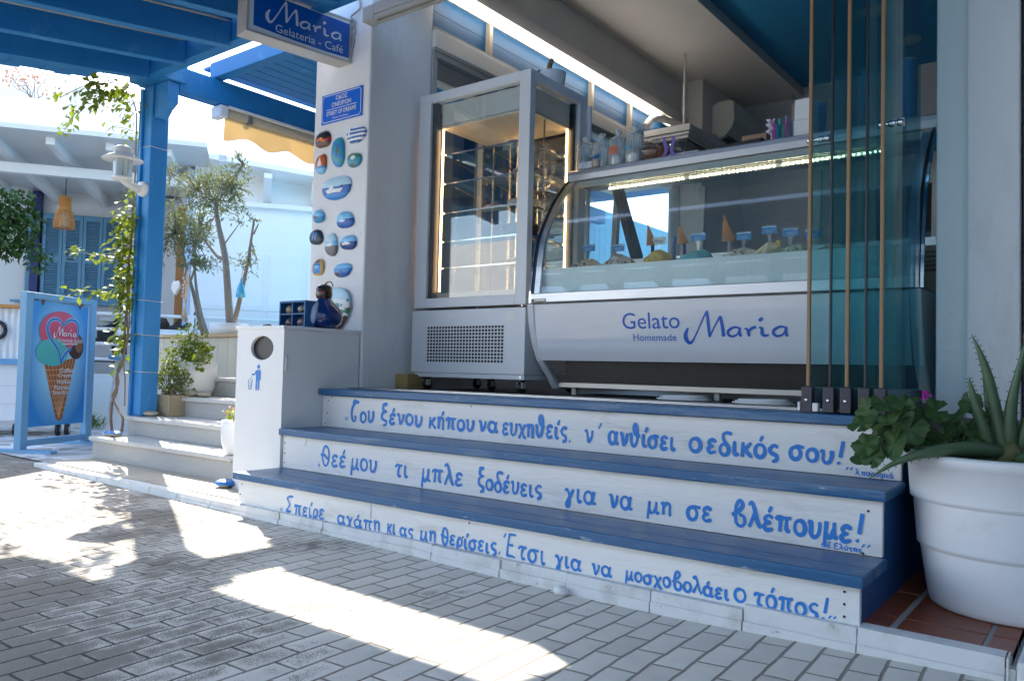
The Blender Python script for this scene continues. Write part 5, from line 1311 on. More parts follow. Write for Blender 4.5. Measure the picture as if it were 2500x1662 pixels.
for i, (x, y, n_, lb_) in enumerate(((2.33, 1.82, 26, 'stack of blue paper cups behind the napkins'), (2.585, 1.80, 40, 'stack of blue paper cups seen between the glass door leaves'), (2.765, 1.80, 42, 'tall stack of blue paper cups at the right end of the counter'))):
    t = thing('cup_stack', lb_, 'paper cups', (x, y, CT), 'stacks of paper cups on the counter')
    mb = MB(); mr = MB()
    for k in range(n_):
        z = CT + 0.008 * k
        mb.lathe([(0.034, z), (0.038, z + 0.0065), (0.0385, z + 0.0075)], (x, y, 0), 18, 0, cap=False)
    zt = CT + 0.008 * n_
    mb.lathe([(0.034, zt), (0.039, zt + 0.03)], (x, y, 0), 18, 0)
    mb.build('cups', [CUPB], t)
    mr.lathe([(0.039, zt + 0.030), (0.0405, zt + 0.033), (0.039, zt + 0.036)], (x, y, 0), 18, 0); mr.build('rim', [CUPR], t)
# everything on the counter top stands near its front edge
for o in list(COL.objects):
    if o.parent is None and o.name.split('.')[0] in ('glass_jar', 'price_card', 'cup', 'cookie_bag', 'candy_bag', 'black_tray', 'spoon_cup', 'sweet_wrapper', 'napkin_stack'):
        dy = -0.085
        o.location.x += 0.075 - 0.021 * o.location.x
        o.location.y += dy
# cables under the counter
for i, (x, y, lb_) in enumerate(((1.85, 1.28, 'loop of white cable lying under the middle of the counter'), (2.28, 1.20, 'loop of white cable lying under the counter near the door leaves'))):
    t = thing('cable_coil', lb_, 'cable', (x, y, 0.565), 'white cable loops under the counter')
    for k in range(3):
        mb = MB(); mb.tube([(x + (0.14 - 0.014 * k) * math.cos(a * 0.262), y + (0.10 - 0.01 * k) * math.sin(a * 0.262), 0.570 + 0.007 * k) for a in range(25)], 0.005, 6); mb.build('loop', [TAGW], t)
# ------------------------------------------------------------------ painted pebbles on the pillar
PP = {k: mat('pebble_' + k, hexc(v), 0.35, var=0.12, vscale=30) for k, v in dict(navy='#1c3f86', sea='#2f86d0', deep='#1e5fb0', sky='#7cc0e8', pale='#b9dbe8', white='#e6e6e2', black='#1c1a1c', orange='#e0641e', yellow='#f0b93a', red='#b52a1a', brown='#6a4a34', teal='#2f93a8', grey='#6a6a6c', sand='#c9a35e', rust='#c65a2a', slate='#25384e', green='#3f7f5a').items()}
PK = list(PP)
def pebble(label, x, z, w_, h_, fn, seed, depth=0.022):
    t = thing('painted_pebble', label, 'painted stone', (x, 0.80, z), 'painted pebbles glued on the white pillar')
    rg = random.Random(seed); ph = [rg.uniform(0, 6.28) for _ in range(3)]
    mb = MB(); NS, NR = 56, 18
    rows = []
    for a in range(NR + 1):
        k = a / NR; row = []
        for b in range(NS):
            th = 2 * math.pi * b / NS
            o = 1 + 0.05 * math.sin(2 * th + ph[0]) + 0.04 * math.sin(3 * th + ph[1])
            ce, se = math.cos(th), math.sin(th)
            sq = 1.0 / (abs(ce) ** 2.4 + abs(se) ** 2.4) ** (1 / 2.4)
            rr = math.sin(k * math.pi / 2) * o * sq
            row.append((rr * ce, rr * se, math.cos(k * math.pi / 2)))
        rows.append(row)
    ids = [[mb.av((x + p[0] * w_ / 2, 0.797 - depth * p[2] ** 0.7, z + p[1] * h_ / 2)) for p in row] for row in rows]
    for a in range(NR):
        for b in range(NS):
            c = (b + 1) % NS
            u = (rows[a][b][0] + rows[a + 1][c][0]) / 2; v = (rows[a][b][1] + rows[a + 1][c][1]) / 2
            mb.af([ids[a][b], ids[a][c], ids[a + 1][c], ids[a + 1][b]], PK.index(fn(u, v)), True)
    mb.build('stone', [PP[k] for k in PK], t)
def inb(u, v, cx, cy, rx, ry): return ((u - cx) / rx) ** 2 + ((v - cy) / ry) ** 2 < 1
def f_sunset(u, v):
    if inb(u, v, 0.0, 0.05, 0.2, 0.16): return 'yellow'
    if abs(v + 0.12 + 0.12 * math.sin(4 * u)) < 0.17 and u > -0.75: return 'orange' if u < 0.55 else 'red'
    return 'black' if v > -0.5 else 'brown'
def f_flag(u, v):
    k = int(math.floor((v + 0.95) / 0.235)); st = 'sea' if k % 2 == 0 else 'white'
    if u < -0.35 and v > 0.0: return 'white' if (abs(u + 0.62) < 0.09 or abs(v - 0.42) < 0.1) else 'deep'
    return 'deep' if st == 'sea' else 'white'
def f_dolphin(u, v):
    if abs(u - 0.1 - 0.18 * math.sin(2.2 * v)) < 0.22 * (1 - abs(v - 0.05) / 0.55) and abs(v) < 0.55: return 'grey'
    return 'teal' if (math.sin(9 * v + 3 * u) > -0.6) else 'sea'
def f_sail(u, v):
    if -0.25 < v < 0.75 and abs(u - 0.05) < 0.35 * (0.85 - v): return 'white'
    return 'rust' if v > -0.3 else 'sky' if v < -0.5 else 'sea'
def f_house(u, v):
    if inb(u, v, 0.05, 0.25, 0.35, 0.3): return 'white'
    if v < -0.45 and abs(u + 0.05) < 0.28: return 'grey'
    return 'green' if v > 0.25 else 'teal'
def f_boat(u, v):
    if -0.42 < v < -0.12 and abs(u + 0.05) < 0.55 + 0.35 * v + 0.1: return 'white'
    if -0.15 < v < 0.18 and -0.4 < u < -0.1: return 'white'
    if -0.02 < v < 0.1 and (u < -0.55 or u > 0.35): return 'navy'
    return 'pale' if v > 0.05 else 'sea' if v < -0.5 else 'deep'
def f_cliff(u, v):
    if v < 0.35 - 0.55 * (u + 0.9) and v > -0.35: return 'brown' if u < -0.3 else 'slate'
    return 'sky' if v > -0.05 else 'sea' if (math.sin(12 * v) > 0) else 'teal'
def f_ketch(u, v):
    if -0.25 < v < -0.05 and abs(u + 0.15) < 0.25: return 'white'
    if abs(u + 0.15) < 0.04 and -0.1 < v < 0.5: return 'white'
    if -0.15 < v < 0.08 and u > 0.25: return 'navy'
    return 'sky' if v > -0.15 else 'deep'
def f_dark(u, v):
    if (abs(u + 0.25 - 0.2 * v) < 0.07 or abs(u - 0.15 - 0.2 * v) < 0.08) and abs(v - 0.1) < 0.45: return 'sea'
    return 'slate'
def f_chapel(u, v):
    if -0.15 < v < 0.12 and abs(u + 0.05) < 0.35: return 'white'
    if v < -0.12: return 'grey'
    return 'pale' if v > 0.3 or math.sin(6 * u + 4 * v) > 0.3 else 'sky'
def f_motor(u, v):
    if -0.3 < v < -0.02 and abs(u + 0.1) < 0.5: return 'white'
    if -0.05 < v < 0.15 and abs(u + 0.05) < 0.22: return 'pale'
    return 'sky' if v > 0.1 else 'navy'
def f_yellow(u, v):
    if abs(u) < 0.62 and -0.7 < v < 0.45:
        return 'sky' if (abs(u) < 0.3 and -0.1 < v < 0.2) else 'navy' if abs(v - 0.3) < 0.08 else 'sea'
    if abs(u) < 0.4 and v > 0.45: return 'brown'
    return 'sand'
def f_sea(u, v):
    if v < -0.35 and u < -0.3: return 'brown'
    if -0.3 < v < -0.1 and abs(u) < 0.18: return 'navy'
    return 'sky' if v > 0.25 else 'sea' if v > -0.4 else 'deep'
for i, (lb_, x, z, w_, h_, fn) in enumerate((
    ('black pebble painted with an orange sunset', -0.413, 2.119, 0.140, 0.111, f_sunset), ('pebble painted with blue and white flag stripes', -0.102, 2.100, 0.165, 0.104, f_flag),
    ('tall turquoise pebble painted with a grey dolphin', -0.264, 2.016, 0.125, 0.179, f_dolphin), ('pebble with a white sail on an orange sky', -0.425, 1.964, 0.110, 0.122, f_sail),
    ('green and teal pebble painted with a white house', -0.112, 1.946, 0.120, 0.093, f_house), ('largest pebble, painted with a white fishing boat on blue sea', -0.269, 1.794, 0.258, 0.151, f_boat),
    ('small pebble painted with a dark cliff above the sea', -0.429, 1.632, 0.104, 0.085, f_cliff), ('round blue pebble painted with a small white sailing boat', -0.178, 1.585, 0.157, 0.101, f_ketch),
    ('dark slate pebble with two pale blue marks', -0.447, 1.501, 0.125, 0.098, f_dark), ('oval pebble painted with a white chapel on grey rock', -0.299, 1.442, 0.114, 0.143, f_chapel),
    ('pebble painted with a white motor boat on navy sea', -0.140, 1.443, 0.138, 0.092, f_motor), ('sandy yellow pebble painted with a blue doorway', -0.417, 1.308, 0.110, 0.106, f_yellow),
    ('lowest blue pebble painted with a calm sea', -0.186, 1.279, 0.158, 0.084, f_sea))):
    pebble(lb_, x, z, w_, h_, fn, i + 3)
def f_beach(u, v):
    if v > 0.35: return 'pale'
    if v > 0.1: return 'teal' if math.sin(14 * v + 2 * u) > -0.3 else 'white'
    if v > -0.35: return 'green' if math.sin(17 * v - 3 * u) > 0 else 'white'
    return 'brown'
t = thing('painted_stone', 'big stone painted with breaking waves leaning behind the gourd figure', 'painted stone', (-0.24, 0.77, 0.906))
mb = MB(); rows = []
NS, NR = 48, 14
for a in range(NR + 1):
    k = a / NR; row = []
    for b in range(NS):
        th = 2 * math.pi * b / NS; o = 1 + 0.06 * math.sin(2 * th + 1) + 0.06 * math.sin(3 * th)
        row.append((math.sin(k * math.pi / 2) * o * math.cos(th), math.sin(k * math.pi / 2) * o * math.sin(th), math.cos(k * math.pi / 2)))
    rows.append(row)
ids = [[mb.av((-0.235 + p[0] * 0.130, 0.785 - 0.02 * p[2] ** 0.6, 1.045 + p[1] * 0.140)) for p in row] for row in rows]
for a in range(NR):
    for b in range(NS):
        c = (b + 1) % NS
        mb.af([ids[a][b], ids[a][c], ids[a + 1][c], ids[a + 1][b]], PK.index(f_beach((rows[a][b][0] + rows[a + 1][c][0]) / 2, (rows[a][b][1] + rows[a + 1][c][1]) / 2)), True)
mb.build('stone', [PP[k] for k in PK], t)

# gourd figure, box of shells, dark pebble on the bin
t = thing('gourd_figure', 'glossy painted gourd figure with dark blue body, pale sleeve and bearded brown head', 'figurine', (-0.062, 0.56, 0.906))
GB = mat('glossy_navy_gourd', hexc('#16306e'), 0.12, coat=0.6, var=0.15)
GH = mat('brown_painted_head', hexc('#6b3d22'), 0.2, coat=0.5, vscale=30, col2=hexc('#2b1a12'), thr=(0.42, 0.58))
gx, gy = -0.062, 0.56
mb = MB(); mb.lathe([(0.0, 0.906), (0.06, 0.908), (0.098, 0.935), (0.108, 0.970), (0.098, 1.010), (0.070, 1.045), (0.046, 1.068), (0.040, 1.078)], (gx, gy, 0), 36, cap=False); mb.build('body', [GB], t)
mb = MB(); mb.ell((gx - 0.004, gy, 1.105), (0.048, 0.048, 0.052), 24, 16); mb.build('head', [GH], t)
mb = MB(); mb.lathe([(0.047, 1.128), (0.044, 1.148), (0.022, 1.160), (0.0, 1.162)], (gx - 0.004, gy, 0), 24, cap=False); mb.build('cap', [mat('black_cap', (0.03, 0.02, 0.02), 0.2, coat=0.5)], t)
mb = MB(); mb.tube(smooth_path([(gx, gy, 1.158), (gx + 0.02, gy, 1.172), (gx + 0.055, gy, 1.172), (gx + 0.072, gy, 1.145)], 5), lambda k: 0.006 - 0.003 * k, 8); mb.build('stalk', [mat('dry_stalk', (0.25, 0.18, 0.12), 0.7)], t)
def on_gourd(pts):
    prof = [(0.0, 0.906), (0.06, 0.908), (0.098, 0.935), (0.108, 0.970), (0.098, 1.010), (0.070, 1.045), (0.046, 1.068)]
    out = []
    for a, z in pts:
        r = interp(z, [(q[1], q[0]) for q in prof]) + 0.003
        out.append((gx + r * math.sin(a), gy - r * math.cos(a), z))
    return out
mb = MB(); mb.tube(on_gourd(smooth_path([(0.15, 1.045), (0.30, 1.02), (0.36, 0.98), (0.25, 0.945), (0.05, 0.925)], 5)), lambda k: 0.022 - 0.006 * k, 10); mb.build('sleeve', [mat('pale_blue_sleeve', hexc('#a9bdd8'), 0.25)], t)
mb = MB(); mb.tube(on_gourd(smooth_path([(0.05, 0.928), (-0.1, 0.918), (-0.2, 0.916)], 4)), 0.010, 8); mb.build('hand', [GH], t)
mb = MB()
for k in range(9):
    a = -1.0 + 0.13 * k; mb.tube(on_gourd([(a, 0.955 - 0.004 * k), (a, 0.935 - 0.003 * k)]), 0.0022, 5)
mb.build('brush_marks', [mat('tan_brush_marks', (0.5, 0.4, 0.3), 0.4)], t)
t = thing('shell_box', 'blue wooden box with four compartments standing on the bin', 'box', (-0.155, 0.42, 0.906))
BXB = mat('teal_blue_box', hexc('#14568c'), 0.5, var=0.08)
part('case', [(-0.262, -0.252, 0.40, 0.47, 0.906, 1.056), (-0.038, -0.028, 0.40, 0.47, 0.906, 1.056), (-0.252, -0.038, 0.40, 0.47, 1.046, 1.056), (-0.252, -0.038, 0.40, 0.47, 0.906, 0.914), (-0.252, -0.038, 0.46, 0.47, 0.914, 1.046)], BXB, t)
part('divider', [(-0.150, -0.142, 0.402, 0.46, 0.914, 1.046), (-0.252, -0.150, 0.402, 0.46, 0.978, 0.985), (-0.142, -0.038, 0.402, 0.46, 0.978, 0.985)], BXB, t)
SHM = mat('mottled_shell', hexc('#7a6656'), 0.3, vscale=30, col2=hexc('#3a2b2a'), thr=(0.4, 0.6), bump=0.8, bscale=60)
for i, (x, z, w_, lb_) in enumerate(((-0.200, 1.008, 'pale', 'beige fan shell in the upper left compartment of the blue box'), (-0.092, 1.008, 'grey', 'dark speckled shell in the upper right compartment of the blue box'), (-0.200, 0.934, 'dark', 'dark shell in the lower left compartment of the blue box'), (-0.092, 0.936, 'purple', 'round purple brown shell in the lower right compartment of the blue box'))):
    mm = [mat('beige_shell', hexc('#b59b78'), 0.4, vscale=25, col2=hexc('#6a5240')), mat('grey_shell', hexc('#8a8684'), 0.3, vscale=40, col2=hexc('#33302f'), thr=(0.4, 0.6)), SHM, mat('purple_shell', hexc('#4a2f35'), 0.3, vscale=40, col2=hexc('#7a6a66'))][i]
    mb = MB(); mb.ell((x, 0.43, z), (0.036, 0.02, 0.024), 18, 10, 0, 0.10, i)
    o = mb.build('sea_shell', [mm], loc=(x, 0.43, z - 0.024)); tag(o, lb_, 'shell', 'shells in the blue box')
mb = MB(); mb.ell((-0.315, 0.36, 0.915), (0.032, 0.022, 0.010), 18, 8, 0, 0.04, 1)
tag(mb.build('dark_pebble', [mat('blue_black_pebble', hexc('#2c3a52'), 0.4)], loc=(-0.315, 0.36, 0.905)), 'flat blue black pebble lying on the bin beside the shell box', 'pebble')

# ------------------------------------------------------------------ big pot, aloe and geranium at the right
px_, py_ = 3.312, 0.500
t = thing('plant_pot', 'large round white plastic plant pot with two raised rings beside the steps', 'pot', (px_, py_, -0.002))
prof = [(0.205, 0.0), (0.222, 0.004), (0.232, 0.05), (0.250, 0.172), (0.250, 0.178), (0.260, 0.182), (0.260, 0.192), (0.270, 0.318), (0.270, 0.322), (0.280, 0.326), (0.280, 0.336), (0.286, 0.425), (0.300, 0.435), (0.308, 0.455), (0.306, 0.466), (0.292, 0.470), (0.282, 0.462), (0.272, 0.41)]
mb = MB(); mb.lathe(smooth_path(prof[:3], 3)[:-1] + prof[2:], (px_, py_, 0), 72); mb.build('pot', [POTW], t)
mb = MB(); mb.lathe([(0.278, 0.425), (0.2, 0.432), (0.1, 0.438), (0.0, 0.44)], (px_, py_, 0), 40, cap=False); mb.build('soil', [SOIL], t)
al = thing('aloe_plant', 'aloe plant with long pointed fleshy leaves in the big white pot', 'aloe', (3.305, 0.44, 0.43))
ALO = mat('aloe_green', (0.055, 0.11, 0.055), 0.4, vscale=8, col2=(0.11, 0.17, 0.075))
def aloe(pts, w0, dry=False):
    mb = MB(); P = smooth_path(pts, 8); n = len(P)
    mb.tube(P, lambda k: max(0.0015, w0 * (1 - k ** 1.3) * (0.75 + 0.25 * min(1, k * 6))), 10)
    for k in range(2, n - 2, 2):
        d = (Vector(P[k + 1]) - Vector(P[k - 1])).normalized(); s = d.cross(Vector((0.3, -1, 0))).normalized()
        r = w0 * (1 - (k / n) ** 1.3)
        for sg in (-1, 1): mb.leaf(Vector(P[k]) + s * sg * r * 0.92, s * sg + d * 0.6, (0, -1, 0), 0.008, 0.004)
    mb.build('leaf', [mat('dry_aloe_leaf', (0.16, 0.10, 0.06), 0.8, var=0.3) if dry else ALO], al)
b0 = (3.30, 0.43, 0.46)
aloe([b0, (3.285, 0.425, 0.56), (3.262, 0.41, 0.70), (3.240, 0.40, 0.78), (3.218, 0.40, 0.835)], 0.024)
aloe([(3.285, 0.45, 0.47), (3.262, 0.46, 0.60), (3.248, 0.46, 0.70), (3.236, 0.46, 0.775)], 0.019)
aloe([(3.27, 0.41, 0.47), (3.245, 0.39, 0.57), (3.222, 0.38, 0.66), (3.214, 0.375, 0.705)], 0.021)
aloe([(3.315, 0.43, 0.47), (3.318, 0.42, 0.60), (3.338, 0.41, 0.72), (3.37, 0.40, 0.86)], 0.023)
aloe([(3.335, 0.45, 0.47), (3.365, 0.44, 0.58), (3.40, 0.42, 0.66), (3.45, 0.40, 0.70)], 0.024)
aloe([(3.30, 0.42, 0.48), (3.22, 0.30, 0.492), (3.13, 0.21, 0.480), (3.05, 0.165, 0.445), (2.985, 0.14, 0.395)], 0.026)
aloe([(3.28, 0.40, 0.46), (3.20, 0.35, 0.47), (3.12, 0.31, 0.485), (3.06, 0.30, 0.49)], 0.020)
aloe([(3.34, 0.40, 0.46), (3.40, 0.36, 0.49), (3.47, 0.33, 0.50)], 0.022)
aloe([(3.355, 0.42, 0.84), (3.362, 0.42, 0.74), (3.365, 0.42, 0.60), (3.362, 0.42, 0.50)], 0.008, True)
mb = MB(); mb.ell((3.31, 0.43, 0.47), (0.045, 0.045, 0.05), 16, 10, 0, 0.1, 3); mb.build('crown', [mat('aloe_base', (0.13, 0.14, 0.05), 0.6, var=0.3)], al)
GERL = mat('geranium_leaf', (0.022, 0.062, 0.012), 0.55, vscale=26, col2=(0.055, 0.12, 0.022), transl=0.12, bump=0.4, bscale=60)
ge = thing('geranium', 'dark leafy geranium with one magenta bloom trailing over the white pot rim', 'geranium', (3.13, 0.36, 0.43))
def round_leaf(mb, c, nrm, r, seed):
    rg = random.Random(seed); nrm = Vector(nrm).normalized(); a = nrm.orthogonal().normalized(); b = nrm.cross(a)
    th0 = rg.uniform(0, 6.28); ci = mb.av(Vector(c) - nrm * r * 0.05)
    n = 34; ring = []; mid = []
    for k in range(n):
        th = th0 + 0.22 + (2 * math.pi - 0.44) * k / (n - 1)
        rr = r * (1 + 0.09 * math.sin(5 * (th - th0) - 0.6) + 0.05 * math.sin(17 * th))
        wv_ = nrm * (0.09 * r * math.sin(5 * (th - th0)))
        ring.append(mb.av(Vector(c) + (a * math.cos(th) + b * math.sin(th)) * rr + wv_ * 1.2))
        mid.append(mb.av(Vector(c) + (a * math.cos(th) + b * math.sin(th)) * rr * 0.55 - nrm * r * 0.02 + wv_ * 0.6))
    for k in range(n - 1):
        mb.af([ci, mid[k], mid[k + 1]], 0, True); mb.af([mid[k], ring[k], ring[k + 1], mid[k + 1]], 0, True)
mbL = MB(); mbS = MB(); rg = random.Random(21)
spots = []
for k in range(30):
    u = rg.random(); x = 2.955 + 0.30 * u + rg.uniform(-0.02, 0.02); y = 0.24 + 0.20 * u + rg.uniform(-0.06, 0.08)
    z = 0.535 + 0.035 * math.sin(6 * u) + rg.uniform(-0.09, 0.055) * (1 - 0.5 * u)
    spots.append((x, y, z, rg.uniform(0.034, 0.054)))
spots += [(2.945, 0.22, 0.555, 0.042), (2.96, 0.2, 0.49, 0.040), (2.985, 0.19, 0.455, 0.034), (3.02, 0.2, 0.57, 0.050), (3.04, 0.2, 0.50, 0.052), (3.08, 0.22, 0.545, 0.050), (3.06, 0.25, 0.60, 0.036), (3.25, 0.44, 0.60, 0.036), (3.21, 0.45, 0.625, 0.034), (3.24, 0.40, 0.54, 0.038), (3.14, 0.3, 0.60, 0.04), (3.175, 0.36, 0.58, 0.042)]
for k, (x, y, z, r) in enumerate(spots):
    nn = (rg.uniform(-0.6, 0.5), rg.uniform(-1.0, -0.35), rg.uniform(0.2, 1.0))
    round_leaf(mbL, (x, y, z), nn, r, k)
    mbS.tube(smooth_path([(3.16 + rg.uniform(-0.05, 0.05), 0.38, 0.44), ((x + 3.16) / 2, (y + 0.4) / 2, (z + 0.47) / 2 + 0.02), (x, y + 0.01, z - 0.005)], 3), 0.0028, 5)
mbL.build('leaves', [GERL], ge); mbS.build('stems', [GREEN], ge)
mb = MB()
for k in range(16): mb.leaf((3.115 + rg.uniform(-0.01, 0.01), 0.27, 0.645 + rg.uniform(-0.008, 0.008)), (rg.uniform(-1, 1), rg.uniform(-1, 0.2), rg.uniform(-0.5, 1)), (0, 0, 1), 0.016, 0.012)
mb.build('bloom', [PINK], ge)
# ------------------------------------------------------------------ stone stairs at the left
st = thing('stone_stairs', 'grey stone stairs with pale treads between the blue post and the bin', 'stairs', (-1.5, 0.8, -0.015))
SX0, SX1 = -2.40, -0.60
sy = [0.37, 0.625, 0.935, 1.21, 1.62]; sz = [0.141, 0.281, 0.429, 0.580]
for i in range(4):
    zb_ = -0.06 if i == 0 else sz[i - 1]
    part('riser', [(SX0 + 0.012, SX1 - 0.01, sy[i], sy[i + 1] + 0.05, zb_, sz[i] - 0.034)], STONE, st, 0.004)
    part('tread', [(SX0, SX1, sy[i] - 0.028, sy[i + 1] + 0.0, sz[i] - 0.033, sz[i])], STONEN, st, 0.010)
part('landing', [(-4.2, -0.2, 1.62, 3.2, 0.2, 0.575)], STONEN, st, 0.005)

pw = thing('planter_wall', 'cream boarded low wall with a wooden cap behind the stone stairs', 'wall', (-2.2, 1.75, 0.575))
BOARD = mat('cream_boards', hexc('#d9cdb4'), 0.6, var=0.06, vscale=3, stretch=(3, 3, 0.6))
mb = MB(); x = -4.1
while x < -0.53:
    mb.box(x, x + 0.150, 1.66, 1.68, 0.575, 0.925); x += 0.154
mb.build('boards', [BOARD], pw, bevel=0.002)
part('cap', [(-4.15, -0.53, 1.63, 1.95, 0.927, 0.957)], mat('varnished_cap', hexc('#c9a878'), 0.5, var=0.1, vscale=5, stretch=(1, 8, 8)), pw, 0.004)
part('rear_wall', [(-4.1, -0.53, 1.69, 1.94, 0.575, 0.925)], WALLW, pw)

def leaf_blob(mb, c, r, n, L, W, rg, out=0.7, mi=0, up=0.2, shell=0.35):
    for _ in range(n):
        while True:
            p = Vector((rg.uniform(-1, 1), rg.uniform(-1, 1), rg.uniform(-1, 1)))
            if shell < p.length <= 1: break
        q = Vector((c[0] + p.x * r[0], c[1] + p.y * r[1], c[2] + p.z * r[2]))
        d = p.normalized() * out + Vector((rg.uniform(-1, 1), rg.uniform(-1, 1), rg.uniform(-1, 1))) * (1.1 - out) + Vector((0, 0, up))
        k = rg.uniform(0.7, 1.25)
        mb.leaf(q, d, (rg.uniform(-1, 1), rg.uniform(-1, 1), 1.0), L * k, W * k, mi)

def twig(mb, a, b, r0, r1, rg, bend=0.06, n=4):
    a, b = Vector(a), Vector(b); L = (b - a).length
    pts = [a + (b - a) * (k / n) + Vector((rg.uniform(-1, 1), rg.uniform(-1, 1), rg.uniform(-1, 1))) * L * bend * (0 if k in (0, n) else 1) for k in range(n + 1)]
    sm = smooth_path([tuple(p) for p in pts], 4)
    mb.tube(sm, lambda t: r0 + (r1 - r0) * t, 8)
    return sm

# planters and plants on the stairs
bp_ = thing('stone_planter', 'square sandstone planter box on the second stone stair', 'planter', (-2.27, 0.78, 0.281))
SAND = mat('rough_sandstone', hexc('#a89a80'), 0.85, var=0.2, vscale=12, bump=0.8, bscale=40)
mb = MB()
x0, x1, y0, y1, z0, z1 = -2.375, -2.135, 0.80, 0.98, 0.281, 0.442
mb.box(x0, x1, y0, y0 + 0.02, z0, z1); mb.box(x0, x1, y1 - 0.02, y1, z0, z1); mb.box(x0, x0 + 0.02, y0 + 0.02, y1 - 0.02, z0, z1); mb.box(x1 - 0.02, x1, y0 + 0.02, y1 - 0.02, z0, z1)
mb.build('box', [SAND], bp_, bevel=0.005)
part('soil', [(x0 + 0.02, x1 - 0.02, y0 + 0.02, y1 - 0.02, z0 + 0.02, z1 - 0.025)], SOIL, bp_)
gr = thing('red_geranium', 'bushy green plant with a red flower growing in the sandstone planter', 'plant', (-2.26, 0.88, 0.42))
rg = random.Random(31); mb = MB(); ms = MB()
for k in range(16):
    e = (-2.26 + rg.uniform(-0.16, 0.16), 0.86 + rg.uniform(-0.1, 0.1), 0.50 + rg.uniform(0.0, 0.26))
    sm = twig(ms, (-2.26 + rg.uniform(-0.06, 0.06), 0.88, 0.42), e, 0.005, 0.002, rg, 0.08)
    leaf_blob(mb, e, (0.05, 0.05, 0.06), 18, 0.032, 0.024, rg, 0.5, rg.choice([0, 0, 1]))
leaf_blob(mb, (-2.26, 0.87, 0.54), (0.13, 0.10, 0.10), 170, 0.034, 0.026, rg, 0.5, 0)
leaf_blob(mb, (-2.20, 0.87, 0.68), (0.08, 0.08, 0.10), 80, 0.030, 0.022, rg, 0.5, 1)
mb.build('leaves', [GREEN2, VINEL], gr); ms.build('stems', [BARK], gr)
mb = MB()
for c in ((-2.345, 0.79, 0.505), (-2.355, 0.80, 0.52), (-2.30, 0.80, 0.66), (-2.40, 0.8, 0.63)):
    big = c[2] < 0.6
    for _ in range(12 if big else 4): mb.leaf((c[0] + rg.uniform(-0.012, 0.012), c[1], c[2] + rg.uniform(-0.015, 0.015)), (rg.uniform(-1, 1), -0.6, rg.uniform(-1, 1)), (0, 0, 1), 0.020, 0.016)
mb.build('blooms', [RED], gr)
wp = thing('white_planter', 'round white planter on the third stone stair', 'planter', (-2.28, 1.06, 0.429))
mb = MB(); mb.lathe([(0.095, 0.429), (0.125, 0.445), (0.150, 0.50), (0.160, 0.60), (0.163, 0.695), (0.155, 0.698), (0.150, 0.66)], (-2.275, 1.10, 0), 40); mb.build('pot', [POTW], wp)
mb = MB(); mb.lathe([(0.150, 0.665), (0.0, 0.675)], (-2.275, 1.10, 0), 24, cap=False); mb.build('soil', [SOIL], wp)
fp_ = thing('leafy_plant', 'light green leafy plant growing in the round white planter', 'plant', (-2.275, 1.10, 0.67))
rg = random.Random(41); mb = MB(); ms = MB()
for e in ((-2.46, 1.05, 0.84), (-2.38, 1.05, 0.90), (-2.27, 1.06, 0.95), (-2.20, 1.08, 0.88), (-2.12, 1.06, 0.80), (-2.04, 1.02, 0.76), (-2.10, 1.03, 0.70), (-2.33, 1.04, 0.80), (-2.27, 1.04, 0.76), (-2.20, 1.04, 0.73)):
    twig(ms, (-2.275 + rg.uniform(-0.05, 0.05), 1.10, 0.67), e, 0.006, 0.002, rg, 0.08)
    leaf_blob(mb, e, (0.06, 0.05, 0.06), 34, 0.038, 0.022, rg, 0.5, rg.choice([0, 1]))
leaf_blob(mb, (-2.28, 1.06, 0.77), (0.11, 0.09, 0.11), 200, 0.036, 0.024, rg, 0.5, 0)
leaf_blob(mb, (-2.0, 1.0, 0.765), (0.05, 0.04, 0.04), 26, 0.06, 0.05, rg, 0.5, 1)
mb.build('leaves', [GREEN2, VINEL], fp_); ms.build('stems', [BARK], fp_)
wp2 = thing('white_planter', 'slender white planter half hidden beside the bin', 'planter', (-0.66, 0.45, 0.141))
mb = MB(); mb.lathe([(0.07, 0.141), (0.098, 0.155), (0.118, 0.22), (0.124, 0.30), (0.122, 0.348), (0.116, 0.35), (0.11, 0.32)], (-0.672, 0.46, 0), 36); mb.build('pot', [POTW], wp2)
fl = thing('pink_flowers', 'small bunch of pink and white flowers in the slender planter by the bin', 'flowers', (-0.66, 0.46, 0.34))
rg = random.Random(51); mb = MB()
leaf_blob(mb, (-0.665, 0.455, 0.375), (0.10, 0.09, 0.05), 130, 0.034, 0.02, rg, 0.5, 0)
for _ in range(46):
    mb.leaf((-0.672 + rg.uniform(-0.10, 0.10), 0.45 + rg.uniform(-0.09, 0.05), 0.40 + rg.uniform(-0.02, 0.025)), (rg.uniform(-1, 1), rg.uniform(-1, 0.3), rg.uniform(0, 1)), (0, 0, 1), 0.022, 0.016, rg.choice([1, 1, 2]))
mb.build('blooms', [VINEL, mat('coral_petal', (0.75, 0.12, 0.12), 0.5), mat('cream_petal', (0.8, 0.7, 0.6), 0.5)], fl)
SHORE = mat('smooth_beach_stone', hexc('#b5aa98'), 0.6, var=0.15, vscale=10, bump=0.3)
BSTONE = mat('blue_painted_top', hexc('#2b78c4'), 0.4, var=0.1)
for (x, y, z, a, b, c, lb_) in ((-2.26, 0.72, 0.281, 0.105, 0.055, 0.022, 'long flat beach stone in front of the sandstone planter'), (-2.16, 0.995, 0.429, 0.075, 0.05, 0.028, 'rounded pale beach stone under the round white planter, the left one'), (-2.035, 1.03, 0.429, 0.075, 0.045, 0.022, 'rounded pale beach stone under the round white planter, the right one')):
    mb = MB(); mb.ell((x, y, z + c), (a, b, c), 24, 12, 0, 0.03, int(x * 50))
    tag(mb.build('beach_stone', [SHORE], loc=(x, y, z)), lb_, 'stone', 'stones on the stairs')
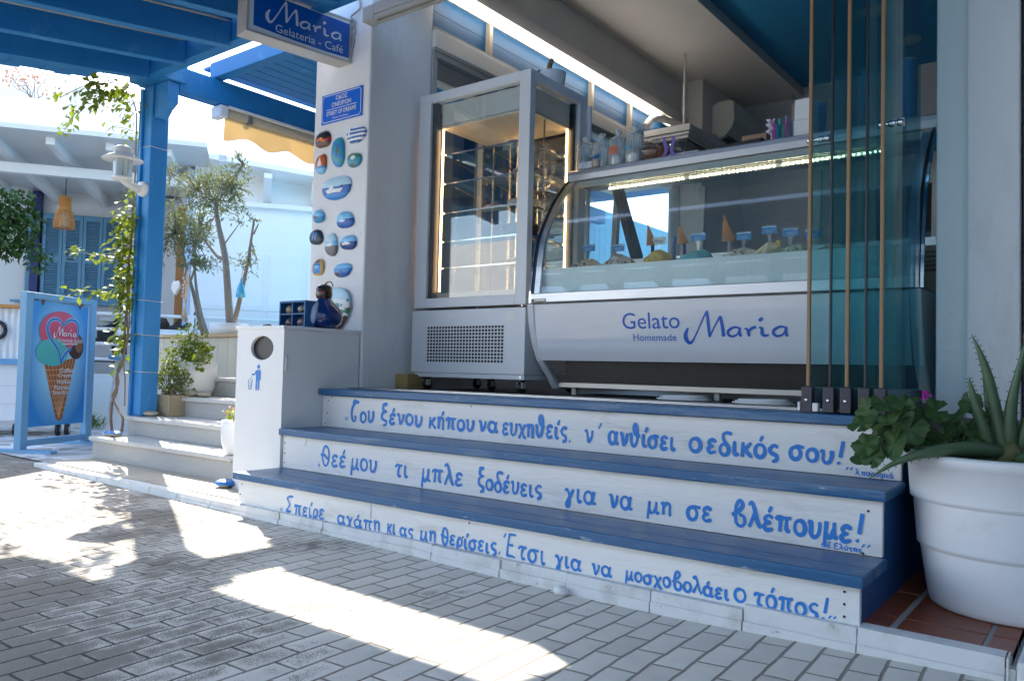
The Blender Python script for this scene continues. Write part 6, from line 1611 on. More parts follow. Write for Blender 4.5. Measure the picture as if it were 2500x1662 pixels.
for (x, y, z, a, b, c, lb_) in ((-2.345, 0.475, 0.141, 0.055, 0.04, 0.018, 'smaller blue topped stone at the foot of the vine'), (-2.25, 0.455, 0.141, 0.080, 0.05, 0.022, 'larger blue topped stone at the foot of the vine')):
    mb = MB(); mb.ell((x, y, z + c), (a, b, c), 28, 14, 0, 0.03, 3)
    mb.m = [1 if all(mb.v[i].z > z + c * 0.85 for i in f) else 0 for f in mb.f]
    tag(mb.build('blue_stone', [SHORE, BSTONE], loc=(x, y, z)), lb_, 'stone', 'blue topped stones at the foot of the vine')
mb = MB(); mb.ell((-0.478, 0.24, 0.010), (0.07, 0.06, 0.024), 24, 12, 0, 0.04, 8); mb.m = [1 if all(mb.v[i].z > -0.002 for i in f) else 0 for f in mb.f]
tag(mb.build('blue_stone', [SHORE, BSTONE], loc=(-0.478, 0.24, -0.014)), 'blue painted stone on the pavement at the foot of the bin', 'stone')

# ------------------------------------------------------------------ climbing vine on the post
vn = thing('climbing_vine', 'yellow green climbing vine winding up the blue post', 'vine', (-2.4, 0.58, 0.141))
rg = random.Random(77)
ms = MB(); ml = MB()
VST = mat('vine_stem', (0.22, 0.16, 0.12), 0.8, var=0.3, vscale=30, bump=0.5)
main = [(-2.475, 0.55, 0.16), (-2.50, 0.55, 0.26), (-2.49, 0.55, 0.38), (-2.45, 0.56, 0.46), (-2.46, 0.56, 0.58), (-2.43, 0.58, 0.66), (-2.42, 0.59, 0.80), (-2.445, 0.60, 0.95), (-2.42, 0.60, 1.15), (-2.44, 0.60, 1.35), (-2.42, 0.61, 1.6), (-2.43, 0.61, 1.85), (-2.41, 0.61, 2.1), (-2.42, 0.61, 2.4), (-2.44, 0.61, 2.62), (-2.56, 0.60, 2.78), (-2.8, 0.58, 2.90), (-3.1, 0.56, 2.94), (-3.5, 0.52, 2.90)]
second = [(-2.285, 0.53, 0.17), (-2.30, 0.54, 0.27), (-2.40, 0.55, 0.33), (-2.49, 0.55, 0.42), (-2.43, 0.56, 0.52), (-2.47, 0.57, 0.62), (-2.42, 0.59, 0.75), (-2.40, 0.60, 0.9), (-2.43, 0.60, 1.1), (-2.40, 0.60, 1.3), (-2.43, 0.60, 1.5), (-2.40, 0.61, 1.75), (-2.42, 0.61, 1.95)]
third = [(-2.28, 0.54, 0.36), (-2.33, 0.56, 0.55), (-2.40, 0.58, 0.70), (-2.38, 0.60, 0.95), (-2.42, 0.60, 1.2)]
def reach(p):
    # the top of the vine runs out along the underside of the roof boards, towards the street
    k = max(0.0, min(1.0, (-2.5 - p[0]) / 0.4)) * max(0.0, min(1.0, (p[2] - 2.6) / 0.1))
    return (p[0] + 0.65 * k, p[1] - 0.295 * k, p[2] - 0.21 * k)
PM = [reach(q) for q in smooth_path(main, 6)]
ms.tube(PM, lambda t: 0.011 - 0.008 * t, 7); ms.tube(smooth_path(second, 6), lambda t: 0.010 - 0.006 * t, 7); ms.tube(smooth_path(third, 6), lambda t: 0.005, 6)
def vleaves(c, r, n, L=0.072):
    for _ in range(n):
        p = (c[0] + rg.gauss(0, r[0]), c[1] + rg.gauss(0, r[1]) - 0.02, c[2] + rg.gauss(0, r[2]))
        ml.leaf(p, (rg.uniform(-1, 1), rg.uniform(-1, 0.3), rg.uniform(-1.2, 0.3)), (rg.uniform(-0.5, 0.5), -0.6, 1), L * rg.uniform(0.6, 1.2), L * rg.uniform(0.5, 0.95), 0, 0.12, 0.1)
for z, n, r in ((0.62, 8, 0.03), (0.78, 14, 0.035), (0.88, 22, 0.04), (1.0, 18, 0.04), (1.12, 34, 0.05), (1.22, 44, 0.055), (1.33, 40, 0.05), (1.44, 46, 0.06), (1.52, 44, 0.06), (1.62, 30, 0.05), (1.70, 40, 0.045), (1.80, 36, 0.045), (1.93, 8, 0.04), (2.05, 4, 0.03), (2.42, 6, 0.04), (2.55, 8, 0.04), (2.64, 12, 0.05)):
    vleaves((-2.445, 0.60, z), (r, 0.04, 0.045), n)
for path, dens in (([(-2.43, 0.60, 1.48), (-2.62, 0.58, 1.52), (-2.9, 0.55, 1.53), (-3.27, 0.52, 1.60)], 10), ([(-2.43, 0.60, 1.20), (-2.6, 0.58, 1.20), (-2.85, 0.55, 1.24), (-3.20, 0.52, 1.245)], 12), ([(-2.45, 0.6, 2.46), (-2.56, 0.58, 2.50), (-2.66, 0.56, 2.51)], 5), ([(-2.45, 0.6, 2.60), (-2.60, 0.58, 2.66), (-2.76, 0.56, 2.68)], 6), ([(-2.50, 0.6, 2.74), (-2.62, 0.60, 2.80), (-2.8, 0.6, 2.75)], 10), ([(-2.9, 0.58, 2.92), (-3.1, 0.56, 2.84), (-3.35, 0.55, 2.72), (-3.5, 0.54, 2.62)], 18), ([(-2.7, 0.58, 2.86), (-2.85, 0.56, 2.80), (-2.98, 0.56, 2.74)], 20)):
    P_ = [reach(q) for q in smooth_path(path, 6)]; ms.tube(P_, lambda t: 0.004 - 0.002 * t, 5)
    for q in P_[2:]:
        vleaves(q, (0.035, 0.03, 0.03), max(1, int(dens / 5)))
for q in PM[int(len(PM) * 0.80):]:
    vleaves(q, (0.05, 0.04, 0.045), 3)
ms.build('stems', [VST], vn); ml.build('leaves', [VINEL], vn)

# ------------------------------------------------------------------ lantern on the post
ln = thing('wall_lantern', 'white wall lantern with clear glass and wide hood on the blue post', 'lamp', (-2.30, 0.63, 2.03))
WM = mat('white_enamelled_metal', (0.72, 0.72, 0.70), 0.3, var=0.04)
lx, ly = -2.262, 0.44
mb = MB(); mb.lathe([(0.058, 0.640), (0.060, 0.622), (0.050, 0.600), (0.0, 0.592)], (-2.315, 0, 2.0), 24, axis='y', cap=False); mb.build('wall_plate', [WM], ln)
mb = MB(); mb.tube(smooth_path([(-2.315, 0.60, 1.995), (-2.30, 0.54, 2.0), (lx - 0.01, 0.47, 2.02), (lx, ly, 2.04)], 5), lambda t: 0.030 - 0.004 * t, 12); mb.lathe([(0.03, 2.02), (0.072, 2.028), (0.074, 2.046), (0.0, 2.050)], (lx, ly, 0), 24); mb.build('arm', [WM], ln)
mb = MB(); mb.lathe([(0.066, 2.048), (0.066, 2.178)], (lx, ly, 0), 28, cap=False); mb.lathe([(0.062, 2.178), (0.062, 2.048)], (lx, ly, 0), 28, cap=False); mb.build('glass', [GLASSJ], ln)
mb = MB(); mb.lathe([(0.030, 2.05), (0.034, 2.10), (0.026, 2.14), (0.0, 2.15)], (lx, ly, 0), 18); mb.build('bulb', [mat('frosted_bulb', (0.75, 0.72, 0.66), 0.4)], ln)
mb = MB(); mb.lathe([(0.066, 2.175), (0.140, 2.170), (0.142, 2.176), (0.105, 2.200), (0.070, 2.212), (0.068, 2.245), (0.072, 2.248), (0.070, 2.256), (0.045, 2.275), (0.012, 2.282), (0.0, 2.284)], (lx, ly, 0), 40, cap=False); mb.build('hood', [WM], ln)

# ------------------------------------------------------------------ olive trees behind the stairs
def olive(label, base, trunks, blobs, seed, pot=None):
    t = thing('olive_tree', label, 'olive tree', base, 'olive trees on the planter wall')
    rg = random.Random(seed); mb = MB()
    for pts, r0, r1 in trunks:
        mb.tube(smooth_path(pts, 6), lambda k: r0 + (r1 - r0) * k, 10)
    mc = MB()
    for c, r, n in blobs:
        for _ in range(max(3, n // 26)):
            e = (c[0] + rg.uniform(-1, 1) * r[0], c[1] + rg.uniform(-1, 1) * r[1], c[2] + rg.uniform(-0.6, 1) * r[2])
            s_ = min((q for pts, _, _ in trunks for q in pts), key=lambda q: (q[0] - e[0]) ** 2 + (q[1] - e[1]) ** 2 + (q[2] - e[2]) ** 2 - 0.2 * q[2])
            twig(mb, s_, e, 0.006, 0.0018, rg, 0.1)
            # leaf sprays along each twig end
            d = (Vector(e) - Vector(s_)).normalized()
            for k in range(14):
                q = Vector(e) - d * 0.012 * k
                mc.leaf(q, d + Vector((rg.uniform(-1, 1), rg.uniform(-1, 1), rg.uniform(-0.6, 1))) * 0.9, (0, 0, 1), 0.052, 0.014, rg.choice([0, 1]))
        leaf_blob(mc, c, r, n, 0.052, 0.014, rg, 0.55, 0, 0.35, 0.1)
    mb.build('trunk', [BARK], t); mc.build('crown', [OLIVE, mat('pale_olive_leaf', (0.14, 0.165, 0.07), 0.5, vscale=12, col2=(0.25, 0.27, 0.13), transl=0.35)], t)
oy = 1.80
olive('olive tree with two leaning trunks in a low white bowl on the planter wall', (-2.9, oy, 1.0),
      [([(-2.905, oy, 1.02), (-2.94, oy, 1.20), (-2.985, oy, 1.45), (-3.03, oy, 1.67), (-3.10, oy, 1.85), (-3.15, oy, 1.96), (-3.205, oy, 2.12), (-3.22, oy, 2.24)], 0.038, 0.018),
       ([(-2.87, oy, 1.02), (-2.80, oy, 1.20), (-2.72, oy, 1.45), (-2.675, oy, 1.60), (-2.635, oy, 1.80), (-2.60, oy, 1.99)], 0.026, 0.008),
       ([(-3.03, oy, 1.66), (-3.16, oy, 1.70), (-3.30, oy, 1.80), (-3.41, oy, 1.88)], 0.020, 0.008), ([(-2.60, oy, 1.86), (-2.55, oy, 1.92), (-2.53, oy, 1.95)], 0.009, 0.004), ([(-3.06, oy, 1.80), (-2.90, oy, 1.92), (-2.82, oy, 1.98)], 0.008, 0.003), ([(-3.21, oy, 2.2), (-3.0, oy, 2.36), (-2.80, oy, 2.52)], 0.012, 0.004), ([(-3.21, oy, 2.2), (-3.55, oy, 2.38), (-4.05, oy, 2.62)], 0.012, 0.004)],
      [((-3.28, oy, 2.30), (0.34, 0.22, 0.17), 520), ((-3.10, oy, 2.18), (0.22, 0.18, 0.13), 240), ((-2.92, oy, 2.40), (0.17, 0.14, 0.12), 150), ((-3.62, oy, 2.42), (0.26, 0.18, 0.12), 200), ((-3.98, oy, 2.56), (0.17, 0.12, 0.11), 90), ((-3.30, oy, 2.45), (0.2, 0.16, 0.1), 130), ((-2.80, oy, 2.02), (0.18, 0.12, 0.06), 40), ((-3.40, oy, 1.92), (0.16, 0.12, 0.09), 110), ((-2.80, oy, 1.62), (0.12, 0.1, 0.07), 44), ((-2.64, oy, 1.55), (0.10, 0.08, 0.09), 36), ((-2.83, oy, 2.53), (0.08, 0.08, 0.1), 40)], 5)
olive('olive tree with grey stems hung with shells, partly behind the blue post', (-3.40, oy + 0.05, 0.95),
      [([(-3.40, oy + 0.04, 0.957), (-3.50, oy + 0.04, 1.12), (-3.60, oy + 0.04, 1.35), (-3.72, oy + 0.04, 1.55), (-3.85, oy + 0.04, 1.80)], 0.026, 0.012), ([(-3.34, oy + 0.04, 0.957), (-3.46, oy + 0.04, 1.15), (-3.56, oy + 0.04, 1.40), (-3.62, oy + 0.04, 1.65)], 0.022, 0.010),
       ([(-3.68, oy + 0.04, 1.48), (-3.60, oy + 0.04, 1.66), (-3.62, oy + 0.04, 1.85)], 0.012, 0.006), ([(-3.76, oy + 0.04, 1.62), (-3.80, oy + 0.04, 1.45), (-3.74, oy + 0.04, 1.30)], 0.012, 0.008), ([(-3.85, oy + 0.04, 1.80), (-4.0, oy + 0.04, 2.0), (-4.4, oy + 0.04, 2.15), (-4.75, oy + 0.04, 2.35)], 0.010, 0.004)],
      [((-3.80, oy + 0.04, 2.02), (0.28, 0.2, 0.16), 420), ((-4.05, oy + 0.04, 2.16), (0.22, 0.16, 0.16), 200), ((-3.62, oy + 0.04, 2.10), (0.18, 0.14, 0.14), 150), ((-3.90, oy + 0.04, 1.84), (0.26, 0.16, 0.09), 220), ((-3.58, oy + 0.04, 1.84), (0.14, 0.12, 0.11), 120), ((-3.60, oy + 0.04, 1.66), (0.24, 0.13, 0.08), 190), ((-3.35, oy + 0.04, 1.63), (0.16, 0.1, 0.07), 70), ((-4.6, oy + 0.04, 2.28), (0.2, 0.14, 0.15), 110), ((-4.9, oy + 0.04, 2.45), (0.12, 0.1, 0.1), 40), ((-4.35, oy + 0.04, 1.62), (0.08, 0.08, 0.06), 20)], 6)
t = thing('white_bowl', 'low white planter bowl on the planter wall under the olive tree', 'planter', (-2.93, oy, 0.957))
mb = MB(); mb.lathe([(0.15, 0.957), (0.168, 0.965), (0.172, 1.058), (0.160, 1.060), (0.150, 1.03), (0.0, 1.035)], (-2.93, oy, 0), 36, cap=False); mb.build('bowl', [POTW], t)
t = thing('shell_garland', 'hanging rope garland with shells and a beige tassel on the grey olive stems', 'garland', (-3.62, 1.78, 1.55))
ROPE = mat('beige_rope', hexc('#cbb79c'), 0.9, var=0.2, vscale=40, bump=0.8)
mb = MB()
for k in range(7):
    a = -0.05 + 0.016 * k; mb.tube(smooth_path([(-3.60, 1.77, 1.60), (-3.61 + a * 0.8, 1.76, 1.45), (-3.61 + a * 0.6, 1.755, 1.33), (-3.615, 1.76, 1.24)], 4), 0.006, 6)
mb.build('net', [ROPE], t)
mb = MB()
for k in range(14): mb.tube([(-3.615, 1.76, 1.25), (-3.615 + rnd.uniform(-0.035, 0.035), 1.75 + rnd.uniform(-0.02, 0.02), 1.10 + rnd.uniform(-0.02, 0.03))], 0.006, 5)
mb.build('tassel', [ROPE], t)
for k in range(7):
    mb = MB(); mb.ell((-3.615 + rnd.uniform(-0.04, 0.04), 1.745, 1.30 + 0.035 * k), (0.020, 0.012, 0.016), 10, 7); mb.build('shell', [mat('pinkish_shell', (0.6, 0.45, 0.4), 0.4)], t)
mb = MB()
for s_ in (-1, 1): mb.ell((-3.79 + s_ * 0.030, 1.755, 1.445), (0.048, 0.014, 0.050), 20, 12)
mb.prism([(-3.865, 1.43), (-3.715, 1.43), (-3.79, 1.355)], 1.742, 1.768, 'y')
tag(mb.build('heart_ornament', [mat('white_plaster_ornament', (0.78, 0.76, 0.72), 0.6)], loc=(-3.79, 1.755, 1.35)), 'white heart ornament hanging in the grey olive stems', 'ornament')
t = thing('glass_ornament', 'blue glass drop hanging on the bare branch of the olive tree', 'ornament', (-2.69, 1.76, 1.28))
mb = MB(); mb.lathe([(0.0, 1.285), (0.040, 1.29), (0.042, 1.33), (0.030, 1.38), (0.010, 1.43), (0.008, 1.46)], (-2.695, 1.755, 0), 20); mb.build('drop', [mat('aqua_glass', hexc('#4fb3e0'), 0.1, coat=0.5)], t)
mb = MB(); mb.tube([(-2.695, 1.755, 1.46), (-2.70, 1.77, 1.54)], 0.003, 5); mb.build('cord', [ROPE], t)

# white pedestal with blue top behind the vine, grass tuft
t = thing('white_pedestal', 'white tapered pedestal with a pale blue round top beside the post', 'pedestal', (-3.33, 1.1, -0.046))
mb = MB(); mb.lathe([(0.205, -0.046), (0.205, 0.06), (0.175, 0.07), (0.165, 0.25), (0.140, 0.50), (0.125, 0.70)], (-3.36, 1.12, 0), 36); mb.build('column', [POTW], t)
mb = MB(); mb.lathe([(0.0, 0.70), (0.165, 0.702), (0.180, 0.715), (0.180, 0.738), (0.165, 0.748), (0.0, 0.75)], (-3.36, 1.12, 0), 36, cap=False); mb.build('top', [LBLUE], t)
rg = random.Random(3); mb = MB()
for _ in range(46):
    a = rg.uniform(0, 6.28); d = Vector((math.cos(a) * rg.uniform(0.1, 1), math.sin(a) * rg.uniform(0.1, 1), rg.uniform(0.3, 1)))
    mb.leaf((-5.25 + rg.uniform(-0.12, 0.12), 1.70 + rg.uniform(-0.06, 0.06), -0.046), d, (0, 0, 1), rg.uniform(0.12, 0.26), 0.014, 0, 0.1, 0.3)
tag(mb.build('grass_tuft', [GREEN2], loc=(-5.25, 1.70, -0.046)), 'small green grass tuft growing at the foot of the low white wall', 'grass tuft')

# ------------------------------------------------------------------ ice cream poster stand
ps = thing('poster_stand', 'pale blue frame stand with an ice cream cone poster', 'sign stand', (-3.45, 0.55, -0.05))
d_ = Vector((-0.4706, 0.8824, 0)); n_ = Vector((0.8824, 0.4706, 0)); Q0 = Vector((-3.287, 0.233, 0))
ST_ = lambda p: Q0 + d_ * p[0] + n_ * p[1] + Z * p[2]
STB = mat('stand_blue_paint', hexc('#6fa3c8'), 0.45, var=0.08, vscale=6, bump=0.3)
mb = MB(ST_); mb.box(-0.036, 0.036, -0.03, 0.03, -0.02, 1.222); mb.box(0.704, 0.776, -0.03, 0.03, -0.02, 1.222); mb.box(0.036, 0.704, -0.03, 0.03, 1.176, 1.222); mb.box(0.036, 0.704, -0.022, 0.022, 0.0, 0.05)
mb.build('frame', [STB], ps, bevel=0.004)
for s_ in (0.0, 0.74):
    mb = MB(ST_); mb.box(s_ - 0.034, s_ + 0.034, -0.30, 0.30, -0.052, -0.02); mb.build('foot', [STB], ps, bevel=0.004)
def poster_bg():
    m = bpy.data.materials.new('poster_sky_print'); m.use_nodes = True; t = m.node_tree; N = t.nodes.new; b = t.nodes["Principled BSDF"]
    tc = N("ShaderNodeTexCoord"); mp = N("ShaderNodeMapping"); t.links.new(tc.outputs['Generated'], mp.inputs[0])
    mp.inputs['Location'].default_value = (-0.5, -0.5, -0.56); mp.inputs['Scale'].default_value = (1, 1, 1)
    mp.vector_type = 'POINT'
    mp.inputs['Scale'].default_value = (1.25, 0.0, 1.25); mp.inputs['Location'].default_value = (-0.65, 0, -0.66)
    g = N("ShaderNodeTexGradient"); g.gradient_type = 'SPHERICAL'; t.links.new(mp.outputs[0], g.inputs[0])
    r = N("ShaderNodeValToRGB"); t.links.new(g.outputs[0], r.inputs[0])
    r.color_ramp.elements[0].color = (*hexc('#1689d2'), 1); r.color_ramp.elements[0].position = 0.30
    r.color_ramp.elements[1].color = (*hexc('#a9dcf2'), 1); r.color_ramp.elements[1].position = 0.72
    t.links.new(r.outputs[0], b.inputs['Base Color']); b.inputs['Roughness'].default_value = 0.4
    return m
mb = MB(ST_); mb.box(0.058, 0.690, 0.004, 0.009, 0.148, 1.158); pb = mb.build('poster', [poster_bg()], ps)
for s_ in (0.16, 0.59):
    mb = MB(ST_); mb.box(s_ - 0.008, s_ + 0.008, 0.0, 0.016, 1.13, 1.18); mb.box(s_ - 0.014, s_ + 0.02, 0.0, 0.016, 1.155, 1.163); mb.build('clip', [mat('rusty_clip', (0.16, 0.10, 0.07), 0.7)], ps)
PO = Q0 + n_ * 0.009
def ab(x, y):
    xl = 250 - (y - 170) * 0.0485; xr = 675 - (y - 210) * 0.0562
    yt = 170 + (x - 250) * 0.094; yb = 1140 - (x - 203) * 0.095
    a = (x - xl) / (xr - xl); b = (y - yt) / (yb - yt)
    return (0.058 + a * 0.632, 1.158 - b * 1.01)
def shp(name, pts, col, lift, closed=True):
    mb = MB(); mb.shape([ab(*p) for p in pts][::-1], PO, d_, Z, lift); return mb.build(name, [mat('print_' + col.strip('#'), col, 0.4, var=0.03)], pb)
def circ(cx, cy, rx, ry, n=40): return [(cx + rx * math.cos(2 * math.pi * k / n), cy + ry * math.sin(2 * math.pi * k / n)) for k in range(n)]
shp('cone_shape', [(322, 655), (570, 600), (455, 1070), (428, 1090), (405, 1070)], '#a85a26', 0.0008)
mb = MB()
for k in range(9):
    f = k / 9
    mb.ribbon([ab(325 + 250 * f, 660 - 60 * f), ab(405 + 30 * f * 0 + 25 + 140 * f * 0.1, 1070 - 330 * f * 0.2)], 0.006, PO, d_, Z, 0.0012 + 0.0001 * k)
    y = 700 + 42 * k; x0 = 322 + (y - 655) * 0.2; x1 = 570 - (y - 600) * 0.245
    mb.ribbon([ab(x0, y), ab(x1, y - 12)], 0.006, PO, d_, Z, 0.0024 + 0.0001 * k)
mb.build('cone_lines', [mat('waffle_line_print', '#e6a873', 0.4)], pb)
shp('chocolate_scoop', circ(565, 512, 64, 100), '#45190f', 0.004)
shp('chocolate_shine', circ(590, 500, 30, 62), '#8a5134', 0.0046)
shp('strawberry_scoop', circ(440, 400, 152, 152), '#dc3f66', 0.0052)
shp('mint_scoop', circ(382, 562, 120, 106), '#4fb8b2', 0.0058)
mb = MB()
hl = [(466, 358), (440, 322), (405, 308), (370, 318), (348, 350), (345, 400), (362, 450), (398, 505), (425, 550), (438, 600), (445, 645)]
hr_ = [(466, 358), (490, 328), (525, 312), (560, 322), (582, 352), (584, 400), (574, 440)]
tl = [(525, 525), (500, 548), (470, 580), (452, 615), (445, 645)]
for i, (pts, lw, li) in enumerate(((hl, 0.036, 0), (hr_, 0.036, 0), (tl, 0.036, 0), (hl, 0.024, 1), (hr_, 0.024, 1), (tl, 0.024, 1))):
    sm = smooth_path([ab(*p) for p in pts], 6); n2 = len(sm)
    sm = [(p[0], p[1], lw * (0.35 + 0.65 * math.sin(math.pi * min(1, 0.12 + 0.8 * k / n2)))) for k, p in enumerate(sm)]
    mb.ribbon(sm, lw, PO, d_, Z, 0.0066 + 0.0008 * i, li)
mb.build('heart_outline', [mat('heart_edge_print', '#bfe3f3', 0.4), mat('heart_blue_print', '#1f76c4', 0.4)], pb)
mb = MB()
a = ab(385, 450); b = ab(560, 448); t_ = ab(430, 365)
maria(mb, PO + d_ * a[0] + Z * (a[1] - 0.004), d_, Z, b[0] - a[0], t_[1] - a[1] + 0.01, lift=0.012, wk=1.1)
def ptxt(body, x0, x1, yb, yt, bold=0.0):
    p, q, r = ab(x0, yb), ab(x1, yb), ab(x0, yt)
    mb.text(body, PO + d_ * p[0] + Z * p[1], d_, Z, width=q[0] - p[0], height=r[1] - p[1], lift=0.012, bold=bold)
ptxt('Homemade Gelato', 414, 614, 482, 448)
for k in range(9): mb.ribbon([ab(450 + 14 * k, 496), ab(459 + 14 * k, 497)], 0.010, PO, d_, Z, 0.012)
for w_, x0, x1, yt, yb in (('Coffee', 430, 538, 683, 718), ('Crepes', 415, 526, 724, 760), ('Waffles', 403, 512, 772, 806), ('Pastries', 387, 500, 815, 850), ('Snacks', 373, 489, 855, 888)):
    ptxt(w_, x0, x1, yb, yt, 0.01)
mb.build('lettering', [mat('white_print', (0.82, 0.82, 0.82), 0.4)], pb)
# ------------------------------------------------------------------ white terrace and houses behind, at the left
def bgpart(name, boxes, mats, parent, bevel=0.0):
    mb = MB(BT)
    for b in boxes: mb.box(*b)
    return mb.build(name, mats, parent, bevel=bevel)
HW = mat('white_house_wall', (0.88, 0.87, 0.85), 0.8, var=0.03, vscale=1.0, bump=0.4, bscale=12)
SOFF = mat('white_painted_soffit', (0.72, 0.72, 0.71), 0.7, var=0.04)
SHB = mat('grey_blue_shutter', hexc('#5c8fae'), 0.5, var=0.06)
NAVY = mat('navy_post', hexc('#16296a'), 0.5)
DECK = mat('grey_terrace_floor', (0.5, 0.49, 0.47), 0.7, var=0.08)
mb = MB(BT); mb.box(-4.2, 3.0, 9.83, 16.0, 0.3, 0.535)
tag(mb.build('terrace_floor', [DECK]), kind='structure')
lw = thing('low_wall', 'low white panelled wall below the terrace railing', 'wall', BG(-1.4, 9.8, -0.05))
bgpart('wall', [(-2.95, 0.6, 9.78, 9.83, -0.06, 0.545)], HW, lw)
bgpart('panel', [(-1.93 + 0.42 * k, -1.535 + 0.42 * k, 9.768, 9.779, 0.02, 0.46) for k in range(5)], HW, lw, 0.003)
rl = thing('terrace_railing', 'white terrace railing with four round rails', 'railing', BG(-0.8, 9.78, 0.54))
for z in (1.215, 1.045, 0.88, 0.71):
    mb = MB(BT); mb.tube([(-2.35, 9.76, z + 0.002), (0.9, 9.76, z - 0.006)], 0.019, 10); mb.build('rail', [POTW], rl)
for s_ in (-2.3, -0.78, 0.7):
    bgpart('post', [(s_ - 0.03, s_ + 0.03, 9.73, 9.79, 0.54, 1.24)], POTW, rl, 0.004)
mb = MB(BT); mb.tube([(-1.52, 9.5, 1.0), (-0.55, 9.5, 0.985)], 0.035, 10); mb.build('handrail', [POTW], rl)

# terrace house: shutters, porch beam, rafters, flat roof with parapet
th = thing('terrace_house', 'white house with grey blue shutters under a beamed porch roof', 'house', BG(-2.0, 13.5, 0.535))
bgpart('wall', [(-5.5, 2.5, 13.52, 13.8, 0.5, 4.0)], SOFF, th)
bgpart('corner_post', [(-3.33, -3.22, 13.36, 13.5, 0.5, 3.2)], NAVY, th)
mb0 = None
for k in range(8):
    if k < 4: s0 = -4.42 + 0.272 * k
    else: s0 = -3.19 + 0.272 * (k - 4)
    s1 = s0 + 0.266
    mb = MB(BT); fr_ = 0.045
    mb.box(s0, s0 + fr_, 13.40, 13.44, 1.56, 2.88); mb.box(s1 - fr_, s1, 13.40, 13.44, 1.56, 2.88)
    for z0, z1 in ((1.56, 1.64), (2.16, 2.24), (2.80, 2.88)): mb.box(s0 + fr_, s1 - fr_, 13.40, 13.44, z0, z1)
    z = 1.645
    while z < 2.79:
        if not 2.14 < z < 2.24:
            mb.hexa([(s0 + fr_, 13.402, z), (s1 - fr_, 13.402, z), (s1 - fr_, 13.43, z + 0.018), (s0 + fr_, 13.43, z + 0.018)], [(s0 + fr_, 13.402, z + 0.008), (s1 - fr_, 13.402, z + 0.008), (s1 - fr_, 13.43, z + 0.026), (s0 + fr_, 13.43, z + 0.026)])
        z += 0.036
    mb.box(s0 + fr_, s1 - fr_, 13.435, 13.445, 1.60, 2.84)
    o = mb.build('shutter', [SHB], th)
    if k == 5:
        bgpart('latch', [(s0 + 0.07, s0 + 0.16, 13.37, 13.40, 2.20, 2.22)], BLACK, o)
bgpart('lower_wall', [(-4.5, -2.05, 13.42, 13.52, 0.5, 1.55)], mat('grey_lower_render', (0.45, 0.46, 0.48), 0.8), th)  # one even grey on the wall under the shutters
bgpart('sill', [(-4.5, -2.05, 13.30, 13.50, 1.53, 1.56)], SHB, th)
bgpart('right_wall', [(-2.03, -1.22, 13.1, 13.3, 0.5, 3.2)], mat('pale_grey_wall', (0.55, 0.57, 0.60), 0.8, var=0.04), th)
bgpart('wooden_door', [(-1.20, -1.0, 12.1, 12.2, 0.5, 2.9)], mat('oak_door', hexc('#a9743c'), 0.5, var=0.15, vscale=6, stretch=(4, 4, 0.5)), th)
bgpart('white_pier', [(-0.90, 3.2, 10.95, 12.2, 0.5, 3.25)], HW, th)
bgpart('pier_edge', [(-0.99, -0.905, 10.98, 11.2, 0.5, 3.2)], mat('icy_blue_trim', hexc('#b9cde8'), 0.5), th)
bgpart('pier_panel', [(-0.45 + 0.5 * k, -0.02 + 0.5 * k, 10.935, 10.948, 1.25, 2.15) for k in range(4)], HW, th, 0.004)
bgpart('porch_beam', [(-4.5, -0.55, 10.95, 11.07, 2.95, 3.075)], WHITE, th, 0.006)
bgpart('roof', [(-5.5, -0.70, 9.95, 13.6, 3.235, 3.29)], SOFF, th)
for k in range(7):
    s0 = -4.3 + 0.62 * k
    mb = MB(BT); mb.hexa([(s0, 10.2, 3.15), (s0 + 0.09, 10.2, 3.15), (s0 + 0.09, 10.2, 3.234), (s0, 10.2, 3.234)], [(s0, 13.5, 3.05), (s0 + 0.09, 13.5, 3.05), (s0 + 0.09, 13.5, 3.234), (s0, 13.5, 3.234)]); mb.build('rafter', [WHITE], th)
pz = [(-5.5, 4.38), (-3.05, 4.46), (-1.9, 4.34), (-0.99, 4.22), (-0.74, 3.80), (-0.70, 3.25), (-5.5, 3.25)]
mb = MB(BT)
mb.hexa([(a, 12.9, b) for a, b in pz], [(a, 13.15, b) for a, b in pz]); mb.build('parapet', [HW], th)
bgpart('parapet_cap', [(-3.06, -2.98, 12.86, 12.9, 3.3, 4.45)], HW, th)
# side eaves at the right of the porch
mb = MB(BT)
mb.hexa([(-0.69, 10.2, 3.17), (1.6, 10.2, 2.98), (1.6, 10.2, 3.03), (-0.69, 10.2, 3.235)], [(-0.69, 11.6, 3.20), (1.6, 11.6, 3.02), (1.6, 11.6, 3.07), (-0.69, 11.6, 3.265)]); mb.build('side_eaves', [HW], th)
for s_ in (-0.05, 0.55, 1.1):
    mb = MB(BT); mb.prism([(10.3, 3.02), (10.95, 2.82), (10.95, 2.92), (10.95, 3.10), (10.3, 3.08)], s_, s_ + 0.10, 'x'); mb.build('eaves_bracket', [HW], th)
bgpart('ledge', [(-0.9, 2.0, 10.80, 10.949, 2.74, 2.80)], HW, th, 0.006)
bgpart('pipe_rail', [(-0.75, 1.5, 10.60, 10.66, 1.37, 1.43), (-0.75, 1.5, 10.62, 10.66, 1.22, 1.25)], POTW, th, 0.01)
hf = thing('tall_white_house', 'tall plain white house rising behind the porch roof', 'house', (-10.3, 4.0, -0.05))
part('wall', [(-11.5, -9.35, -3.0, 12.0, -0.3, 5.0)], HW, hf)
part('pilaster', [(-9.35, -9.25, 7.2, 7.6, -0.3, 4.95)], HW, hf)
part('downpipe', [(-9.35, -9.29, 3.10, 3.16, 3.5, 4.95)], FRIDGEW, hf)

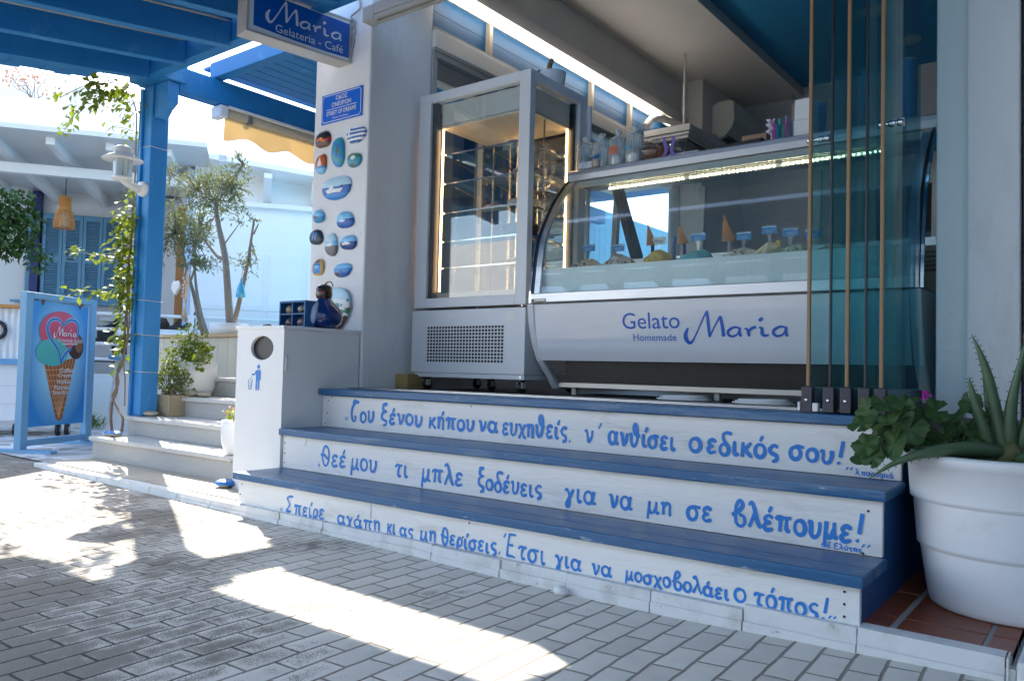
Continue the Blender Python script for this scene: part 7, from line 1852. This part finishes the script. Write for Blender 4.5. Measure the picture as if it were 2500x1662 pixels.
# wooden pendant lamp, bar stools, table, bar counter with cart
pl_ = thing('pendant_lamp', 'slatted light wood pendant lamp hanging under the porch roof', 'lamp', BG(-2.5, 11.5, 2.4))
WD = mat('light_slatted_wood', hexc('#c98a48'), 0.5, var=0.12, vscale=8)
c = BG(-2.495, 11.5, 0)
mb = MB(); n = 26
pr = [(0.118, 2.39), (0.118, 2.47), (0.100, 2.56), (0.066, 2.64), (0.064, 2.80)]
for k in range(n):
    a = 2 * math.pi * k / n
    mb.tube([(c[0] + r * math.cos(a), c[1] + r * math.sin(a), z) for r, z in pr], 0.008, 5)
for r, z in ((0.118, 2.395), (0.115, 2.49), (0.066, 2.645), (0.064, 2.795)):
    mb.tube([(c[0] + r * math.cos(2 * math.pi * k / 24), c[1] + r * math.sin(2 * math.pi * k / 24), z) for k in range(25)], 0.009, 5)
mb.lathe([(0.058, 2.63), (0.058, 2.80), (0.0, 2.80)], (c[0], c[1], 0), 18)
mb.build('shade', [WD], pl_)
mb = MB(); mb.lathe([(0.06, 2.42), (0.06, 2.60)], (c[0], c[1], 0), 16); mb.build('inner_shade', [mat('cream_paper_shade', (0.8, 0.76, 0.68), 0.7)], pl_)
mb = MB(); mb.tube([(c[0], c[1], 2.80), (c[0], c[1], 3.24)], 0.006, 5); mb.build('cord', [BLACK], pl_)
SK = mat('black_stool_shell', (0.02, 0.021, 0.024), 0.45, var=0.2)
def stool(label, s_, D, rz):
    b = Vector(BG(s_, D, 0.535))
    t = thing('bar_stool', label, 'bar stool', b, 'black bar stools on the terrace')
    rm = Matrix.Rotation(rz, 3, 'Z')
    T = lambda p: b + rm @ Vector((p[0], p[1], p[2]))
    mb = MB(T); mb.prism([(-0.20, -0.20), (0.20, -0.20), (0.21, 0.20), (-0.21, 0.20)], 0.40, 0.44, 'z'); mb.build('seat', [SK], t, bevel=0.015)
    mb = MB(T)
    pts = [(0.23 * math.sin(a), 0.20 * math.cos(a)) for a in [-1.7 + 3.4 * k / 14 for k in range(15)]]
    for (x0, y0), (x1, y1) in zip(pts, pts[1:]):
        h0 = 0.80 - 0.22 * abs(x0) / 0.23; h1 = 0.80 - 0.22 * abs(x1) / 0.23
        mb.hexa([(x0, y0, 0.44), (x1, y1, 0.44), (x1 * 0.92, y1 * 0.92, 0.44), (x0 * 0.92, y0 * 0.92, 0.44)], [(x0 * 1.05, y0 * 1.08, h0), (x1 * 1.05, y1 * 1.08, h1), (x1 * 0.98, y1 * 1.0, h1), (x0 * 0.98, y0 * 1.0, h0)])
    mb.build('backrest', [SK], t)
    for sx in (-1, 1):
        for sy_ in (-1, 1):
            mb = MB(T); mb.tube([(sx * 0.13, sy_ * 0.13, 0.40), (sx * 0.21, sy_ * 0.21, 0.0)], 0.014, 6); mb.build('leg', [SK], t)
    mb = MB(T); q = [(0.18, 0.18, 0.15), (-0.18, 0.18, 0.15), (-0.18, -0.18, 0.15), (0.18, -0.18, 0.15), (0.18, 0.18, 0.15)]; mb.tube(q, 0.010, 5); mb.build('footrest', [SK], t)
stool('black bar stool just right of the poster stand', -1.92, 11.0, R(-30)); stool('black bar stool nearer the vine, right of the white table', -1.42, 11.6, R(20)); stool('black bar stool right of the blue post, the left one of two', -1.20, 11.1, R(-10)); stool('black bar stool right of the blue post, beside the olive stems', -1.02, 10.7, R(-40))
tb = thing('bar_table', 'pale grey table between the black bar stools', 'table', BG(-1.75, 11.5, 0.535))
bgpart('table_top', [(-2.0, -1.45, 11.3, 11.8, 1.20, 1.25)], mat('pale_grey_table', (0.5, 0.5, 0.52), 0.5), tb, 0.006)
bgpart('table_leg', [(-1.76, -1.70, 11.5, 11.56, 0.535, 1.20)], BLACK, tb)
bc = thing('bar_counter', 'white corrugated bar front with a black letter and pale blue ledge at the left edge', 'bar counter', BG(-2.4, 8.8, 0.62))
mb = MB(BT); s_ = -3.3
prof = []
while s_ < -2.17:
    prof.append((s_, 8.615 - 0.012 * (0.5 + 0.5 * math.cos(2 * math.pi * s_ / 0.055)))); s_ += 0.055 / 8
mb.prism(prof + [(-2.17, 8.66), (-3.3, 8.66)], 0.69, 1.165, 'z'); mb.build('corrugated_front', [WHITE], bc)
bgpart('wood_cap', [(-3.3, -2.15, 8.56, 8.95, 1.166, 1.20)], WD, bc, 0.004)
bgpart('ledge', [(-3.3, -2.15, 8.57, 8.70, 0.635, 0.688)], LBLUE, bc, 0.004)
mb = MB(BT)
ringo = [(-2.40 + 0.085 * math.cos(2 * math.pi * k / 36), 8.585, 0.955 + 0.082 * math.sin(2 * math.pi * k / 36)) for k in range(37)]
mb.tube(ringo, 0.018, 8); mb.build('letter_ring', [BLACK], bc)
ct = thing('white_cart', 'white box cart on black castors behind the poster stand', 'cart', BG(-2.2, 8.8, 0.0))
bgpart('box', [(-3.3, -1.72, 8.62, 9.3, 0.10, 0.630)], HW, ct, 0.006)
bgpart('panel_groove', [(-3.3, -1.73, 8.616, 8.6195, 0.26, 0.266), (-3.3, -1.73, 8.616, 8.6195, 0.43, 0.436)], FRIDGEW, ct)
for s_ in (-2.22, -2.16, -1.86, -1.78):
    p = BG(s_, 8.72, 0.015); mb = MB(BT); mb.lathe([(0.0, s_ - 0.018), (0.056, s_ - 0.018), (0.062, s_), (0.056, s_ + 0.018), (0.0, s_ + 0.018)], (0, 8.70, 0.016), 16, axis='x', cap=False); o = mb.build('castor', [BLACK], ct)
    mb = MB(BT); mb.lathe([(0.028, s_ - 0.021), (0.028, s_ + 0.021)], (0, 8.70, 0.016), 12, axis='x'); mb.build('hub', [ALUP], o)
# dark bush at the left edge, dry plant on the roof
bs = thing('dark_bush', 'dark green leafy bush hanging in at the left edge of the porch', 'bush', BG(-2.75, 9.5, 0.0))
rg = random.Random(13); mb = MB(); mt = MB(BT)
for (s_, z, rs, rz_, n) in ((-2.80, 2.22, 0.34, 0.28, 620), (-2.52, 2.28, 0.22, 0.18, 260), (-2.62, 1.95, 0.26, 0.22, 420), (-2.90, 1.90, 0.3, 0.3, 400), (-2.40, 1.84, 0.14, 0.12, 90), (-2.38, 2.12, 0.12, 0.16, 90), (-2.30, 1.68, 0.08, 0.06, 26), (-2.22, 1.80, 0.06, 0.04, 16)):
    leaf_blob(mb, BG(s_, 9.5, z), (rs * 0.75, rs * 0.9, rz_), n, 0.075, 0.042, rg, 0.5, 0, -0.2, 0.05)
mb.build('leaves', [GREEN], bs)
mt.tube(smooth_path([(-3.25, 9.6, 0.0), (-3.15, 9.55, 1.0), (-2.95, 9.5, 1.8), (-2.7, 9.5, 2.2)], 5), lambda t: 0.05 - 0.035 * t, 8); mt.build('stem', [BARK], bs)
dp = thing('dry_plant', 'dry orange brown plant standing on the roof parapet', 'plant', BG(-3.2, 12.95, 4.4))
rg = random.Random(15); mb = MB(); mt = MB()
for k in range(9):
    e = BG(-3.35 + rg.uniform(-0.24, 0.24), 12.95, 4.72 + rg.uniform(-0.1, 0.1)); twig(mt, BG(-3.28, 12.95, 4.42), e, 0.008, 0.003, rg, 0.1)
    leaf_blob(mb, e, (0.09, 0.09, 0.08), 16, 0.05, 0.03, rg, 0.5)
mb.build('leaves', [mat('dry_leaf', hexc('#c98f5e'), 0.7, var=0.2)], dp); mt.build('stems', [BARK], dp)
# unseen houses across the street: sunlight thrown back, sky light cut, reflections in the shop's glass
OHW = mat('blue_grey_render', (0.22, 0.27, 0.33), 0.85, var=0.08, vscale=1.5, bump=0.4, bscale=12)
oh = thing('added_opposite_house', 'blue grey house across the street, unseen, added and shaped to dim the shop front', 'house', (5.0, -8.0, -0.07))
part('wall', [(-2.0, 1.8, -10.0, -8.0, -0.3, 4.8), (1.8, 14.0, -10.0, -5.3, -0.3, 4.6)], OHW, oh)  # out of view; height and wing shaped to cut light on the shop
for k in range(5):
    part('window', [(2.2 + 2.4 * k, 3.3 + 2.4 * k, -5.3, -5.26, 0.8, 2.2)], SHB, oh)
oh2 = thing('far_white_house', 'white house further down the street, showing only as a reflection in the shop glass', 'house', (-8.0, -12.0, -0.07))
part('wall', [(-16.0, -1.0, -14.0, -12.0, -0.3, 4.2)], HW, oh2)
for k in range(4):
    part('window', [(-14.5 + 3.4 * k, -13.2 + 3.4 * k, -12.0, -11.95, 1.0, 2.6)], SHB, oh2)
nw = thing('added_side_house', 'unseen blue grey wall added on the right to block sky light', 'house', (5.4, -1.5, -0.07))
part('wall', [(5.2, 6.0, -5.5, 0.9, -0.3, 3.6)], OHW, nw)  # wall out of view, put in to darken the right side
part('door', [(5.15, 5.199, -2.4, -1.4, -0.05, 2.1)], SHB, nw)
mb = MB(); mb.ell((2.03, -0.065, -0.072), (0.030, 0.018, 0.016), 10, 7, 0, 0.15, 2)
tag(mb.build('stone_chip', [KERBW], loc=(2.03, -0.065, -0.088)), 'small broken white stone lying against the kerb below the lowest step', 'stone')
